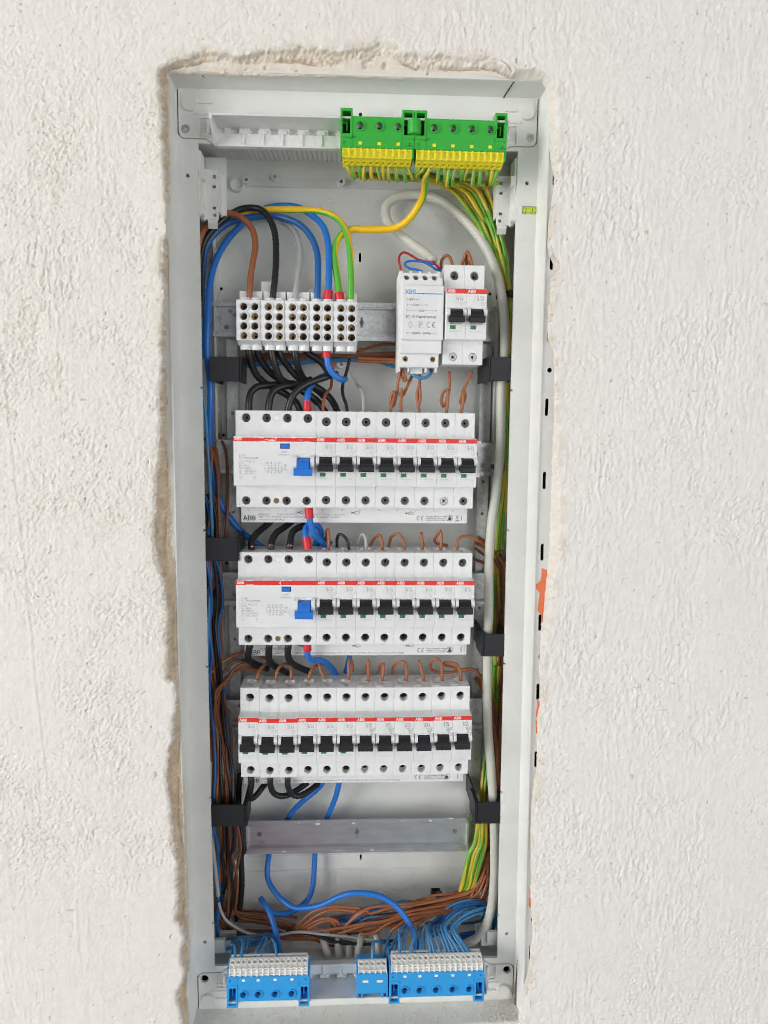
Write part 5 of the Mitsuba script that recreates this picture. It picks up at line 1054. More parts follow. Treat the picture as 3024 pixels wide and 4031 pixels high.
 ('blue_wire','wire_blue_small',1.32,'67.2,-8.0,-462.0 66.7,1.1,-454.7 68.5,12.9,-450.0 72.4,26.0,-451.9','thin blue wire in clamp seven of the long neutral strip','blue wires at the neutral strips',()),
 ('blue_wire','wire_blue_small',1.32,'72.4,-8.0,-462.2 72.5,-1.6,-452.9 70.8,6.8,-445.7 71.0,16.1,-445.9 74.7,26.0,-449.9','thin blue wire in clamp eight of the long neutral strip','blue wires at the neutral strips',()),
 ('blue_wire','wire_blue_small',1.32,'76.6,-8.0,-462.0 75.4,-1.6,-453.0 72.1,6.8,-445.8 72.3,16.1,-445.6 75.9,26.0,-448.6','thin blue wire in clamp nine of the long neutral strip','blue wires at the neutral strips',()),
 ('blue_wire','wire_blue_small',1.32,'81.9,-8.0,-461.9 81.0,-1.6,-453.2 78.2,6.8,-447.2 78.0,16.1,-447.4 81.7,26.0,-451.4','thin blue wire in clamp ten of the long neutral strip','blue wires at the neutral strips',()),
 ('blue_wire','wire_blue_small',1.32,'87.3,-8.0,-462.0 86.4,-1.6,-453.3 83.1,6.8,-447.4 81.8,16.1,-447.2 86.1,26.0,-450.2','thin blue wire in clamp eleven of the long neutral strip','blue wires at the neutral strips',()),
 ('blue_wire','wire_blue_small',1.32,'92.1,-8.0,-461.9 89.6,-1.6,-453.4 86.1,6.8,-446.1 85.5,16.1,-444.9 89.9,26.0,-448.2','thin blue wire in clamp twelve of the long neutral strip','blue wires at the neutral strips',()),
 ('blue_wire','wire_blue_small',1.32,'96.9,-8.0,-462.0 93.7,-1.6,-453.4 88.5,6.7,-446.1 87.5,15.8,-444.8 92.9,25.7,-445.4 104.0,36.0,-445.2','thin blue wire in clamp thirteen of the long neutral strip','blue wires at the neutral strips',()),
 ('blue_wire','wire_blue_small',1.32,'101.8,-8.0,-462.1 97.2,-2.9,-452.6 90.9,3.8,-445.4 88.3,11.2,-442.6 94.1,19.0,-439.9 106.3,27.4,-437.3 121.8,36.0,-438.7','thin blue wire in clamp fourteen of the long neutral strip','blue wires at the neutral strips',()),
 ('blue_wire','wire_blue_small',1.32,'107.0,-8.0,-461.8 102.1,-2.9,-452.7 95.5,3.8,-445.5 94.3,11.2,-443.0 99.5,19.0,-441.6 115.3,27.4,-438.9 130.9,36.0,-440.3','thin blue wire in clamp fifteen of the long neutral strip','blue wires at the neutral strips',()),
 ('blue_wire','wire_blue_small',1.32,'112.3,-8.0,-461.6 105.8,-2.9,-453.5 98.2,3.8,-444.9 96.1,11.2,-442.1 102.8,19.0,-439.3 119.0,27.4,-436.3 133.5,36.0,-438.9','thin blue wire in clamp sixteen of the long neutral strip','blue wires at the neutral strips',()),
 ('blue_wire','wire_blue_small',1.32,'117.4,-8.0,-461.5 108.6,-2.9,-456.2 100.1,3.8,-446.3 98.0,11.2,-443.1 105.2,19.0,-441.8 119.1,27.4,-441.0 134.2,36.0,-443.8','thin blue wire in clamp seventeen of the long neutral strip','blue wires at the neutral strips',()),
 ('brown_wire','wire_brown',1.4,'-135.8,44.6,17.7 -129.9,38.3,4.1 -130.9,36.0,-18.2 -131.6,38.6,-47.4 -131.0,34.1,-71.4 -132.2,31.2,-89.9 -132.7,32.6,-109.0 -134.9,34.3,-133.4 -135.0,34.0,-156.2 -134.1,36.2,-184.0 -134.3,37.5,-203.8 -133.8,40.2,-230.8 -128.4,39.8,-262.3 -127.0,35.2,-291.6 -128.1,30.8,-321.7 -125.5,30.6,-342.5 -123.1,34.5,-371.1 -129.5,39.9,-380.6 -128.6,41.6,-408.4 -129.9,44.6,-428.5 -130.5,49.1,-450.6 -120.2,55.0,-470.2 -98.3,58.1,-474.1 -74.0,57.6,-475.7 -56.6,52.3,-477.6','brown wire in the upright bundle along the left side','brown wires of the left bundle',()),
 ('brown_wire','wire_brown_dark',1.4,'-136.4,63.2,17.4 -129.5,53.7,4.2 -126.2,52.4,-18.0 -128.2,50.5,-47.4 -129.5,47.5,-71.5 -133.3,44.3,-89.9 -131.4,47.9,-109.1 -137.3,49.2,-133.2 -138.6,48.3,-156.2 -135.3,46.7,-184.0 -135.9,47.3,-203.8 -132.4,49.2,-230.7 -132.0,46.9,-262.5 -126.2,41.9,-291.5 -123.0,39.5,-321.5 -121.5,37.6,-342.3 -121.9,39.5,-371.1 -120.0,41.5,-380.6 -120.1,45.1,-408.4 -120.7,47.9,-428.6 -122.5,51.5,-448.7 -114.7,59.1,-463.0 -96.9,61.4,-466.9 -73.3,59.8,-470.1 -56.0,57.0,-472.7','brown wire in the upright bundle along the left side','brown wires of the left bundle',()),
 ('brown_wire','wire_brown_dark',1.4,'-135.7,46.5,17.7 -128.7,44.0,4.4 -124.2,44.0,-17.9 -126.9,41.6,-47.3 -127.7,38.3,-71.5 -131.8,37.9,-89.9 -129.5,38.1,-109.2 -133.5,39.0,-133.5 -135.0,39.9,-156.2 -130.8,39.6,-183.9 -130.1,41.9,-203.7 -125.3,44.9,-230.4 -120.3,43.4,-261.8 -118.3,36.3,-291.1 -112.3,33.2,-321.0 -111.9,31.6,-341.9 -110.6,33.6,-370.9 -115.1,38.3,-380.5 -111.0,41.9,-408.3 -112.1,42.3,-428.7 -113.8,49.0,-446.6 -107.4,55.1,-453.6 -95.0,57.2,-456.7 -72.1,53.1,-460.0 -54.9,49.3,-464.1','brown wire in the upright bundle along the left side','brown wires of the left bundle',()),
 ('brown_wire','wire_brown',1.4,'-141.5,42.8,14.9 -134.1,36.2,3.1 -132.3,35.3,-18.3 -130.6,35.7,-47.4 -133.5,32.8,-71.4 -134.9,31.0,-89.9 -132.8,34.5,-109.0 -134.0,36.7,-133.5 -133.1,36.3,-156.2 -132.4,37.4,-184.0 -134.4,42.4,-203.8 -131.5,47.4,-230.7 -130.2,46.9,-262.4 -128.0,41.9,-291.6 -128.3,38.4,-321.7 -128.3,39.6,-342.6 -127.3,44.0,-371.2 -128.6,46.7,-380.6 -127.5,49.1,-408.4 -128.9,52.5,-428.5 -128.3,59.4,-450.1 -116.6,65.7,-465.5 -97.7,67.4,-471.0 -74.0,66.4,-476.2 -57.0,63.3,-480.5','brown wire in the upright bundle along the left side','brown wires of the left bundle',()),
 ('brown_wire','wire_brown_dark',1.4,'-128.1,62.4,21.5 -120.1,55.6,6.5 -118.1,53.7,-17.6 -118.0,51.4,-47.2 -119.5,47.2,-71.7 -123.6,45.0,-90.0 -124.7,48.5,-109.3 -125.1,47.8,-134.2 -125.9,47.7,-156.3 -126.3,48.4,-183.9 -127.4,48.0,-203.7 -126.4,49.8,-230.4 -124.4,48.1,-262.1 -120.7,43.1,-291.2 -121.9,38.2,-321.4 -121.5,36.4,-342.3 -115.8,39.7,-371.0 -119.7,42.6,-380.5 -118.9,49.8,-408.4 -120.1,51.9,-428.6 -118.7,57.9,-447.8 -108.9,63.1,-455.5 -95.2,65.4,-458.2 -72.2,61.7,-460.5 -54.5,57.6,-460.9','brown wire in the upright bundle along the left side','brown wires of the left bundle',()),
 ('brown_wire','wire_brown_dark',1.4,'-137.0,46.1,17.1 -129.0,41.1,4.3 -124.9,40.1,-17.9 -124.3,39.2,-47.3 -123.5,35.1,-71.6 -123.4,34.9,-90.0 -122.5,36.4,-109.4 -123.5,41.0,-134.3 -124.8,40.9,-156.3 -123.6,42.5,-183.9 -127.0,45.0,-203.6 -123.0,45.9,-230.3 -117.6,46.7,-261.6 -116.2,40.9,-290.9 -118.0,36.2,-321.3 -112.0,33.9,-341.9 -107.5,36.8,-370.8 -108.6,40.9,-380.5 -113.4,44.1,-408.4 -113.4,44.5,-428.7 -115.2,51.0,-446.9 -110.4,54.7,-457.4 -96.2,57.9,-463.3 -73.0,57.2,-467.1 -55.3,53.2,-467.1','brown wire in the upright bundle along the left side','brown wires of the left bundle',()),
 ('brown_wire','wire_brown',1.4,'-134.3,54.6,18.4 -127.1,49.3,4.8 -125.6,47.7,-17.9 -125.8,45.3,-47.3 -127.7,39.1,-71.5 -129.2,35.6,-89.9 -129.8,38.5,-109.1 -132.6,44.5,-133.6 -132.6,43.6,-156.2 -130.4,44.1,-183.9 -132.4,47.6,-203.7 -132.9,45.4,-230.8 -130.0,44.6,-262.4 -124.6,37.7,-291.4 -126.2,35.8,-321.6 -128.9,35.1,-342.6 -122.9,38.3,-371.1 -123.7,42.4,-380.6 -120.8,45.3,-408.4 -120.8,48.1,-428.6 -115.9,53.6,-447.1 -111.2,60.6,-458.5 -96.3,63.0,-463.9 -72.9,62.6,-466.6 -55.7,58.5,-470.2','brown wire in the upright bundle along the left side','brown wires of the left bundle',()),
 ('black_wire','wire_black',1.5,'-138.4,41.6,-34.0 -135.8,38.4,-53.5 -132.9,32.6,-71.7 -136.0,29.3,-90.0 -133.1,32.0,-109.0 -136.0,35.7,-132.8 -137.0,35.6,-155.6 -136.8,35.4,-183.5 -135.2,37.1,-203.3 -131.3,39.7,-230.1 -126.5,40.5,-261.5 -124.5,32.6,-290.7 -122.7,29.4,-320.5 -122.0,28.9,-341.3 -121.6,31.5,-369.9 -124.7,36.9,-379.4 -123.3,40.4,-407.1 -127.6,44.2,-427.9 -128.1,50.7,-454.6','thin black wire within the left bundle','black wires of the left bundle',()),
 ('black_wire','wire_black',1.5,'-134.1,41.4,-33.1 -128.6,40.5,-52.4 -125.8,35.3,-71.5 -127.9,32.7,-89.6 -125.1,36.7,-108.9 -130.7,39.4,-133.2 -130.5,39.1,-155.7 -128.5,39.8,-183.3 -127.4,41.3,-203.0 -125.9,44.3,-229.8 -121.2,44.4,-261.2 -119.0,38.6,-290.4 -115.7,33.5,-320.3 -117.9,32.7,-341.2 -118.8,35.1,-369.9 -119.9,39.6,-379.4 -120.9,44.3,-407.1 -126.1,48.9,-428.1 -132.3,53.6,-454.1','thin black wire within the left bundle','black wires of the left bundle',()),
 ('black_wire','wire_black',1.5,'-131.8,39.1,-32.7 -127.0,37.1,-52.2 -125.3,32.1,-71.5 -127.2,27.6,-89.6 -125.9,30.8,-108.9 -125.6,34.0,-133.6 -127.4,33.9,-155.7 -124.6,33.5,-183.2 -123.0,36.2,-202.8 -122.6,38.1,-229.5 -120.7,39.8,-261.1 -113.6,33.7,-290.0 -112.2,27.5,-320.2 -111.4,26.5,-341.0 -112.3,30.3,-369.9 -116.7,34.0,-379.4 -115.2,36.8,-407.2 -115.5,41.9,-429.2 -121.4,46.5,-455.5','thin black wire within the left bundle','black wires of the left bundle',()),
 ('blue_wire','wire_blue_deep',1.4,'-137.4,42.8,-33.8 -133.6,40.6,-53.2 -130.1,35.0,-71.6 -126.8,32.3,-89.5 -122.9,35.4,-108.8 -121.6,38.1,-133.8 -126.0,38.9,-155.8 -124.8,40.5,-183.2 -124.6,43.0,-202.9 -122.1,46.7,-229.5 -119.5,46.4,-261.1 -116.8,40.0,-290.2 -115.1,36.0,-320.3 -114.1,36.9,-341.1 -113.8,39.9,-369.9 -115.6,44.6,-379.4 -117.0,47.9,-407.2 -119.0,52.4,-428.8 -122.4,57.9,-455.3','thin blue wire within the left bundle','blue wires of the left bundle',()),
 ('blue_wire','wire_blue_deep',1.4,'-136.7,38.6,-33.7 -132.3,37.0,-53.0 -132.7,30.7,-71.7 -134.0,27.0,-89.9 -131.7,27.8,-109.0 -130.8,31.5,-133.2 -133.1,31.9,-155.7 -131.4,32.6,-183.4 -134.8,36.2,-203.3 -134.0,39.4,-230.3 -131.6,39.1,-261.9 -129.8,33.9,-291.0 -130.5,29.6,-320.8 -131.2,26.9,-341.7 -127.0,30.5,-369.9 -128.3,35.6,-379.4 -129.3,39.5,-407.0 -127.3,44.5,-427.9 -135.3,47.2,-453.7','thin blue wire within the left bundle','blue wires of the left bundle',()),
 ('brown_wire','wire_brown_dark',1.4,'-86.5,54.9,-202.0 -104.6,49.8,-196.6 -110.3,46.8,-199.9 -116.9,43.2,-208.0 -125.9,41.8,-217.8 -129.9,45.4,-232.0 -124.6,48.5,-256.7 -122.8,46.0,-288.0 -118.0,39.2,-321.7 -113.5,38.3,-354.7 -116.8,47.8,-397.7 -120.8,53.1,-428.1 -123.0,56.0,-452.0','brown wire swinging left from the bottom breaker row into the left bundle','brown wires joining the left bundle',()),
 ('brown_wire','wire_brown',1.4,'-82.7,53.2,-192.0 -103.0,49.2,-184.4 -117.0,46.7,-188.8 -129.2,41.9,-197.1 -140.4,39.5,-211.9 -141.8,40.5,-231.6 -137.7,44.9,-258.2 -133.6,41.3,-289.6 -128.5,34.1,-323.1 -125.9,35.5,-354.9 -126.8,43.9,-396.9 -129.7,50.8,-427.1 -130.5,51.7,-451.1','brown wire swinging left from the bottom breaker row into the left bundle','brown wires joining the left bundle',()),
 ('brown_wire','wire_brown_dark',1.4,'-85.7,49.1,-199.9 -104.3,44.4,-194.3 -111.6,40.2,-197.8 -118.4,35.9,-206.7 -128.0,34.5,-217.0 -128.6,36.1,-232.0 -125.4,40.4,-256.7 -120.6,40.2,-287.7 -118.0,33.4,-321.7 -115.7,34.0,-354.7 -119.9,41.0,-397.5 -120.5,45.2,-428.1 -122.1,46.7,-452.1','brown wire swinging left from the bottom breaker row into the left bundle','brown wires joining the left bundle',()),
 ('brown_wire','wire_brown',1.4,'-87.6,52.3,-204.8 -104.7,47.4,-197.2 -110.2,43.3,-200.1 -117.9,41.2,-207.1 -124.0,40.7,-218.6 -127.3,42.1,-232.1 -129.0,45.7,-257.2 -127.4,43.0,-288.7 -121.7,36.9,-322.2 -116.6,35.9,-354.7 -118.3,43.0,-397.6 -119.0,46.8,-428.2 -118.4,51.9,-452.5','brown wire swinging left from the bottom breaker row into the left bundle','brown wires joining the left bundle',()),
 ('brown_wire','wire_brown_dark',1.4,'-86.9,47.7,-203.0 -104.9,45.7,-198.9 -109.7,41.8,-200.9 -119.1,37.5,-206.0 -125.7,35.4,-217.9 -129.9,35.8,-232.0 -128.3,40.7,-257.1 -121.7,39.0,-287.8 -119.9,33.1,-321.9 -116.6,32.9,-354.7 -117.9,38.4,-397.6 -120.1,42.2,-428.1 -120.9,45.8,-452.2','brown wire swinging left from the bottom breaker row into the left bundle','brown wires joining the left bundle',()),
 ('brown_wire','wire_brown',1.4,'-85.8,59.3,-200.2 -104.2,53.8,-193.6 -113.8,50.5,-194.1 -123.0,46.4,-202.7 -135.0,46.5,-214.1 -143.3,48.1,-231.5 -137.5,51.9,-258.1 -132.5,48.5,-289.4 -125.6,39.0,-322.7 -120.7,39.2,-354.8 -125.3,48.2,-397.0 -131.4,51.4,-426.9 -135.3,52.9,-450.6','brown wire swinging left from the bottom breaker row into the left bundle','brown wires joining the left bundle',()),
 ('brown_wire','wire_brown_dark',1.4,'-131.0,71.2,69.0 -116.8,73.0,81.8 -89.8,70.8,92.6 -50.0,69.8,95.3 0.0,69.3,94.4 28.2,67.3,92.9 50.1,66.7,97.6','brown wire lying crosswise behind the distribution terminals','brown wires behind the top rail',()),
 ('brown_wire','wire_brown',1.4,'-129.5,71.8,67.5 -115.5,73.5,79.6 -89.2,72.4,89.2 -49.9,71.8,92.5 0.0,70.7,92.4 28.4,67.6,90.2 50.5,68.6,93.4','brown wire lying crosswise behind the distribution terminals','brown wires behind the top rail',()),
 ('brown_wire','wire_brown_dark',1.4,'-131.9,69.9,69.9 -117.5,71.2,83.1 -89.6,69.0,91.6 -50.0,67.9,96.3 0.0,66.5,95.1 28.1,63.5,95.3 50.1,64.0,97.8','brown wire lying crosswise behind the distribution terminals','brown wires behind the top rail',()),
 ('brown_wire','wire_brown',1.4,'-132.0,70.4,70.0 -118.9,73.0,85.6 -90.0,71.2,93.7 -50.0,70.5,95.8 -0.0,69.2,96.0 28.0,67.3,97.4 50.0,66.2,99.3','brown wire lying crosswise behind the distribution terminals','brown wires behind the top rail',()),
 ('brown_wire','wire_brown_dark',1.4,'-130.0,69.1,68.0 -116.8,71.3,81.8 -89.5,69.3,91.1 -50.0,67.9,94.9 0.0,67.3,95.9 28.0,66.2,97.4 50.1,66.7,98.3','brown wire lying crosswise behind the distribution terminals','brown wires behind the top rail',()),
 ('brown_wire','wire_brown',1.4,'-133.4,69.4,71.4 -118.6,71.5,85.0 -89.9,70.1,93.6 -50.0,69.2,97.7 -0.0,68.5,99.6 27.5,66.6,106.0 49.5,67.5,104.3','brown wire lying crosswise behind the distribution terminals','brown wires behind the top rail',()),
 ('brown_wire','wire_brown_dark',1.4,'-131.2,70.8,69.2 -117.1,72.2,82.5 -90.1,70.6,94.3 -50.0,68.7,94.4 0.0,66.6,93.8 28.2,64.6,93.5 50.4,64.2,95.0','brown wire lying crosswise behind the distribution terminals','brown wires behind the top rail',()),
 ('brown_wire','wire_brown',1.4,'-130.0,70.6,68.0 -116.8,72.2,82.0 -89.7,69.6,92.3 -50.0,67.9,95.4 0.0,66.9,94.3 28.1,64.1,95.4 50.2,64.1,96.9','brown wire lying crosswise behind the distribution terminals','brown wires behind the top rail',()),
 ('brown_wire','wire_brown_dark',1.4,'-132.0,67.6,70.0 -119.0,69.9,85.7 -90.0,66.6,94.1 -50.0,66.3,96.2 -0.0,65.8,96.4 28.0,63.0,96.8 49.9,63.1,99.9','brown wire lying crosswise behind the distribution terminals','brown wires behind the top rail',()),
 ('blue_wire','wire_blue_small',1.4,'-127.5,70.4,71.2 -111.9,70.2,81.4 -59.9,69.9,87.1 0.0,68.0,90.6 19.9,63.5,89.3 35.8,62.1,84.9 59.8,61.8,82.1','blue wire lying crosswise behind the distribution terminals','blue wires behind the top rail',()),
 ('blue_wire','wire_blue_small',1.4,'-128.1,68.1,72.1 -112.1,68.5,82.5 -60.0,69.2,88.5 -0.0,67.8,91.6 20.0,64.1,90.1 35.9,61.6,85.6 60.0,61.2,83.8','blue wire lying crosswise behind the distribution terminals','blue wires behind the top rail',()),
 ('brown_wire','wire_brown',1.35,'1.8,55.7,91.7 16.4,53.8,91.1 28.8,51.5,90.7 38.1,50.4,90.7 46.7,52.4,91.5','brown wire crossing to the transformer below the top rail','brown wires to the transformer',()),
 ('brown_wire','wire_brown',1.35,'1.8,57.1,89.1 16.3,54.7,88.7 28.7,52.8,88.6 38.2,50.4,88.0 46.8,52.1,88.7','brown wire crossing to the transformer below the top rail','brown wires to the transformer',()),
 ('brown_wire','wire_brown',1.35,'1.8,57.0,89.2 16.4,55.5,89.2 28.7,52.9,89.1 38.2,51.0,90.0 46.7,52.7,91.0','brown wire crossing to the transformer below the top rail','brown wires to the transformer',()),
 ('light_blue_wire','wire_blue_small',1.5,'-137.1,30.0,86.2 -136.8,30.0,73.0 -135.5,30.0,57.7 -133.5,30.0,40.0 -132.5,30.0,22.2 -131.6,30.0,3.1 -130.4,30.0,-22.0 -129.3,30.0,-47.1 -129.1,32.0,-70.3 -130.3,34.0,-97.4 -131.8,32.0,-120.5 -133.0,30.0,-143.5 -134.0,30.0,-167.2 -135.0,30.0,-189.9 -136.4,32.0,-215.9 -136.9,34.0,-247.1','thin blue wire running down just inside the left stile',None,()),
 ('grey_wire','wire_grey',1.9,'-134.7,34.0,-285.8 -134.6,34.0,-335.9 -132.7,33.0,-370.9 -130.6,33.0,-393.9 -128.3,33.0,-420.4','grey sheathed wire end at the lower left stile',None,()),
 ('blue_wire','wire_blue_deep',1.5,'-128.5,33.0,-419.1 -128.5,33.0,-435.3 -129.6,34.0,-454.3 -130.0,38.0,-474.2','blue wire leaving the grey sheath at the lower left',None,()),
 ('grey_wire','wire_grey',1.35,'-127.6,30.0,-424.6 -125.6,31.0,-434.1 -122.1,32.0,-442.8 -114.4,34.0,-451.9 -102.4,36.0,-460.3 -89.2,38.0,-465.0 -73.6,38.0,-465.4 -52.8,38.0,-462.6 -26.7,37.0,-465.1 -2.5,36.0,-467.4 -8.3,36.0,-466.5 7.0,36.0,-469.2 21.0,36.0,-471.2 35.2,38.0,-473.8','pale grey wire curving along the cabinet floor',None,()),
 ('black_wire','wire_black',1.45,'-63.7,44.0,-465.2 -55.0,40.0,-464.0 -37.1,38.0,-465.8 -21.4,36.0,-471.0 -2.5,34.0,-473.9 -10.8,33.0,-469.4 4.4,32.0,-472.1 20.9,32.0,-472.5 32.5,34.0,-472.3 40.5,40.0,-475.4','thin black wire curving along the cabinet floor',None,()),
 ('black_cable','wire_black',2.9,'-109.0,54.0,-307.7 -110.7,54.0,-320.8 -111.3,54.0,-337.3 -109.0,54.0,-364.9 -106.6,54.0,-387.3 -108.5,54.0,-389.0 -108.7,55.0,-421.1 -111.8,57.0,-450.8 -115.6,60.0,-463.1','thick black cable down the lower left side beside the brown bundle',None,()),
 ('white_cable','cable_white',3.5,'-22.1,26.0,-495.4 -22.2,28.0,-483.4 -24.7,32.0,-478.4 -27.2,38.0,-473.7 -28.6,46.0,-474.8','white sheathed cable entering through the cabinet floor, first from the left',None,()),
 ('white_cable','cable_white',3.5,'-12.3,26.0,-495.6 -12.4,28.0,-483.7 -12.9,32.0,-478.7 -13.5,38.0,-474.0 -14.0,46.0,-475.2','white sheathed cable entering through the cabinet floor, second from the left',None,()),
 ('white_cable','cable_white',3.5,'-2.4,26.0,-495.9 -2.5,28.0,-483.9 -2.6,32.0,-479.0 -2.7,38.0,-474.3 -2.6,46.0,-475.4','white sheathed cable entering through the cabinet floor, third from the left',None,()),
 ('white_cable','cable_white',3.5,'5.4,26.0,-496.1 5.3,28.0,-484.1 8.0,32.0,-479.2 10.7,38.0,-474.6 12.4,46.0,-475.8','white sheathed cable entering through the cabinet floor, fourth from the left',None,()),
 ('white_cable','cable_white',3.5,'6.3,26.0,-486.3 6.3,28.0,-476.8 7.9,32.0,-473.0 9.6,38.0,-469.8 11.1,46.0,-472.0','white sheathed cable entering through the cabinet floor, fifth from the left',None,()),
 ('white_cable','cable_white',3.5,'26.1,26.0,-486.8 26.1,28.0,-477.3 25.5,32.0,-473.4 24.9,38.0,-470.1 24.7,46.0,-472.3','white sheathed cable entering through the cabinet floor, sixth from the left',None,()),
 ('brown_wire','wire_brown',1.38,'-58.6,46.0,-466.7 -49.0,44.0,-455.0 -37.3,42.0,-443.7 -21.6,40.0,-438.1 -5.9,40.0,-438.4 9.9,41.0,-442.2 4.3,42.0,-447.0 15.9,44.0,-448.6','topmost brown wire arching out of the floor bundle at left','brown wires on the cabinet floor',()),
 ('brown_wire','wire_brown',1.38,'-54.3,45.0,-466.4 -42.6,43.0,-454.8 -32.1,41.0,-446.5 -18.4,40.0,-441.1 -0.6,40.0,-443.0 14.2,41.0,-446.8 9.5,44.0,-451.2 17.4,46.0,-455.5','second brown wire arching out of the floor bundle at left','brown wires on the cabinet floor',()),
 ('brown_wire','wire_brown',1.38,'-49.0,44.0,-464.4 -35.2,41.0,-453.6 -24.7,39.0,-449.2 -15.2,38.0,-452.0 -10.5,40.0,-458.5','third, tighter brown wire arch in the floor bundle','brown wires on the cabinet floor',()),
 ('brown_wire','wire_brown',1.38,'-43.6,42.0,-462.5 -32.0,40.0,-454.9 -21.5,39.0,-451.9 -16.3,39.0,-456.6 -13.1,42.0,-462.1','smallest brown wire arch in the floor bundle','brown wires on the cabinet floor',()),
 ('brown_wire','wire_brown',1.38,'-52.0,42.0,-464.4 -31.9,38.0,-461.4 -11.0,36.0,-457.8 14.1,35.0,-452.5 29.7,36.0,-451.7 50.2,37.0,-447.4 81.3,40.0,-445.3 110.3,44.0,-445.2 127.8,48.0,-439.9 134.9,50.0,-423.2','long brown wire sweeping low and straight across the floor','brown wires on the cabinet floor',()),
 ('brown_wire','wire_brown',1.38,'-13.1,38.0,-465.0 -2.6,36.0,-460.4 9.9,35.0,-455.5 17.0,36.0,-454.1 32.4,37.0,-453.1 50.3,39.0,-446.0 76.3,42.0,-443.1 105.2,45.0,-440.2 125.0,48.0,-432.9 134.0,50.0,-413.5','brown wire rising from the floor middle to the white cable','brown wires on the cabinet floor',()),
 ('brown_wire','wire_brown',1.38,'-6.8,37.0,-456.5 4.6,36.0,-446.0 14.0,36.0,-440.0 17.0,37.0,-443.9 37.4,38.0,-439.6 60.6,40.0,-438.7 94.5,44.0,-435.1 119.7,48.0,-430.0 131.3,50.0,-409.3 135.3,50.0,-388.7','brown wire climbing steeply right from the floor middle','brown wires on the cabinet floor',()),
 ('brown_wire','wire_brown',1.38,'-5.8,38.0,-457.0 3.0,37.0,-446.3 15.6,37.0,-438.4 34.8,39.0,-437.4 63.3,42.0,-437.3 89.5,45.0,-435.7 114.5,48.0,-431.2 122.6,50.0,-428.5','brown wire crossing the floor just below the big blue cable','brown wires on the cabinet floor',()),
 ('brown_wire','wire_brown',1.38,'8.2,36.0,-464.9 20.9,35.0,-463.1 34.9,36.0,-454.5 50.3,38.0,-449.4 68.4,40.0,-445.7 94.7,44.0,-444.8 115.9,47.0,-441.7 132.0,50.0,-434.3 135.9,51.0,-416.9','brown wire emerging beside the pale grey wire on the floor','brown wires on the cabinet floor',()),
 ('brown_wire','wire_brown',1.38,'36.2,34.0,-464.1 42.5,34.0,-457.4 55.4,37.0,-451.6 76.3,41.0,-447.9 101.3,44.0,-447.0 121.2,47.0,-443.2 134.7,50.0,-438.5','short brown wire starting behind the short neutral strip','brown wires on the cabinet floor',()),
 ('brown_wire','wire_brown',1.38,'45.1,34.0,-460.2 55.3,36.0,-454.3 68.4,39.0,-450.5 89.4,42.0,-448.9 113.2,45.0,-448.7 128.0,48.0,-445.4 137.3,50.0,-437.2','short brown wire passing just left of the blue cable end','brown wires on the cabinet floor',()),
 ('brown_wire','wire_brown',1.38,'60.6,36.0,-459.3 70.9,38.0,-452.6 89.3,42.0,-447.5 108.0,46.0,-445.1 118.6,48.0,-436.9 123.8,50.0,-421.6 130.9,50.0,-396.9 133.7,50.0,-380.5','brown wire starting behind the long neutral strip','brown wires on the cabinet floor',()),
 ('brown_wire','wire_brown',1.38,'-21.1,54.9,-467.7 -0.0,52.0,-466.6 26.1,50.8,-462.3 51.7,50.5,-455.6 82.9,51.5,-448.9 112.9,53.3,-445.9 129.0,55.0,-434.5 135.6,54.3,-415.1 133.7,56.1,-395.4 133.7,54.7,-365.6 137.4,56.5,-342.7','brown wire in the flat bundle crossing the cabinet floor','brown wires of the floor bundle',()),
 ('brown_wire','wire_brown_dark',1.38,'-21.4,45.7,-460.4 -1.2,44.2,-457.8 24.5,41.7,-453.7 49.9,41.7,-447.1 81.5,44.8,-442.3 110.4,47.3,-436.7 126.1,50.1,-431.9 130.5,50.4,-414.1 130.5,49.0,-395.4 131.8,46.6,-365.5 135.2,47.1,-342.4','brown wire in the flat bundle crossing the cabinet floor','brown wires of the floor bundle',()),
 ('brown_wire','wire_brown',1.38,'-21.5,52.2,-457.7 -1.7,51.1,-453.6 23.2,46.3,-446.9 49.3,47.1,-444.4 81.0,47.1,-439.7 111.0,51.4,-439.1 125.8,52.5,-431.5 132.5,52.5,-414.5 135.3,52.2,-395.4 134.3,50.8,-365.7 136.2,50.9,-342.6','brown wire in the flat bundle crossing the cabinet floor','brown wires of the floor bundle',()),
 ('brown_wire','wire_brown',1.38,'-21.1,44.6,-467.9 -0.1,42.3,-465.8 25.9,40.9,-461.0 52.3,41.6,-458.6 83.2,42.5,-450.3 112.4,44.8,-444.0 134.6,46.5,-439.6 144.4,47.4,-416.9 142.1,46.9,-395.4 139.0,46.2,-365.9 140.0,46.6,-343.0','brown wire in the flat bundle crossing the cabinet floor','brown wires of the floor bundle',()),
 ('brown_wire','wire_brown_dark',1.38,'-21.4,53.1,-459.4 -1.1,51.4,-457.8 24.7,47.8,-455.0 51.3,47.3,-454.0 81.8,49.5,-443.9 111.4,51.0,-440.5 126.3,53.5,-432.1 135.9,54.5,-415.2 135.8,55.8,-395.4 134.5,54.7,-365.7 137.2,53.8,-342.7','brown wire in the flat bundle crossing the cabinet floor','brown wires of the floor bundle',()),
 ('brown_wire','wire_brown',1.38,'-21.4,54.4,-459.9 -0.7,53.1,-461.4 24.5,52.5,-453.7 49.7,51.0,-446.1 81.2,51.5,-441.0 109.9,52.4,-435.0 123.6,54.7,-429.5 131.8,54.8,-414.4 131.1,54.9,-395.4 130.7,53.9,-365.5 134.1,54.3,-342.3','brown wire in the flat bundle crossing the cabinet floor','brown wires of the floor bundle',()),
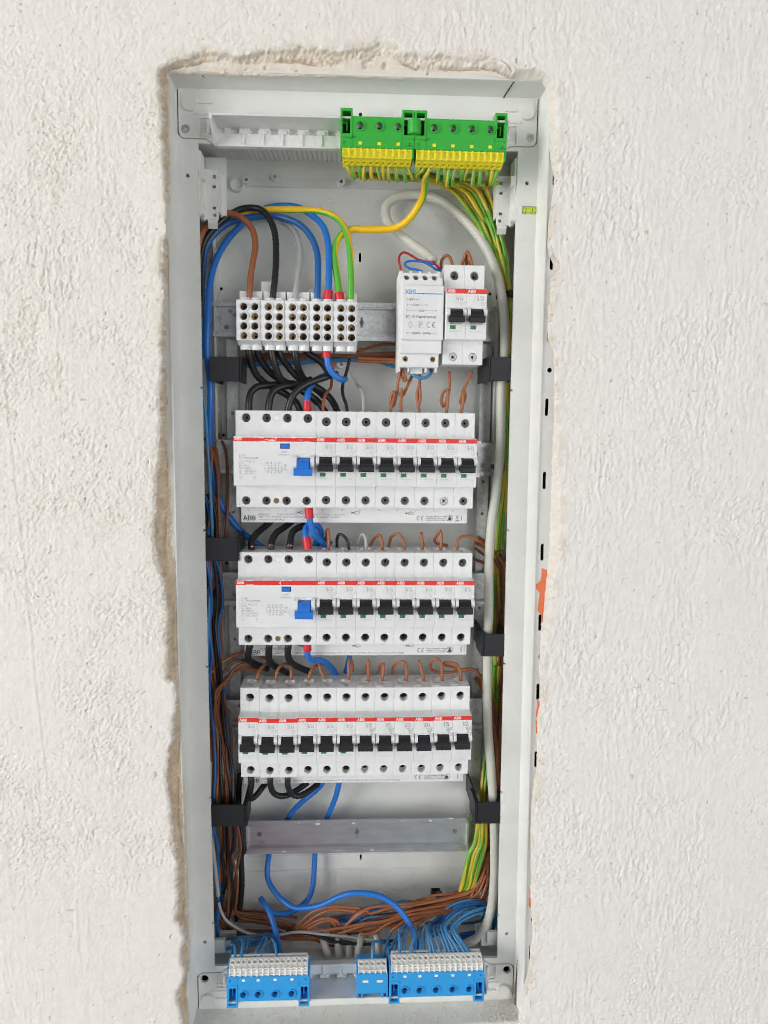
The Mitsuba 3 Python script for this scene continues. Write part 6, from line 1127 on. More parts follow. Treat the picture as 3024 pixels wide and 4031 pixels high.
 ('brown_wire','wire_brown',1.38,'-21.4,51.2,-459.3 -1.4,48.5,-456.0 23.6,47.5,-449.3 49.3,47.6,-444.1 80.1,49.4,-435.5 109.2,51.1,-432.7 119.4,53.5,-425.7 129.3,52.2,-413.9 131.1,51.2,-395.4 131.3,49.3,-365.5 134.5,48.2,-342.3','brown wire in the flat bundle crossing the cabinet floor','brown wires of the floor bundle',()),
 ('brown_wire','wire_brown_dark',1.38,'-21.3,54.0,-462.9 -0.9,52.7,-459.8 24.7,49.5,-454.7 50.9,50.3,-451.8 81.6,52.5,-442.6 109.7,56.4,-434.3 123.9,57.3,-429.8 129.6,57.8,-413.9 131.2,56.3,-395.4 132.4,52.9,-365.6 135.7,51.9,-342.5','brown wire in the flat bundle crossing the cabinet floor','brown wires of the floor bundle',()),
 ('brown_wire','wire_brown',1.38,'-21.0,51.8,-468.8 0.6,47.7,-471.6 26.8,47.1,-465.6 52.0,47.4,-457.2 82.8,48.6,-448.7 113.0,51.0,-446.3 131.3,52.5,-436.6 134.6,51.0,-414.9 135.8,52.1,-395.4 135.5,49.0,-365.7 139.3,48.4,-343.0','brown wire in the flat bundle crossing the cabinet floor','brown wires of the floor bundle',()),
 ('brown_wire','wire_brown_dark',1.35,'-127.4,53.1,-457.5 -119.1,51.2,-465.9 -104.2,48.9,-471.7 -78.9,47.8,-471.5 -58.7,46.2,-471.6 -37.0,43.6,-467.2 -20.6,42.4,-473.1 -10.2,42.4,-475.0','brown wire low on the cabinet floor at left','brown wires low on the cabinet floor',()),
 ('brown_wire','wire_brown',1.35,'-127.8,59.1,-457.8 -119.4,56.2,-466.4 -104.2,54.3,-472.1 -78.9,52.9,-472.7 -58.7,50.5,-473.0 -37.2,48.1,-471.6 -21.3,45.2,-477.2 -10.9,44.9,-479.8','brown wire low on the cabinet floor at left','brown wires low on the cabinet floor',()),
 ('brown_wire','wire_brown_dark',1.35,'-130.9,51.7,-460.5 -121.2,49.6,-469.4 -104.2,48.6,-472.1 -78.9,46.9,-472.8 -58.7,45.1,-471.4 -37.1,43.4,-468.5 -20.4,41.2,-471.5 -10.0,41.0,-473.8','brown wire low on the cabinet floor at left','brown wires low on the cabinet floor',()),
 ('brown_wire','wire_brown',1.35,'-131.6,56.7,-461.0 -122.1,54.8,-470.9 -104.5,52.1,-474.9 -79.0,49.9,-476.3 -58.7,48.7,-477.4 -37.6,47.5,-477.9 -22.2,44.9,-482.5 -11.4,45.9,-483.3','brown wire low on the cabinet floor at left','brown wires low on the cabinet floor',()),
 ('brown_wire','wire_brown_dark',1.35,'-128.2,59.5,-458.2 -121.0,56.7,-469.1 -104.5,54.8,-474.6 -78.9,51.7,-474.0 -58.7,49.7,-471.0 -37.2,48.2,-470.4 -20.8,48.1,-473.9 -10.2,47.9,-475.0','brown wire low on the cabinet floor at left','brown wires low on the cabinet floor',()),
 ('brown_wire','wire_brown',1.35,'-128.9,54.5,-458.8 -121.2,53.8,-469.4 -104.4,51.7,-474.1 -78.9,48.2,-473.2 -58.7,46.7,-474.9 -37.4,44.7,-473.8 -21.2,42.3,-476.4 -10.7,41.3,-478.5','brown wire low on the cabinet floor at left','brown wires low on the cabinet floor',()),
 ('blue_wire','wire_blue_small',1.35,'-13.5,46.5,-459.2 1.5,47.4,-456.1 14.4,48.0,-448.5 30.2,49.3,-446.6 51.3,52.4,-445.4 62.3,57.0,-447.7','blue wire lying under the brown bundle on the floor','blue wires on the cabinet floor',()),
 ('blue_wire','wire_blue_deep',1.35,'-13.8,47.5,-456.2 0.4,46.7,-453.0 13.5,48.3,-445.9 30.1,50.0,-444.3 51.5,52.6,-442.0 62.6,56.8,-446.3','blue wire lying under the brown bundle on the floor','blue wires on the cabinet floor',()),
 ('blue_wire','wire_blue_small',1.35,'-13.7,40.0,-457.2 1.2,41.5,-455.3 13.5,43.2,-445.8 29.9,45.0,-441.3 51.6,48.4,-439.8 63.0,52.4,-444.6','blue wire lying under the brown bundle on the floor','blue wires on the cabinet floor',()),
 ('blue_wire','wire_blue_deep',1.35,'-13.5,42.9,-459.3 1.6,42.4,-456.5 14.3,44.5,-448.2 30.1,46.0,-444.9 51.4,50.1,-444.1 62.5,54.4,-446.9','blue wire lying under the brown bundle on the floor','blue wires on the cabinet floor',()),
 ('blue_wire','wire_blue_small',1.35,'-13.4,40.8,-460.2 2.6,42.0,-459.3 15.6,42.1,-451.9 30.5,44.2,-452.1 51.0,46.6,-450.8 61.6,50.2,-451.3','blue wire lying under the brown bundle on the floor','blue wires on the cabinet floor',()),
 ('blue_wire','wire_blue_deep',1.35,'76.0,44.7,-468.4 85.4,41.3,-461.6 96.2,37.5,-452.0 109.2,38.8,-442.7 123.6,40.6,-441.8 136.4,43.7,-446.8 141.8,48.2,-462.5 135.5,49.0,-477.0 118.4,46.5,-482.3 102.0,45.9,-483.8','blue wire coiled at the lower right behind the white cable','blue wires coiled at the lower right',()),
 ('blue_wire','wire_blue_small',1.35,'75.5,52.4,-467.5 83.4,46.8,-459.4 91.4,42.6,-446.3 107.4,43.1,-437.8 124.2,44.7,-437.6 138.2,49.0,-445.2 144.7,52.8,-462.5 136.0,54.1,-477.6 118.7,55.6,-484.3 102.0,57.3,-484.5','blue wire coiled at the lower right behind the white cable','blue wires coiled at the lower right',()),
 ('blue_wire','wire_blue_deep',1.35,'80.7,45.1,-475.2 91.4,42.3,-468.3 102.0,38.2,-458.9 111.0,38.5,-448.0 123.1,41.4,-446.2 133.0,45.2,-449.8 138.1,46.4,-462.3 134.2,47.1,-475.4 117.8,47.7,-479.0 102.1,46.3,-478.5','blue wire coiled at the lower right behind the white cable','blue wires coiled at the lower right',()),
 ('blue_wire','wire_blue_small',1.35,'76.6,44.9,-469.2 86.9,41.3,-463.3 96.3,37.7,-452.1 108.9,37.6,-442.1 123.6,39.3,-442.3 137.8,43.3,-445.6 144.5,47.1,-462.5 137.2,49.6,-479.0 118.8,49.4,-485.5 102.0,48.4,-484.4','blue wire coiled at the lower right behind the white cable','blue wires coiled at the lower right',()),
 ('blue_wire','wire_blue_deep',1.35,'76.1,48.8,-468.5 86.2,45.5,-462.5 94.9,39.7,-450.5 108.3,40.4,-440.2 124.3,41.0,-436.5 138.2,45.9,-445.1 141.7,49.1,-462.5 134.0,49.9,-475.1 117.6,49.6,-477.2 102.2,50.1,-478.2','blue wire coiled at the lower right behind the white cable','blue wires coiled at the lower right',()),
 ('blue_wire','wire_blue_small',1.35,'77.3,55.1,-470.2 85.9,49.2,-462.2 94.9,43.9,-450.4 108.5,44.1,-441.0 123.6,46.3,-442.0 137.4,50.9,-445.9 144.5,53.9,-462.5 136.2,54.6,-477.8 118.6,55.9,-484.2 102.0,55.9,-485.3','blue wire coiled at the lower right behind the white cable','blue wires coiled at the lower right',()),
 ('blue_wire','wire_blue_deep',1.35,'74.2,51.4,-465.6 84.4,47.0,-460.5 94.6,45.0,-450.1 108.6,43.7,-441.2 123.7,47.6,-441.1 135.5,52.5,-447.6 141.7,58.2,-462.4 135.6,59.8,-477.2 118.6,59.9,-484.0 102.0,59.8,-486.1','blue wire coiled at the lower right behind the white cable','blue wires coiled at the lower right',()),
 ('blue_wire','wire_blue_small',1.35,'77.8,55.5,-470.9 87.5,51.5,-464.0 97.0,48.6,-452.9 110.2,47.6,-445.8 123.5,49.3,-442.7 134.8,54.6,-448.2 141.3,55.6,-462.4 134.4,58.5,-475.7 118.4,57.9,-482.6 102.0,57.0,-485.7','blue wire coiled at the lower right behind the white cable','blue wires coiled at the lower right',()),
 ('blue_wire','wire_blue_deep',1.35,'76.9,42.4,-469.7 85.4,38.4,-461.6 93.0,33.6,-448.2 107.9,35.7,-439.1 124.1,38.9,-438.1 138.2,42.7,-445.1 144.6,46.9,-462.5 136.6,48.9,-478.4 118.9,50.4,-485.9 102.0,51.2,-486.7','blue wire coiled at the lower right behind the white cable','blue wires coiled at the lower right',()),
 ('blue_wire','wire_blue_small',1.35,'80.0,53.7,-474.2 89.4,49.8,-466.1 98.9,44.7,-455.1 111.8,45.1,-450.1 122.4,48.2,-451.2 128.9,52.6,-453.4 135.1,58.8,-462.2 130.6,62.1,-471.0 117.0,61.5,-473.4 102.3,63.1,-472.7','blue wire coiled at the lower right behind the white cable','blue wires coiled at the lower right',()),
 ('blue_wire','wire_blue_deep',1.35,'79.9,44.6,-474.1 90.8,42.4,-467.7 101.0,39.0,-457.7 111.5,38.2,-449.4 123.1,42.0,-445.9 135.3,47.6,-447.7 140.0,50.9,-462.4 133.2,51.9,-474.1 117.7,53.1,-477.9 102.1,52.3,-480.0','blue wire coiled at the lower right behind the white cable','blue wires coiled at the lower right',()),
 ('blue_wire','wire_blue_small',1.35,'76.3,47.8,-468.8 87.3,43.9,-463.8 96.8,39.4,-452.7 110.1,38.3,-445.5 123.3,39.6,-444.6 134.6,42.2,-448.4 140.1,46.8,-462.4 135.4,50.1,-476.8 118.5,49.3,-483.0 102.1,49.3,-479.5','blue wire coiled at the lower right behind the white cable','blue wires coiled at the lower right',()),
 ('blue_wire','wire_blue_small',1.35,'-120.4,32.5,-464.2 -109.2,33.7,-463.6 -94.0,33.7,-463.3 -81.1,35.7,-462.5 -73.0,39.0,-469.0','blue wire lying behind the lower left neutral strip','blue wires behind the neutral strip',()),
 ('blue_wire','wire_blue_small',1.35,'-120.2,27.5,-467.2 -109.2,29.5,-465.5 -93.9,29.0,-464.6 -81.1,31.7,-462.5 -70.7,36.3,-464.7','blue wire lying behind the lower left neutral strip','blue wires behind the neutral strip',()),
 ('blue_wire','wire_blue_small',1.35,'-120.1,24.3,-469.5 -109.2,27.5,-468.5 -93.8,29.1,-468.0 -81.2,30.5,-463.2 -71.2,34.8,-465.7','blue wire lying behind the lower left neutral strip','blue wires behind the neutral strip',()),
 ('earth_wire','wire_yg',1.55,'-10.1,-6.0,247.5 -9.0,-4.0,241.0 -6.7,0.0,238.3 -5.9,6.0,237.2 -4.9,16.0,241.7 6.2,30.0,247.3 78.3,39.0,239.7 97.5,39.0,221.6 111.3,40.7,203.7 120.7,39.8,179.8 129.9,40.6,158.7 136.1,41.7,133.1 141.4,41.7,95.0 138.7,39.8,67.3 138.1,41.8,46.6 138.9,41.9,13.3 136.8,41.9,-22.9 133.4,39.9,-59.3 132.3,38.9,-83.7 132.0,41.9,-81.2 133.8,46.7,-109.5 135.4,50.7,-158.6 137.6,48.7,-209.6 139.4,46.6,-198.2 138.6,50.6,-242.5 134.0,52.6,-286.9 129.8,48.6,-316.5 123.5,41.8,-344.5 119.8,41.8,-376.1 114.8,41.8,-386.3 111.5,43.8,-405.1 109.0,50.6,-428.7 104.5,58.0,-443.1 83.5,58.8,-446.7 57.4,62.0,-449.8','thin yellow-green wire in clamp one of the left green strip, bundled down the right side','yellow-green wires of the right bundle',()),
 ('earth_wire','wire_yg',1.55,'-6.1,-6.0,247.6 -5.5,-4.0,241.1 -4.2,0.0,236.6 -3.4,6.0,235.5 -1.5,16.0,240.0 9.3,30.0,244.9 78.6,41.6,241.9 97.9,41.6,222.3 111.9,44.2,204.5 120.4,42.0,180.2 130.3,42.4,159.1 136.1,45.2,133.6 140.3,45.2,95.3 138.2,42.0,67.4 139.9,44.0,46.7 141.0,45.3,13.2 139.0,45.3,-23.2 136.0,43.3,-59.7 134.9,42.3,-84.3 134.6,45.3,-81.8 132.8,49.5,-110.0 134.4,53.5,-159.3 136.7,51.5,-210.5 137.1,48.4,-198.7 136.2,52.4,-243.2 131.8,54.4,-287.7 128.2,50.4,-317.4 126.5,44.0,-345.7 124.5,44.0,-377.5 120.8,44.0,-387.7 117.1,46.0,-406.6 113.7,52.4,-429.9 104.5,58.0,-443.1 83.3,57.2,-445.6 57.4,62.0,-448.5','thin yellow-green wire in clamp two of the left green strip, bundled down the right side','yellow-green wires of the right bundle',()),
 ('earth_wire','wire_yg',1.55,'0.1,-6.0,247.8 0.5,-4.0,241.3 1.2,0.0,237.4 2.0,6.0,236.3 3.3,16.0,240.7 12.8,30.0,246.1 81.0,47.4,243.9 99.9,47.4,223.9 112.3,42.2,204.0 121.7,46.9,181.2 131.3,46.3,159.7 135.6,43.2,133.3 139.4,43.2,95.1 140.1,46.9,67.6 140.2,48.9,46.8 139.6,42.4,13.3 137.5,42.4,-23.0 134.3,40.4,-59.4 133.2,39.4,-83.8 132.9,42.4,-81.3 133.8,47.1,-109.6 135.4,51.1,-158.7 137.7,49.1,-209.7 137.2,52.3,-200.0 136.2,56.3,-244.6 132.0,58.3,-289.4 128.5,54.3,-319.2 125.3,48.9,-348.3 121.7,48.9,-380.2 116.9,48.9,-390.5 113.6,50.9,-409.5 110.6,56.3,-432.3 104.5,58.0,-443.1 83.5,58.8,-446.7 57.4,62.0,-448.2','thin yellow-green wire in clamp three of the left green strip, bundled down the right side','yellow-green wires of the right bundle',()),
 ('earth_wire','wire_yg',1.55,'4.9,-6.0,248.0 4.6,-4.0,241.4 4.0,0.0,235.7 4.8,6.0,234.6 7.9,16.0,239.1 15.7,30.0,243.1 87.2,45.5,241.9 103.8,45.5,223.5 114.9,40.9,203.8 124.4,45.3,180.9 132.3,45.0,159.5 136.7,41.9,133.2 140.7,41.9,95.0 141.9,45.3,67.6 139.3,47.3,46.7 140.6,49.3,13.0 138.4,49.3,-23.5 135.0,47.3,-60.3 133.9,46.3,-84.9 133.6,49.3,-82.4 138.6,52.7,-110.7 140.2,56.7,-160.2 142.2,54.7,-211.6 139.3,51.0,-199.6 138.4,55.0,-244.2 133.9,57.0,-288.9 130.0,53.0,-318.7 130.0,47.3,-347.5 130.3,47.3,-379.5 127.8,47.3,-389.8 123.8,49.3,-408.7 119.2,55.0,-431.7 104.5,58.0,-443.1 84.0,62.7,-449.3 57.4,62.0,-449.3','thin yellow-green wire in clamp four of the left green strip, bundled down the right side','yellow-green wires of the right bundle',()),
 ('earth_wire','wire_yg',1.55,'10.1,-6.0,248.1 10.3,-4.0,241.6 10.5,0.0,236.5 11.4,6.0,235.4 14.9,16.0,239.9 22.3,30.0,243.6 86.5,43.5,240.9 103.2,43.5,222.9 114.9,41.9,204.0 124.2,43.6,180.6 131.9,43.7,159.3 137.1,42.9,133.3 141.5,42.9,95.1 140.7,43.6,67.5 139.4,45.6,46.7 141.2,50.8,13.0 139.1,50.8,-23.6 135.8,48.8,-60.5 134.7,47.8,-85.2 134.4,50.8,-82.7 137.4,53.8,-110.9 139.0,57.8,-160.5 141.1,55.8,-212.0 139.8,49.7,-199.2 139.0,53.7,-243.7 134.4,55.7,-288.3 130.3,51.7,-318.0 130.7,45.6,-346.6 131.7,45.6,-378.5 129.8,45.6,-388.8 125.6,47.6,-407.8 120.8,53.7,-430.9 104.5,58.0,-443.1 83.8,61.2,-448.3 57.4,62.0,-449.7','thin yellow-green wire in clamp five of the left green strip, bundled down the right side','yellow-green wires of the right bundle',()),
 ('earth_wire','wire_yg',1.55,'14.9,-6.0,248.2 15.6,-4.0,241.7 17.2,0.0,237.6 18.2,6.0,236.5 20.0,16.0,241.0 30.0,30.0,246.1 85.2,45.6,242.1 102.5,45.6,223.4 114.2,41.9,204.0 123.6,45.3,180.9 131.9,45.1,159.5 136.7,42.9,133.3 140.8,42.9,95.1 139.7,45.3,67.6 139.7,47.3,46.7 139.8,43.7,13.2 137.7,43.7,-23.1 134.4,41.7,-59.5 133.3,40.7,-84.0 133.0,43.7,-81.5 133.9,48.1,-109.8 135.5,52.1,-159.0 137.7,50.1,-210.1 139.1,51.1,-199.6 138.2,55.1,-244.2 133.7,57.1,-288.9 129.8,53.1,-318.7 125.9,47.3,-347.5 123.1,47.3,-379.4 118.7,47.3,-389.6 115.2,49.3,-408.6 112.1,55.1,-431.6 104.5,58.0,-443.1 83.5,58.6,-446.6 57.4,62.0,-449.2','thin yellow-green wire in clamp six of the left green strip, bundled down the right side','yellow-green wires of the right bundle',()),
 ('earth_wire','wire_yg',1.55,'19.7,-6.0,248.4 20.0,-4.0,241.8 20.6,0.0,237.3 21.6,6.0,236.2 23.8,16.0,240.7 33.0,30.0,245.6 91.1,39.2,239.0 105.9,39.2,221.9 118.4,48.5,205.7 125.6,40.0,179.9 132.3,40.8,158.8 139.3,49.5,134.3 143.4,49.5,95.7 140.8,40.0,67.4 141.2,42.0,46.7 142.6,45.0,13.2 140.9,45.0,-23.2 138.2,43.0,-59.7 137.2,42.0,-84.2 136.8,45.0,-81.7 138.0,49.2,-110.0 139.6,53.2,-159.3 141.5,51.2,-210.4 140.0,46.8,-198.2 139.1,50.8,-242.6 134.5,52.8,-287.0 130.3,48.8,-316.6 125.8,42.0,-344.6 123.7,42.0,-376.3 119.8,42.0,-386.5 116.2,44.0,-405.4 113.0,50.8,-428.9 104.5,58.0,-443.1 84.0,62.9,-449.4 57.4,62.0,-450.1','thin yellow-green wire in clamp seven of the left green strip, bundled down the right side','yellow-green wires of the right bundle',()),
 ('earth_wire','wire_yg',1.55,'24.2,-6.0,248.5 24.4,-4.0,242.0 24.7,0.0,235.7 25.8,6.0,234.6 27.7,16.0,239.0 36.7,30.0,244.2 89.6,46.7,243.6 105.5,46.7,223.8 117.1,47.0,205.3 124.6,46.3,181.1 132.9,45.8,159.7 137.4,48.0,134.0 140.1,48.0,95.5 140.4,46.3,67.6 141.9,48.3,46.8 141.7,43.5,13.2 139.9,43.5,-23.0 137.1,41.5,-59.5 136.0,40.5,-83.9 135.7,43.5,-81.5 134.8,48.0,-109.7 136.4,52.0,-158.9 138.5,50.0,-210.0 136.6,51.8,-199.8 135.6,55.8,-244.4 131.4,57.8,-289.2 128.0,53.8,-319.0 125.9,48.3,-348.0 123.0,48.3,-379.9 118.6,48.3,-390.2 115.1,50.3,-409.2 111.9,55.8,-432.0 104.5,58.0,-443.1 83.6,59.6,-447.3 57.4,62.0,-448.0','thin yellow-green wire in clamp eight of the left green strip, bundled down the right side','yellow-green wires of the right bundle',()),
 ('earth_wire','wire_yg',1.55,'29.8,-6.0,248.7 30.4,-4.0,242.1 31.5,0.0,235.7 32.6,6.0,234.6 35.4,16.0,239.0 44.1,30.0,243.5 92.5,39.6,239.1 106.9,39.6,222.0 119.3,49.8,206.0 126.1,40.3,180.0 132.6,41.0,158.9 139.7,50.8,134.4 143.6,50.8,95.8 140.2,40.3,67.4 141.7,42.3,46.7 143.5,46.6,13.2 141.8,46.6,-23.3 139.3,44.6,-59.9 138.2,43.6,-84.5 137.9,46.6,-82.0 136.9,50.4,-110.2 138.6,54.4,-159.6 140.6,52.4,-210.9 140.0,47.0,-198.3 139.1,51.0,-242.6 134.5,53.0,-287.1 130.3,49.0,-316.7 127.0,42.3,-344.8 125.8,42.3,-376.5 122.4,42.3,-386.7 118.7,44.3,-405.6 115.0,51.0,-429.1 104.5,58.0,-443.1 83.8,61.5,-448.5 57.4,62.0,-450.0','thin yellow-green wire in clamp nine of the left green strip, bundled down the right side','yellow-green wires of the right bundle',()),
 ('earth_wire','wire_yg',1.55,'35.3,-6.0,248.8 36.4,-4.0,242.3 38.6,0.0,235.9 39.8,6.0,234.8 41.9,16.0,239.2 52.3,30.0,244.4 94.6,42.2,240.4 108.4,42.2,222.7 119.3,45.7,205.0 126.9,42.5,180.4 133.3,42.8,159.2 138.7,46.7,133.9 142.1,46.7,95.5 140.7,42.5,67.5 140.6,44.5,46.7 141.1,43.2,13.3 139.3,43.2,-23.0 136.3,41.2,-59.4 135.3,40.2,-83.9 134.9,43.2,-81.4 136.5,47.7,-109.7 138.1,51.7,-158.9 140.1,49.7,-209.9 139.4,48.8,-198.9 138.5,52.8,-243.3 133.9,54.8,-287.9 129.9,50.8,-317.6 125.0,44.5,-346.0 121.9,44.5,-377.8 117.4,44.5,-387.9 114.0,46.5,-406.9 111.0,52.8,-430.1 104.5,58.0,-443.1 83.9,61.6,-448.6 57.4,62.0,-449.6','thin yellow-green wire in clamp ten of the left green strip, bundled down the right side','yellow-green wires of the right bundle',()),
 ('earth_wire','wire_yg',1.55,'39.7,-6.0,249.0 40.9,-4.0,242.4 43.6,0.0,238.0 44.8,6.0,236.9 48.0,16.0,241.4 58.1,30.0,245.8 92.6,47.5,243.0 107.6,47.5,224.1 118.5,47.9,205.5 126.2,46.9,181.3 133.5,46.3,159.8 138.4,48.9,134.2 141.3,48.9,95.6 139.8,46.9,67.6 142.4,48.9,46.8 143.0,47.7,13.1 141.2,47.7,-23.4 138.5,45.7,-60.0 137.4,44.7,-84.6 137.1,47.7,-82.1 134.1,51.3,-110.4 135.7,55.3,-159.8 138.0,53.3,-211.1 138.2,52.3,-200.0 137.2,56.3,-244.7 132.9,58.3,-289.4 129.2,54.3,-319.3 129.1,48.9,-348.4 128.4,48.9,-380.4 125.4,48.9,-390.7 121.5,50.9,-409.7 117.3,56.3,-432.5 104.5,58.0,-443.1 83.4,58.2,-446.3 57.4,62.0,-448.6','thin yellow-green wire in clamp eleven of the left green strip, bundled down the right side','yellow-green wires of the right bundle',()),
 ('earth_wire','wire_yg',1.55,'49.6,-6.0,247.0 48.8,-4.0,240.3 46.7,0.0,239.8 46.9,6.0,238.7 49.7,16.0,243.2 59.5,30.0,248.8 98.3,46.0,241.8 111.2,46.0,223.8 119.9,41.3,204.0 128.5,45.7,181.1 134.4,45.4,159.6 137.9,42.3,133.3 140.6,42.3,95.1 141.4,45.7,67.6 139.6,47.7,46.8 139.1,41.4,13.3 136.9,41.4,-22.9 133.6,39.4,-59.2 132.5,38.4,-83.6 132.2,41.4,-81.1 136.3,46.3,-109.4 137.9,50.3,-158.5 139.9,48.3,-209.5 139.1,51.4,-199.7 138.2,55.4,-244.3 133.7,57.4,-289.0 129.8,53.4,-318.8 124.3,47.7,-347.6 120.3,47.7,-379.5 115.2,47.7,-389.8 111.9,49.7,-408.8 109.3,55.4,-431.7 104.5,58.0,-443.1 83.9,61.7,-448.6 57.4,62.0,-449.2','thin yellow-green wire in clamp one of the right green strip, bundled down the right side','yellow-green wires of the right bundle',()),
 ('earth_wire','wire_yg',1.55,'54.4,-6.0,247.1 53.0,-4.0,240.5 49.4,0.0,238.9 49.6,6.0,237.8 54.3,16.0,242.4 62.0,30.0,246.4 98.9,40.6,239.2 111.2,40.6,222.4 122.2,49.8,206.0 128.6,41.2,180.2 133.9,41.7,159.0 140.4,50.8,134.4 143.6,50.8,95.8 140.4,41.2,67.4 141.9,43.2,46.7 144.0,49.2,13.1 142.3,49.2,-23.5 139.8,47.2,-60.2 138.7,46.2,-84.9 138.4,49.2,-82.4 137.5,52.6,-110.6 139.1,56.6,-160.2 141.1,54.6,-211.6 140.2,47.7,-198.5 139.3,51.7,-242.9 134.7,53.7,-287.4 130.4,49.7,-317.1 129.1,43.2,-345.3 129.3,43.2,-377.1 126.8,43.2,-387.3 122.8,45.2,-406.2 118.5,51.7,-429.6 104.5,58.0,-443.1 83.9,61.6,-448.5 57.4,62.0,-450.1','thin yellow-green wire in clamp two of the right green strip, bundled down the right side','yellow-green wires of the right bundle',()),
 ('earth_wire','wire_yg',1.55,'59.0,-6.0,247.2 57.9,-4.0,240.6 55.2,0.0,236.3 55.5,6.0,235.2 59.3,16.0,239.7 69.0,30.0,244.5 99.8,47.0,242.9 112.2,47.0,224.1 121.0,43.6,204.6 128.6,46.5,181.3 134.8,46.0,159.8 138.1,44.6,133.6 140.0,44.6,95.2 140.8,46.5,67.6 140.6,48.5,46.8 140.7,44.9,13.2 138.7,44.9,-23.2 135.5,42.9,-59.7 134.5,41.9,-84.2 134.1,44.9,-81.7 135.6,49.2,-110.0 137.2,53.2,-159.2 139.3,51.2,-210.4 137.6,52.0,-199.9 136.7,56.0,-244.5 132.4,58.0,-289.3 128.8,54.0,-319.1 127.0,48.5,-348.1 124.9,48.5,-380.1 121.0,48.5,-390.3 117.3,50.5,-409.3 113.8,56.0,-432.2 104.5,58.0,-443.1 83.7,60.2,-447.7 57.4,62.0,-448.4','thin yellow-green wire in clamp three of the right green strip, bundled down the right side','yellow-green wires of the right bundle',()),
 ('earth_wire','wire_yg',1.55,'65.9,-6.0,247.4 66.1,-4.0,240.8 66.2,0.0,236.3 66.6,6.0,235.1 70.9,16.0,239.6 80.0,30.0,244.1 99.3,45.3,241.1 111.8,45.3,223.6 120.3,40.5,203.8 129.0,45.1,181.0 134.5,44.9,159.6 138.1,41.5,133.2 141.1,41.5,95.0 139.7,45.1,67.6 139.1,47.1,46.7 139.9,46.7,13.1 137.7,46.7,-23.3 134.3,44.7,-59.9 133.2,43.7,-84.5 132.8,46.7,-82.0 134.5,50.5,-110.2 136.1,54.5,-159.6 138.3,52.5,-210.9 139.9,50.9,-199.5 139.0,54.9,-244.1 134.5,56.9,-288.8 130.4,52.9,-318.6 128.0,47.1,-347.4 126.8,47.1,-379.3 123.5,47.1,-389.6 119.7,49.1,-408.5 115.8,54.9,-431.5 104.5,58.0,-443.1 83.5,58.8,-446.7 57.4,62.0,-449.6','thin yellow-green wire in clamp four of the right green strip, bundled down the right side','yellow-green wires of the right bundle',()),
 ('earth_wire','wire_yg',1.55,'69.8,-6.0,247.5 70.6,-4.0,241.0 72.3,0.0,236.4 72.7,6.0,235.3 77.3,16.0,239.8 86.4,30.0,244.2 104.5,38.7,238.6 114.7,38.7,222.0 124.4,47.7,205.6 130.4,39.6,179.9 134.8,40.5,158.8 140.5,48.7,134.2 143.1,48.7,95.6 140.6,39.6,67.3 140.8,41.6,46.7 142.8,47.2,13.1 141.0,47.2,-23.3 138.2,45.2,-60.0 137.2,44.2,-84.6 136.8,47.2,-82.1 138.1,51.0,-110.3 139.7,55.0,-159.7 141.7,53.0,-211.0 139.8,46.5,-198.1 138.9,50.5,-242.4 134.3,52.5,-286.9 130.1,48.5,-316.4 127.3,41.6,-344.5 126.4,41.6,-376.1 123.3,41.6,-386.3 119.5,43.6,-405.2 115.7,50.5,-428.7 104.5,58.0,-443.1 84.0,62.6,-449.2 57.4,62.0,-450.0','thin yellow-green wire in clamp five of the right green strip, bundled down the right side','yellow-green wires of the right bundle',()),
 ('earth_wire','wire_yg',1.55,'74.8,-6.0,247.7 74.7,-4.0,241.1 74.0,0.0,233.0 74.5,6.0,231.8 80.0,16.0,236.3 87.1,30.0,239.9 101.1,45.7,240.9 113.0,45.7,223.7 122.1,46.3,205.2 129.8,45.4,181.1 134.9,45.1,159.6 139.7,47.3,134.0 142.6,47.3,95.5 139.2,45.4,67.6 141.5,47.4,46.8 143.0,50.6,13.0 141.1,50.6,-23.6 138.2,48.6,-60.4 137.1,47.6,-85.1 136.8,50.6,-82.6 134.1,53.7,-110.9 135.7,57.7,-160.5 138.0,55.7,-211.9 140.5,51.1,-199.6 139.6,55.1,-244.2 135.0,57.1,-288.9 130.8,53.1,-318.7 131.0,47.4,-347.6 131.9,47.4,-379.6 129.9,47.4,-389.9 125.8,49.4,-408.9 120.9,55.1,-431.8 104.5,58.0,-443.1 83.4,57.7,-446.0 57.4,62.0,-449.9','thin yellow-green wire in clamp six of the right green strip, bundled down the right side','yellow-green wires of the right bundle',()),
 ('earth_wire','wire_yg',1.55,'80.1,-6.0,247.8 79.6,-4.0,241.2 78.1,0.0,234.3 78.6,6.0,233.1 82.8,16.0,237.6 93.0,30.0,242.4 103.9,41.4,241.6 114.6,41.4,222.7 124.4,50.0,206.1 129.3,41.8,180.4 135.0,42.3,159.1 139.7,51.0,134.5 140.6,51.0,95.8 139.3,41.8,67.4 142.1,43.8,46.7 143.2,44.8,13.2 141.5,44.8,-23.1 139.0,42.8,-59.6 137.9,41.8,-84.2 137.6,44.8,-81.7 134.7,49.1,-109.9 136.3,53.1,-159.2 138.5,51.1,-210.4 135.7,48.3,-198.7 134.8,52.3,-243.1 130.6,54.3,-287.6 127.3,50.3,-317.3 126.1,43.8,-345.6 123.9,43.8,-377.4 119.9,43.8,-387.6 116.3,45.8,-406.5 113.0,52.3,-429.8 104.5,58.0,-443.1 83.6,59.3,-447.0 57.4,62.0,-447.9','thin yellow-green wire in clamp seven of the right green strip, bundled down the right side','yellow-green wires of the right bundle',()),
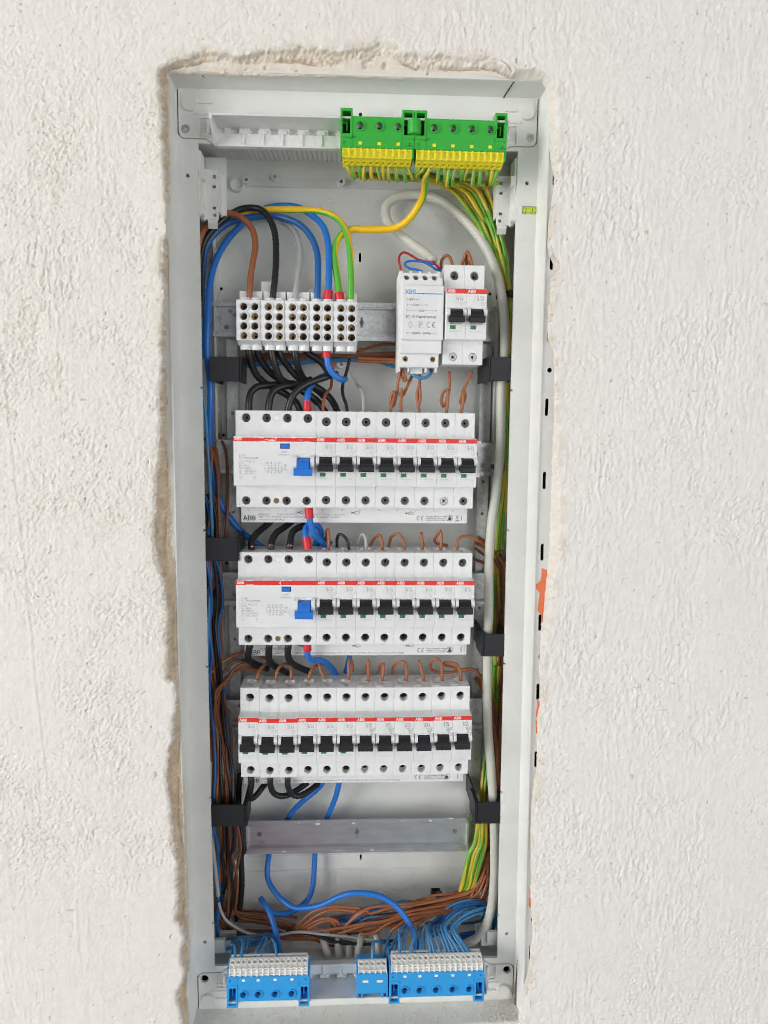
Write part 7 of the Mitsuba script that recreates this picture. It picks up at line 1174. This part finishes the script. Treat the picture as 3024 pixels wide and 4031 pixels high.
 ('earth_wire','wire_yg',1.55,'85.7,-6.0,248.0 85.7,-4.0,241.4 85.4,0.0,238.3 85.9,6.0,237.2 89.4,16.0,241.7 98.8,30.0,247.2 110.2,48.0,242.1 119.1,48.0,224.5 125.2,42.1,204.3 132.9,47.3,181.5 136.8,46.6,159.9 139.3,43.1,133.4 140.6,43.1,95.1 142.0,47.3,67.7 140.2,49.3,46.8 139.4,41.8,13.3 137.4,41.8,-22.9 134.1,39.8,-59.3 133.1,38.8,-83.7 132.7,41.8,-81.2 136.8,46.6,-109.5 138.4,50.6,-158.6 140.4,48.6,-209.6 139.1,52.6,-200.1 138.2,56.6,-244.8 133.7,58.6,-289.6 129.9,54.6,-319.4 124.9,49.3,-348.5 121.0,49.3,-380.5 116.0,49.3,-390.7 112.7,51.3,-409.8 109.9,56.6,-432.5 104.5,58.0,-443.1 83.9,62.2,-448.9 57.4,62.0,-449.0','thin yellow-green wire in clamp eight of the right green strip, bundled down the right side','yellow-green wires of the right bundle',()),
 ('earth_wire','wire_yg',1.55,'90.9,-6.0,248.2 90.4,-4.0,241.5 89.0,0.0,238.6 89.6,6.0,237.5 93.2,16.0,242.0 103.4,30.0,247.5 104.4,38.6,240.6 114.7,38.6,221.9 123.1,40.7,203.9 129.2,39.5,179.9 134.8,40.4,158.8 137.9,41.7,133.2 138.9,41.7,95.0 137.9,39.5,67.3 138.0,41.5,46.6 139.0,42.1,13.3 136.8,42.1,-23.0 133.4,40.1,-59.3 132.4,39.1,-83.7 132.0,42.1,-81.3 132.7,46.9,-109.5 134.3,50.9,-158.6 136.6,48.9,-209.6 135.7,46.4,-198.1 134.7,50.4,-242.4 130.5,52.4,-286.8 127.1,48.4,-316.4 123.6,41.5,-344.3 120.0,41.5,-376.0 115.2,41.5,-386.1 111.8,43.5,-404.9 109.3,50.4,-428.5 104.5,58.0,-443.1 83.3,57.6,-445.9 57.4,62.0,-448.1','thin yellow-green wire in clamp nine of the right green strip, bundled down the right side','yellow-green wires of the right bundle',()),
 ('earth_wire','wire_yg',1.55,'95.3,-6.0,248.3 95.5,-4.0,241.7 95.5,0.0,234.4 96.1,6.0,233.3 101.4,16.0,237.7 102.6,30.0,241.7 108.7,45.5,240.3 118.0,45.5,223.8 126.1,49.4,206.0 132.7,45.3,181.1 136.3,45.0,159.6 141.3,50.4,134.4 143.6,50.4,95.8 139.8,45.3,67.6 142.6,47.3,46.8 143.7,48.3,13.1 141.9,48.3,-23.4 139.4,46.3,-60.1 138.3,45.3,-84.7 138.0,48.3,-82.2 134.8,51.9,-110.5 136.4,55.9,-160.0 138.6,53.9,-211.3 140.9,51.0,-199.6 140.0,55.0,-244.2 135.4,57.0,-288.9 131.1,53.0,-318.7 129.3,47.3,-347.5 129.0,47.3,-379.4 126.2,47.3,-389.7 122.3,49.3,-408.7 117.9,55.0,-431.7 104.5,58.0,-443.1 83.5,58.8,-446.7 57.4,62.0,-450.1','thin yellow-green wire in clamp ten of the right green strip, bundled down the right side','yellow-green wires of the right bundle',()),
 ('earth_wire','wire_yg',1.55,'100.7,-6.0,248.4 100.9,-4.0,241.8 101.1,0.0,234.3 101.8,6.0,233.2 107.8,16.0,237.7 106.8,30.0,241.1 114.2,40.8,240.3 121.3,40.8,222.7 127.3,40.8,204.1 133.4,41.3,180.4 136.8,41.9,159.1 139.4,41.8,133.2 139.8,41.8,95.0 141.0,41.3,67.4 138.5,43.3,46.7 140.8,50.6,13.0 138.6,50.6,-23.6 135.2,48.6,-60.4 134.1,47.6,-85.2 133.8,50.6,-82.6 138.7,53.7,-110.9 140.4,57.7,-160.5 142.3,55.7,-212.0 137.4,47.9,-198.6 136.4,51.9,-242.9 132.1,53.9,-287.5 128.4,49.9,-317.1 130.2,43.3,-345.4 131.1,43.3,-377.2 129.2,43.3,-387.5 125.0,45.3,-406.3 120.3,51.9,-429.7 104.5,58.0,-443.1 84.0,62.7,-449.3 57.4,62.0,-448.7','thin yellow-green wire in clamp eleven of the right green strip, bundled down the right side','yellow-green wires of the right bundle',()),
 ('earth_wire','wire_yg',1.55,'105.7,-6.0,248.6 106.4,-4.0,242.0 107.6,0.0,239.7 108.3,6.0,238.6 114.2,16.0,243.2 113.2,30.0,246.8 116.8,47.8,241.4 123.5,47.8,224.6 127.9,40.4,204.0 135.5,47.1,181.6 138.0,46.5,159.9 139.9,41.4,133.2 140.8,41.4,95.0 142.4,47.1,67.7 139.5,49.1,46.8 140.5,50.1,13.0 138.3,50.1,-23.6 134.9,48.1,-60.4 133.8,47.1,-85.1 133.4,50.1,-82.6 138.8,53.3,-110.8 140.5,57.3,-160.4 142.4,55.3,-211.8 139.9,52.5,-200.1 139.0,56.5,-244.7 134.5,58.5,-289.5 130.5,54.5,-319.4 131.0,49.1,-348.5 131.6,49.1,-380.6 129.5,49.1,-390.9 125.3,51.1,-409.9 120.5,56.5,-432.7 104.5,58.0,-443.1 84.0,62.9,-449.4 57.4,62.0,-449.5','thin yellow-green wire in clamp twelve of the right green strip, bundled down the right side','yellow-green wires of the right bundle',()),
 ('earth_wire','wire_yg',1.55,'110.6,-6.0,248.7 110.6,-4.0,242.1 110.4,0.0,235.8 111.2,6.0,234.6 115.2,16.0,239.1 117.0,30.0,244.1 117.0,49.4,243.6 123.8,49.4,225.0 127.9,40.6,204.0 134.9,48.5,181.8 138.2,47.6,160.1 139.0,41.6,133.2 138.7,41.6,95.0 142.1,48.5,67.7 139.9,50.5,46.8 139.0,42.6,13.2 136.9,42.6,-23.0 133.4,40.6,-59.4 132.4,39.6,-83.8 132.0,42.6,-81.3 136.7,47.3,-109.6 138.3,51.3,-158.7 140.3,49.3,-209.8 136.8,53.6,-200.4 135.9,57.6,-245.1 131.7,59.6,-290.0 128.3,55.6,-319.9 125.7,50.5,-349.1 122.3,50.5,-381.2 117.5,50.5,-391.5 114.1,52.5,-410.5 111.1,57.6,-433.2 104.5,58.0,-443.1 83.9,61.9,-448.7 57.4,62.0,-447.9','thin yellow-green wire in clamp thirteen of the right green strip, bundled down the right side','yellow-green wires of the right bundle',()),
 ('earth_wire','wire_yg',1.55,'115.4,-6.0,248.9 114.8,-4.0,242.2 113.1,0.0,234.7 113.9,6.0,233.5 119.1,16.0,238.0 120.6,30.0,242.2 113.4,42.4,241.4 120.9,42.4,223.1 126.8,40.6,204.0 132.9,42.6,180.6 136.8,42.9,159.3 138.8,41.6,133.2 138.9,41.6,95.0 138.8,42.6,67.4 138.6,44.6,46.7 139.9,46.8,13.1 137.7,46.8,-23.3 134.3,44.8,-59.9 133.2,43.8,-84.5 132.9,46.8,-82.0 133.8,50.6,-110.3 135.4,54.6,-159.6 137.7,52.6,-210.9 136.3,48.9,-198.9 135.3,52.9,-243.3 131.1,54.9,-287.9 127.7,50.9,-317.6 127.6,44.6,-346.1 126.5,44.6,-377.9 123.2,44.6,-388.1 119.4,46.6,-407.0 115.6,52.9,-430.3 104.5,58.0,-443.1 83.4,58.0,-446.2 57.4,62.0,-448.1','thin yellow-green wire in clamp fourteen of the right green strip, bundled down the right side','yellow-green wires of the right bundle',()),
 ('brown_wire','wire_brown',1.4,'115.2,54.5,-77.5 125.1,53.3,-82.5 133.9,45.7,-88.7 141.3,42.0,-102.3 143.2,44.1,-120.9 145.3,42.7,-156.2 144.4,43.1,-194.5 144.4,43.7,-226.7 144.0,43.5,-193.1 143.7,44.4,-215.5 141.2,47.3,-241.5 139.9,45.0,-278.0 139.5,45.0,-309.3 142.3,46.1,-335.6 145.7,50.0,-368.2 138.3,52.2,-392.4 138.3,54.8,-413.3 134.4,54.6,-432.8','brown wire running down between the earth bundle and the right stile','brown wires along the right stile',()),
 ('brown_wire','wire_brown_dark',1.4,'117.2,54.1,-73.5 126.4,52.0,-80.3 135.8,45.6,-87.0 143.0,43.2,-101.7 143.9,43.1,-120.8 144.9,45.2,-156.2 146.0,44.8,-194.5 142.4,46.5,-227.6 140.0,46.6,-193.1 147.4,47.2,-215.5 146.5,51.0,-241.5 148.8,50.7,-277.8 146.6,50.6,-309.1 148.9,53.0,-335.3 151.8,53.6,-369.0 142.7,55.7,-393.4 141.1,57.3,-413.7 135.7,58.3,-433.1','brown wire running down between the earth bundle and the right stile','brown wires along the right stile',()),
 ('brown_wire','wire_brown',1.4,'114.6,56.2,-78.9 125.1,53.3,-82.6 132.7,46.4,-89.7 139.0,44.0,-103.2 144.0,44.2,-120.8 144.6,43.4,-156.2 143.9,44.6,-194.5 145.9,44.8,-226.0 146.2,43.8,-193.0 140.0,46.7,-215.6 138.8,53.4,-241.6 135.5,50.3,-278.1 135.6,50.8,-309.5 137.2,50.8,-335.8 141.2,53.3,-367.6 134.0,54.7,-391.5 133.4,56.1,-412.6 130.1,55.9,-431.9','brown wire running down between the earth bundle and the right stile','brown wires along the right stile',()),
 ('brown_wire','wire_brown_dark',1.4,'114.4,54.1,-79.2 124.4,52.0,-83.8 132.4,46.9,-90.0 139.2,45.3,-103.1 145.0,45.7,-120.7 145.4,44.4,-156.2 145.7,43.2,-194.5 144.0,42.4,-226.9 143.9,43.2,-193.1 142.3,46.7,-215.5 140.7,50.7,-241.5 141.1,48.9,-278.0 142.1,47.9,-309.3 140.2,49.6,-335.7 139.3,50.9,-367.4 132.9,52.7,-391.3 130.7,53.5,-412.2 127.4,53.3,-431.3','brown wire running down between the earth bundle and the right stile','brown wires along the right stile',()),
 ('brown_wire','wire_brown',1.4,'108.3,56.1,-92.1 117.2,55.0,-96.6 123.2,49.0,-98.1 129.2,47.3,-106.9 135.1,48.3,-121.7 138.0,48.5,-156.4 140.6,46.9,-194.5 147.0,45.9,-225.5 145.2,45.4,-193.0 142.2,46.3,-215.5 141.2,51.0,-241.5 143.5,47.7,-277.9 142.9,51.6,-309.2 146.3,53.5,-335.4 147.9,52.9,-368.5 142.1,55.0,-393.2 138.5,58.2,-413.3 133.6,57.2,-432.7','brown wire running down between the earth bundle and the right stile','brown wires along the right stile',()),
 ('brown_wire','wire_brown_dark',1.4,'112.7,47.9,-82.8 121.4,44.5,-89.1 129.4,39.8,-92.6 137.1,38.1,-103.9 140.4,38.0,-121.1 141.4,39.7,-156.3 141.8,40.1,-194.5 146.3,38.7,-225.8 143.9,38.4,-193.1 142.9,40.5,-215.5 141.3,44.5,-241.5 139.8,43.1,-278.0 139.5,41.7,-309.3 143.2,43.9,-335.6 142.9,46.3,-367.9 135.8,50.1,-391.9 133.1,52.9,-412.6 129.8,53.6,-431.8','brown wire running down between the earth bundle and the right stile','brown wires along the right stile',()),
 ('brown_wire','wire_brown',1.4,'119.4,51.1,-211.6 123.5,47.1,-220.6 129.3,43.2,-232.2 133.3,41.0,-248.5 137.9,40.9,-271.2 140.0,41.8,-295.8 141.7,43.7,-321.6 139.2,47.0,-348.7 131.5,49.1,-368.9 131.2,48.7,-395.2 134.4,52.7,-396.6 133.5,52.7,-414.9 128.3,53.4,-433.3','brown wire bowing out beside the white cable at the lower right','brown wires bowing out at the lower right',()),
 ('brown_wire','wire_brown_dark',1.4,'118.2,53.9,-212.7 124.3,49.7,-220.0 131.4,46.2,-231.3 137.0,44.6,-247.8 141.3,46.1,-270.9 141.3,45.9,-295.7 142.7,48.0,-321.6 138.7,53.0,-348.6 131.7,54.1,-368.9 132.9,52.9,-395.2 134.9,54.2,-396.6 132.2,54.9,-414.6 125.5,54.8,-432.4','brown wire bowing out beside the white cable at the lower right','brown wires bowing out at the lower right',()),
 ('brown_wire','wire_brown',1.4,'119.2,51.5,-211.8 125.1,46.9,-219.4 131.7,43.0,-231.2 134.5,42.3,-248.3 131.9,40.2,-271.8 134.1,38.5,-295.9 136.1,39.9,-321.2 135.3,44.3,-347.9 129.7,47.3,-368.6 129.7,47.8,-395.3 133.3,50.4,-396.5 130.5,49.2,-414.2 123.6,49.7,-431.7','brown wire bowing out beside the white cable at the lower right','brown wires bowing out at the lower right',()),
 ('brown_wire','wire_brown_dark',1.4,'119.2,55.9,-211.8 125.6,51.2,-219.0 132.9,45.0,-230.7 137.2,43.5,-247.8 136.4,44.4,-271.4 138.3,44.6,-295.8 137.6,47.3,-321.3 136.5,51.3,-348.1 128.4,54.1,-368.4 128.1,54.5,-395.4 131.9,56.0,-396.4 130.1,56.4,-414.1 124.2,59.3,-432.0','brown wire bowing out beside the white cable at the lower right','brown wires bowing out at the lower right',()),
]



def smooth_path(p, step=2.2):
    p = np.array(p, float)
    q = np.vstack([2 * p[0] - p[1], p, 2 * p[-1] - p[-2]])
    out = []
    for i in range(1, len(q) - 2):
        a, b, c, d = q[i - 1:i + 3]
        t1, t2, t3 = (max(np.linalg.norm(v), 1e-3) ** .5 for v in (b - a, c - b, d - c))
        m1 = (c - b) + t2 * ((b - a) / t1 - (c - a) / (t1 + t2))
        m2 = (c - b) + t2 * ((d - c) / t3 - (d - b) / (t2 + t3))
        n = max(2, int(np.linalg.norm(c - b) / step))
        t = (np.arange(n) / n)[:, None]
        out.append(b + m1 * t + (3 * (c - b) - 2 * m1 - m2) * t ** 2 + (m1 + m2 - 2 * (c - b)) * t ** 3)
    return np.vstack(out + [q[-2:-1]])


def tube(path, r, sides=10, twist=0.0, cap=True):
    """(mesh, uv): a round tube; uv.x runs once round it."""
    n = len(path)
    t = np.gradient(path, axis=0)
    t /= np.linalg.norm(t, axis=1, keepdims=True) + 1e-9
    u = np.cross(t[0], [0, 1, 0.05])
    u /= np.linalg.norm(u) + 1e-9
    us = []
    for k in range(n):
        u = u - t[k] * (u @ t[k])
        u /= np.linalg.norm(u) + 1e-9
        us.append(u)
    us = np.array(us)
    vs = np.cross(t, us)
    s = np.concatenate([[0], np.cumsum(np.linalg.norm(np.diff(path, axis=0), axis=1))])
    ang = np.arange(sides + 1) / sides * 2 * np.pi
    a = ang[None] + 0 * s[:, None]
    rr = np.broadcast_to(r, (n,))[:, None, None]
    v = path[:, None] + rr * (np.cos(a)[..., None] * us[:, None] + np.sin(a)[..., None] * vs[:, None])
    uv = np.stack([(np.arange(sides + 1) / sides)[None] + twist * s[:, None], 0 * a + s[:, None] * .01], -1)
    uv[..., 0] += 0
    i, j = np.meshgrid(np.arange(n - 1), np.arange(sides), indexing="ij")
    b, w = i * (sides + 1) + j, sides + 1
    f = np.vstack([np.stack([b, b + 1, b + w + 1], -1).reshape(-1, 3), np.stack([b, b + w + 1, b + w], -1).reshape(-1, 3)])
    v, uv = v.reshape(-1, 3), uv.reshape(-1, 2)
    if cap:
        m = len(v)
        v = np.vstack([v, path[:1], path[-1:]])
        uv = np.vstack([uv, uv[:1], uv[-1:]])
        k = np.arange(sides)
        f = np.vstack([f, np.stack([0 * k + m, k + 1, k], -1), np.stack([0 * k + m + 1, (n - 1) * w + k, (n - 1) * w + k + 1], -1)])
    return (v, f), uv


rw = np.random.default_rng(21)
for name, mat, r, pts, label, group, sleeves in WIRES:
    path = smooth_path([[float(c) for c in p.split(",")] for p in pts.split()], 2.0 if r < 2 else 2.6)
    if len(path) > 12:                                  # hand-bent wire is never quite even
        w = np.cumsum(rw.normal(0, 1, (len(path), 3)), 0)
        ker = np.ones(9) / 9
        w = np.stack([np.convolve(w[:, c] - np.linspace(w[0, c], w[-1, c], len(w)), ker, "same") for c in range(3)], -1)
        path = path + w * (.035 if r < 2 else .03) * np.sin(np.linspace(0, np.pi, len(path)))[:, None]
    (v, f), uv = tube(path, r, 10 if r < 2 else 16, 0.0)
    turns = {"wire_yg": rw.uniform(0, 1), "wire_yg_bright": .12}.get(mat)
    if turns is not None:
        s = uv[:, 1] * 100
        uv = np.stack([uv[:, 0] + turns + s * (.004 if mat == "wire_yg_bright" else .011), uv[:, 1]], -1)
    key = numbered(name)
    scene[key] = mikit.ply((v * S, f), mat, True, uv=uv)
    cat = {"cable": "cable", "wire": "wire"}[name.split("_")[-1]]
    tag(key, label, cat, group)
    for sl in sleeves:
        s = np.concatenate([[0], np.cumsum(np.linalg.norm(np.diff(path, axis=0), axis=1))])
        along = lambda c0, c1, n=8: np.stack([np.interp(np.linspace(c0, c1, n), s, path[:, k]) for k in range(3)], -1)   # noqa: E731
        if sl[0] == "tip":                              # bare copper strands between the insulation and the terminal
            (v, f), _ = tube(along(0, sl[2]), np.linspace(r * .85, r * 1.03, 8), 14)
            put("bare_copper", (v, f), "copper", key, 30)
        else:
            (v, f), _ = tube(along(sl[0], sl[1]), r * 1.32, 16)
            put("heat_shrink_sleeve", (v, f), "heat_shrink", key, 30)

# ---------------------------------------------------------------- cable ties
for x, y, z, w, h, d, lab in ((134.5, 45, 149.5, 13, 5.5, 20, "black cable tie round the earth bundle beside the breaker pair"), (131.5, 46, -6.5, 9, 4.2, 14, "black cable tie round the earth bundle beside the upper breaker row"),
                              (86, 68, -443.5, 10, 6, 8, "small black cable tie base on the back panel above the floor")):
    t = thing("cable_tie", lab, "cable tie", "black cable ties")
    put("band", cut(box(-w / 2, w / 2, -d / 2, d / 2, -h / 2, h / 2, .8), box(-w / 2 + 1.2, w / 2 - 1.2, -d / 2 + 1.2, d / 2 - 1.2, -h, h)), "black_plastic", t, at=(x, y, z))
    put("head", box(-3, 3, -2.4, 2.4, -3.2, 3.2, .6), "black_plastic", t, at=(x + w / 2 - 2, y - d / 2, z))
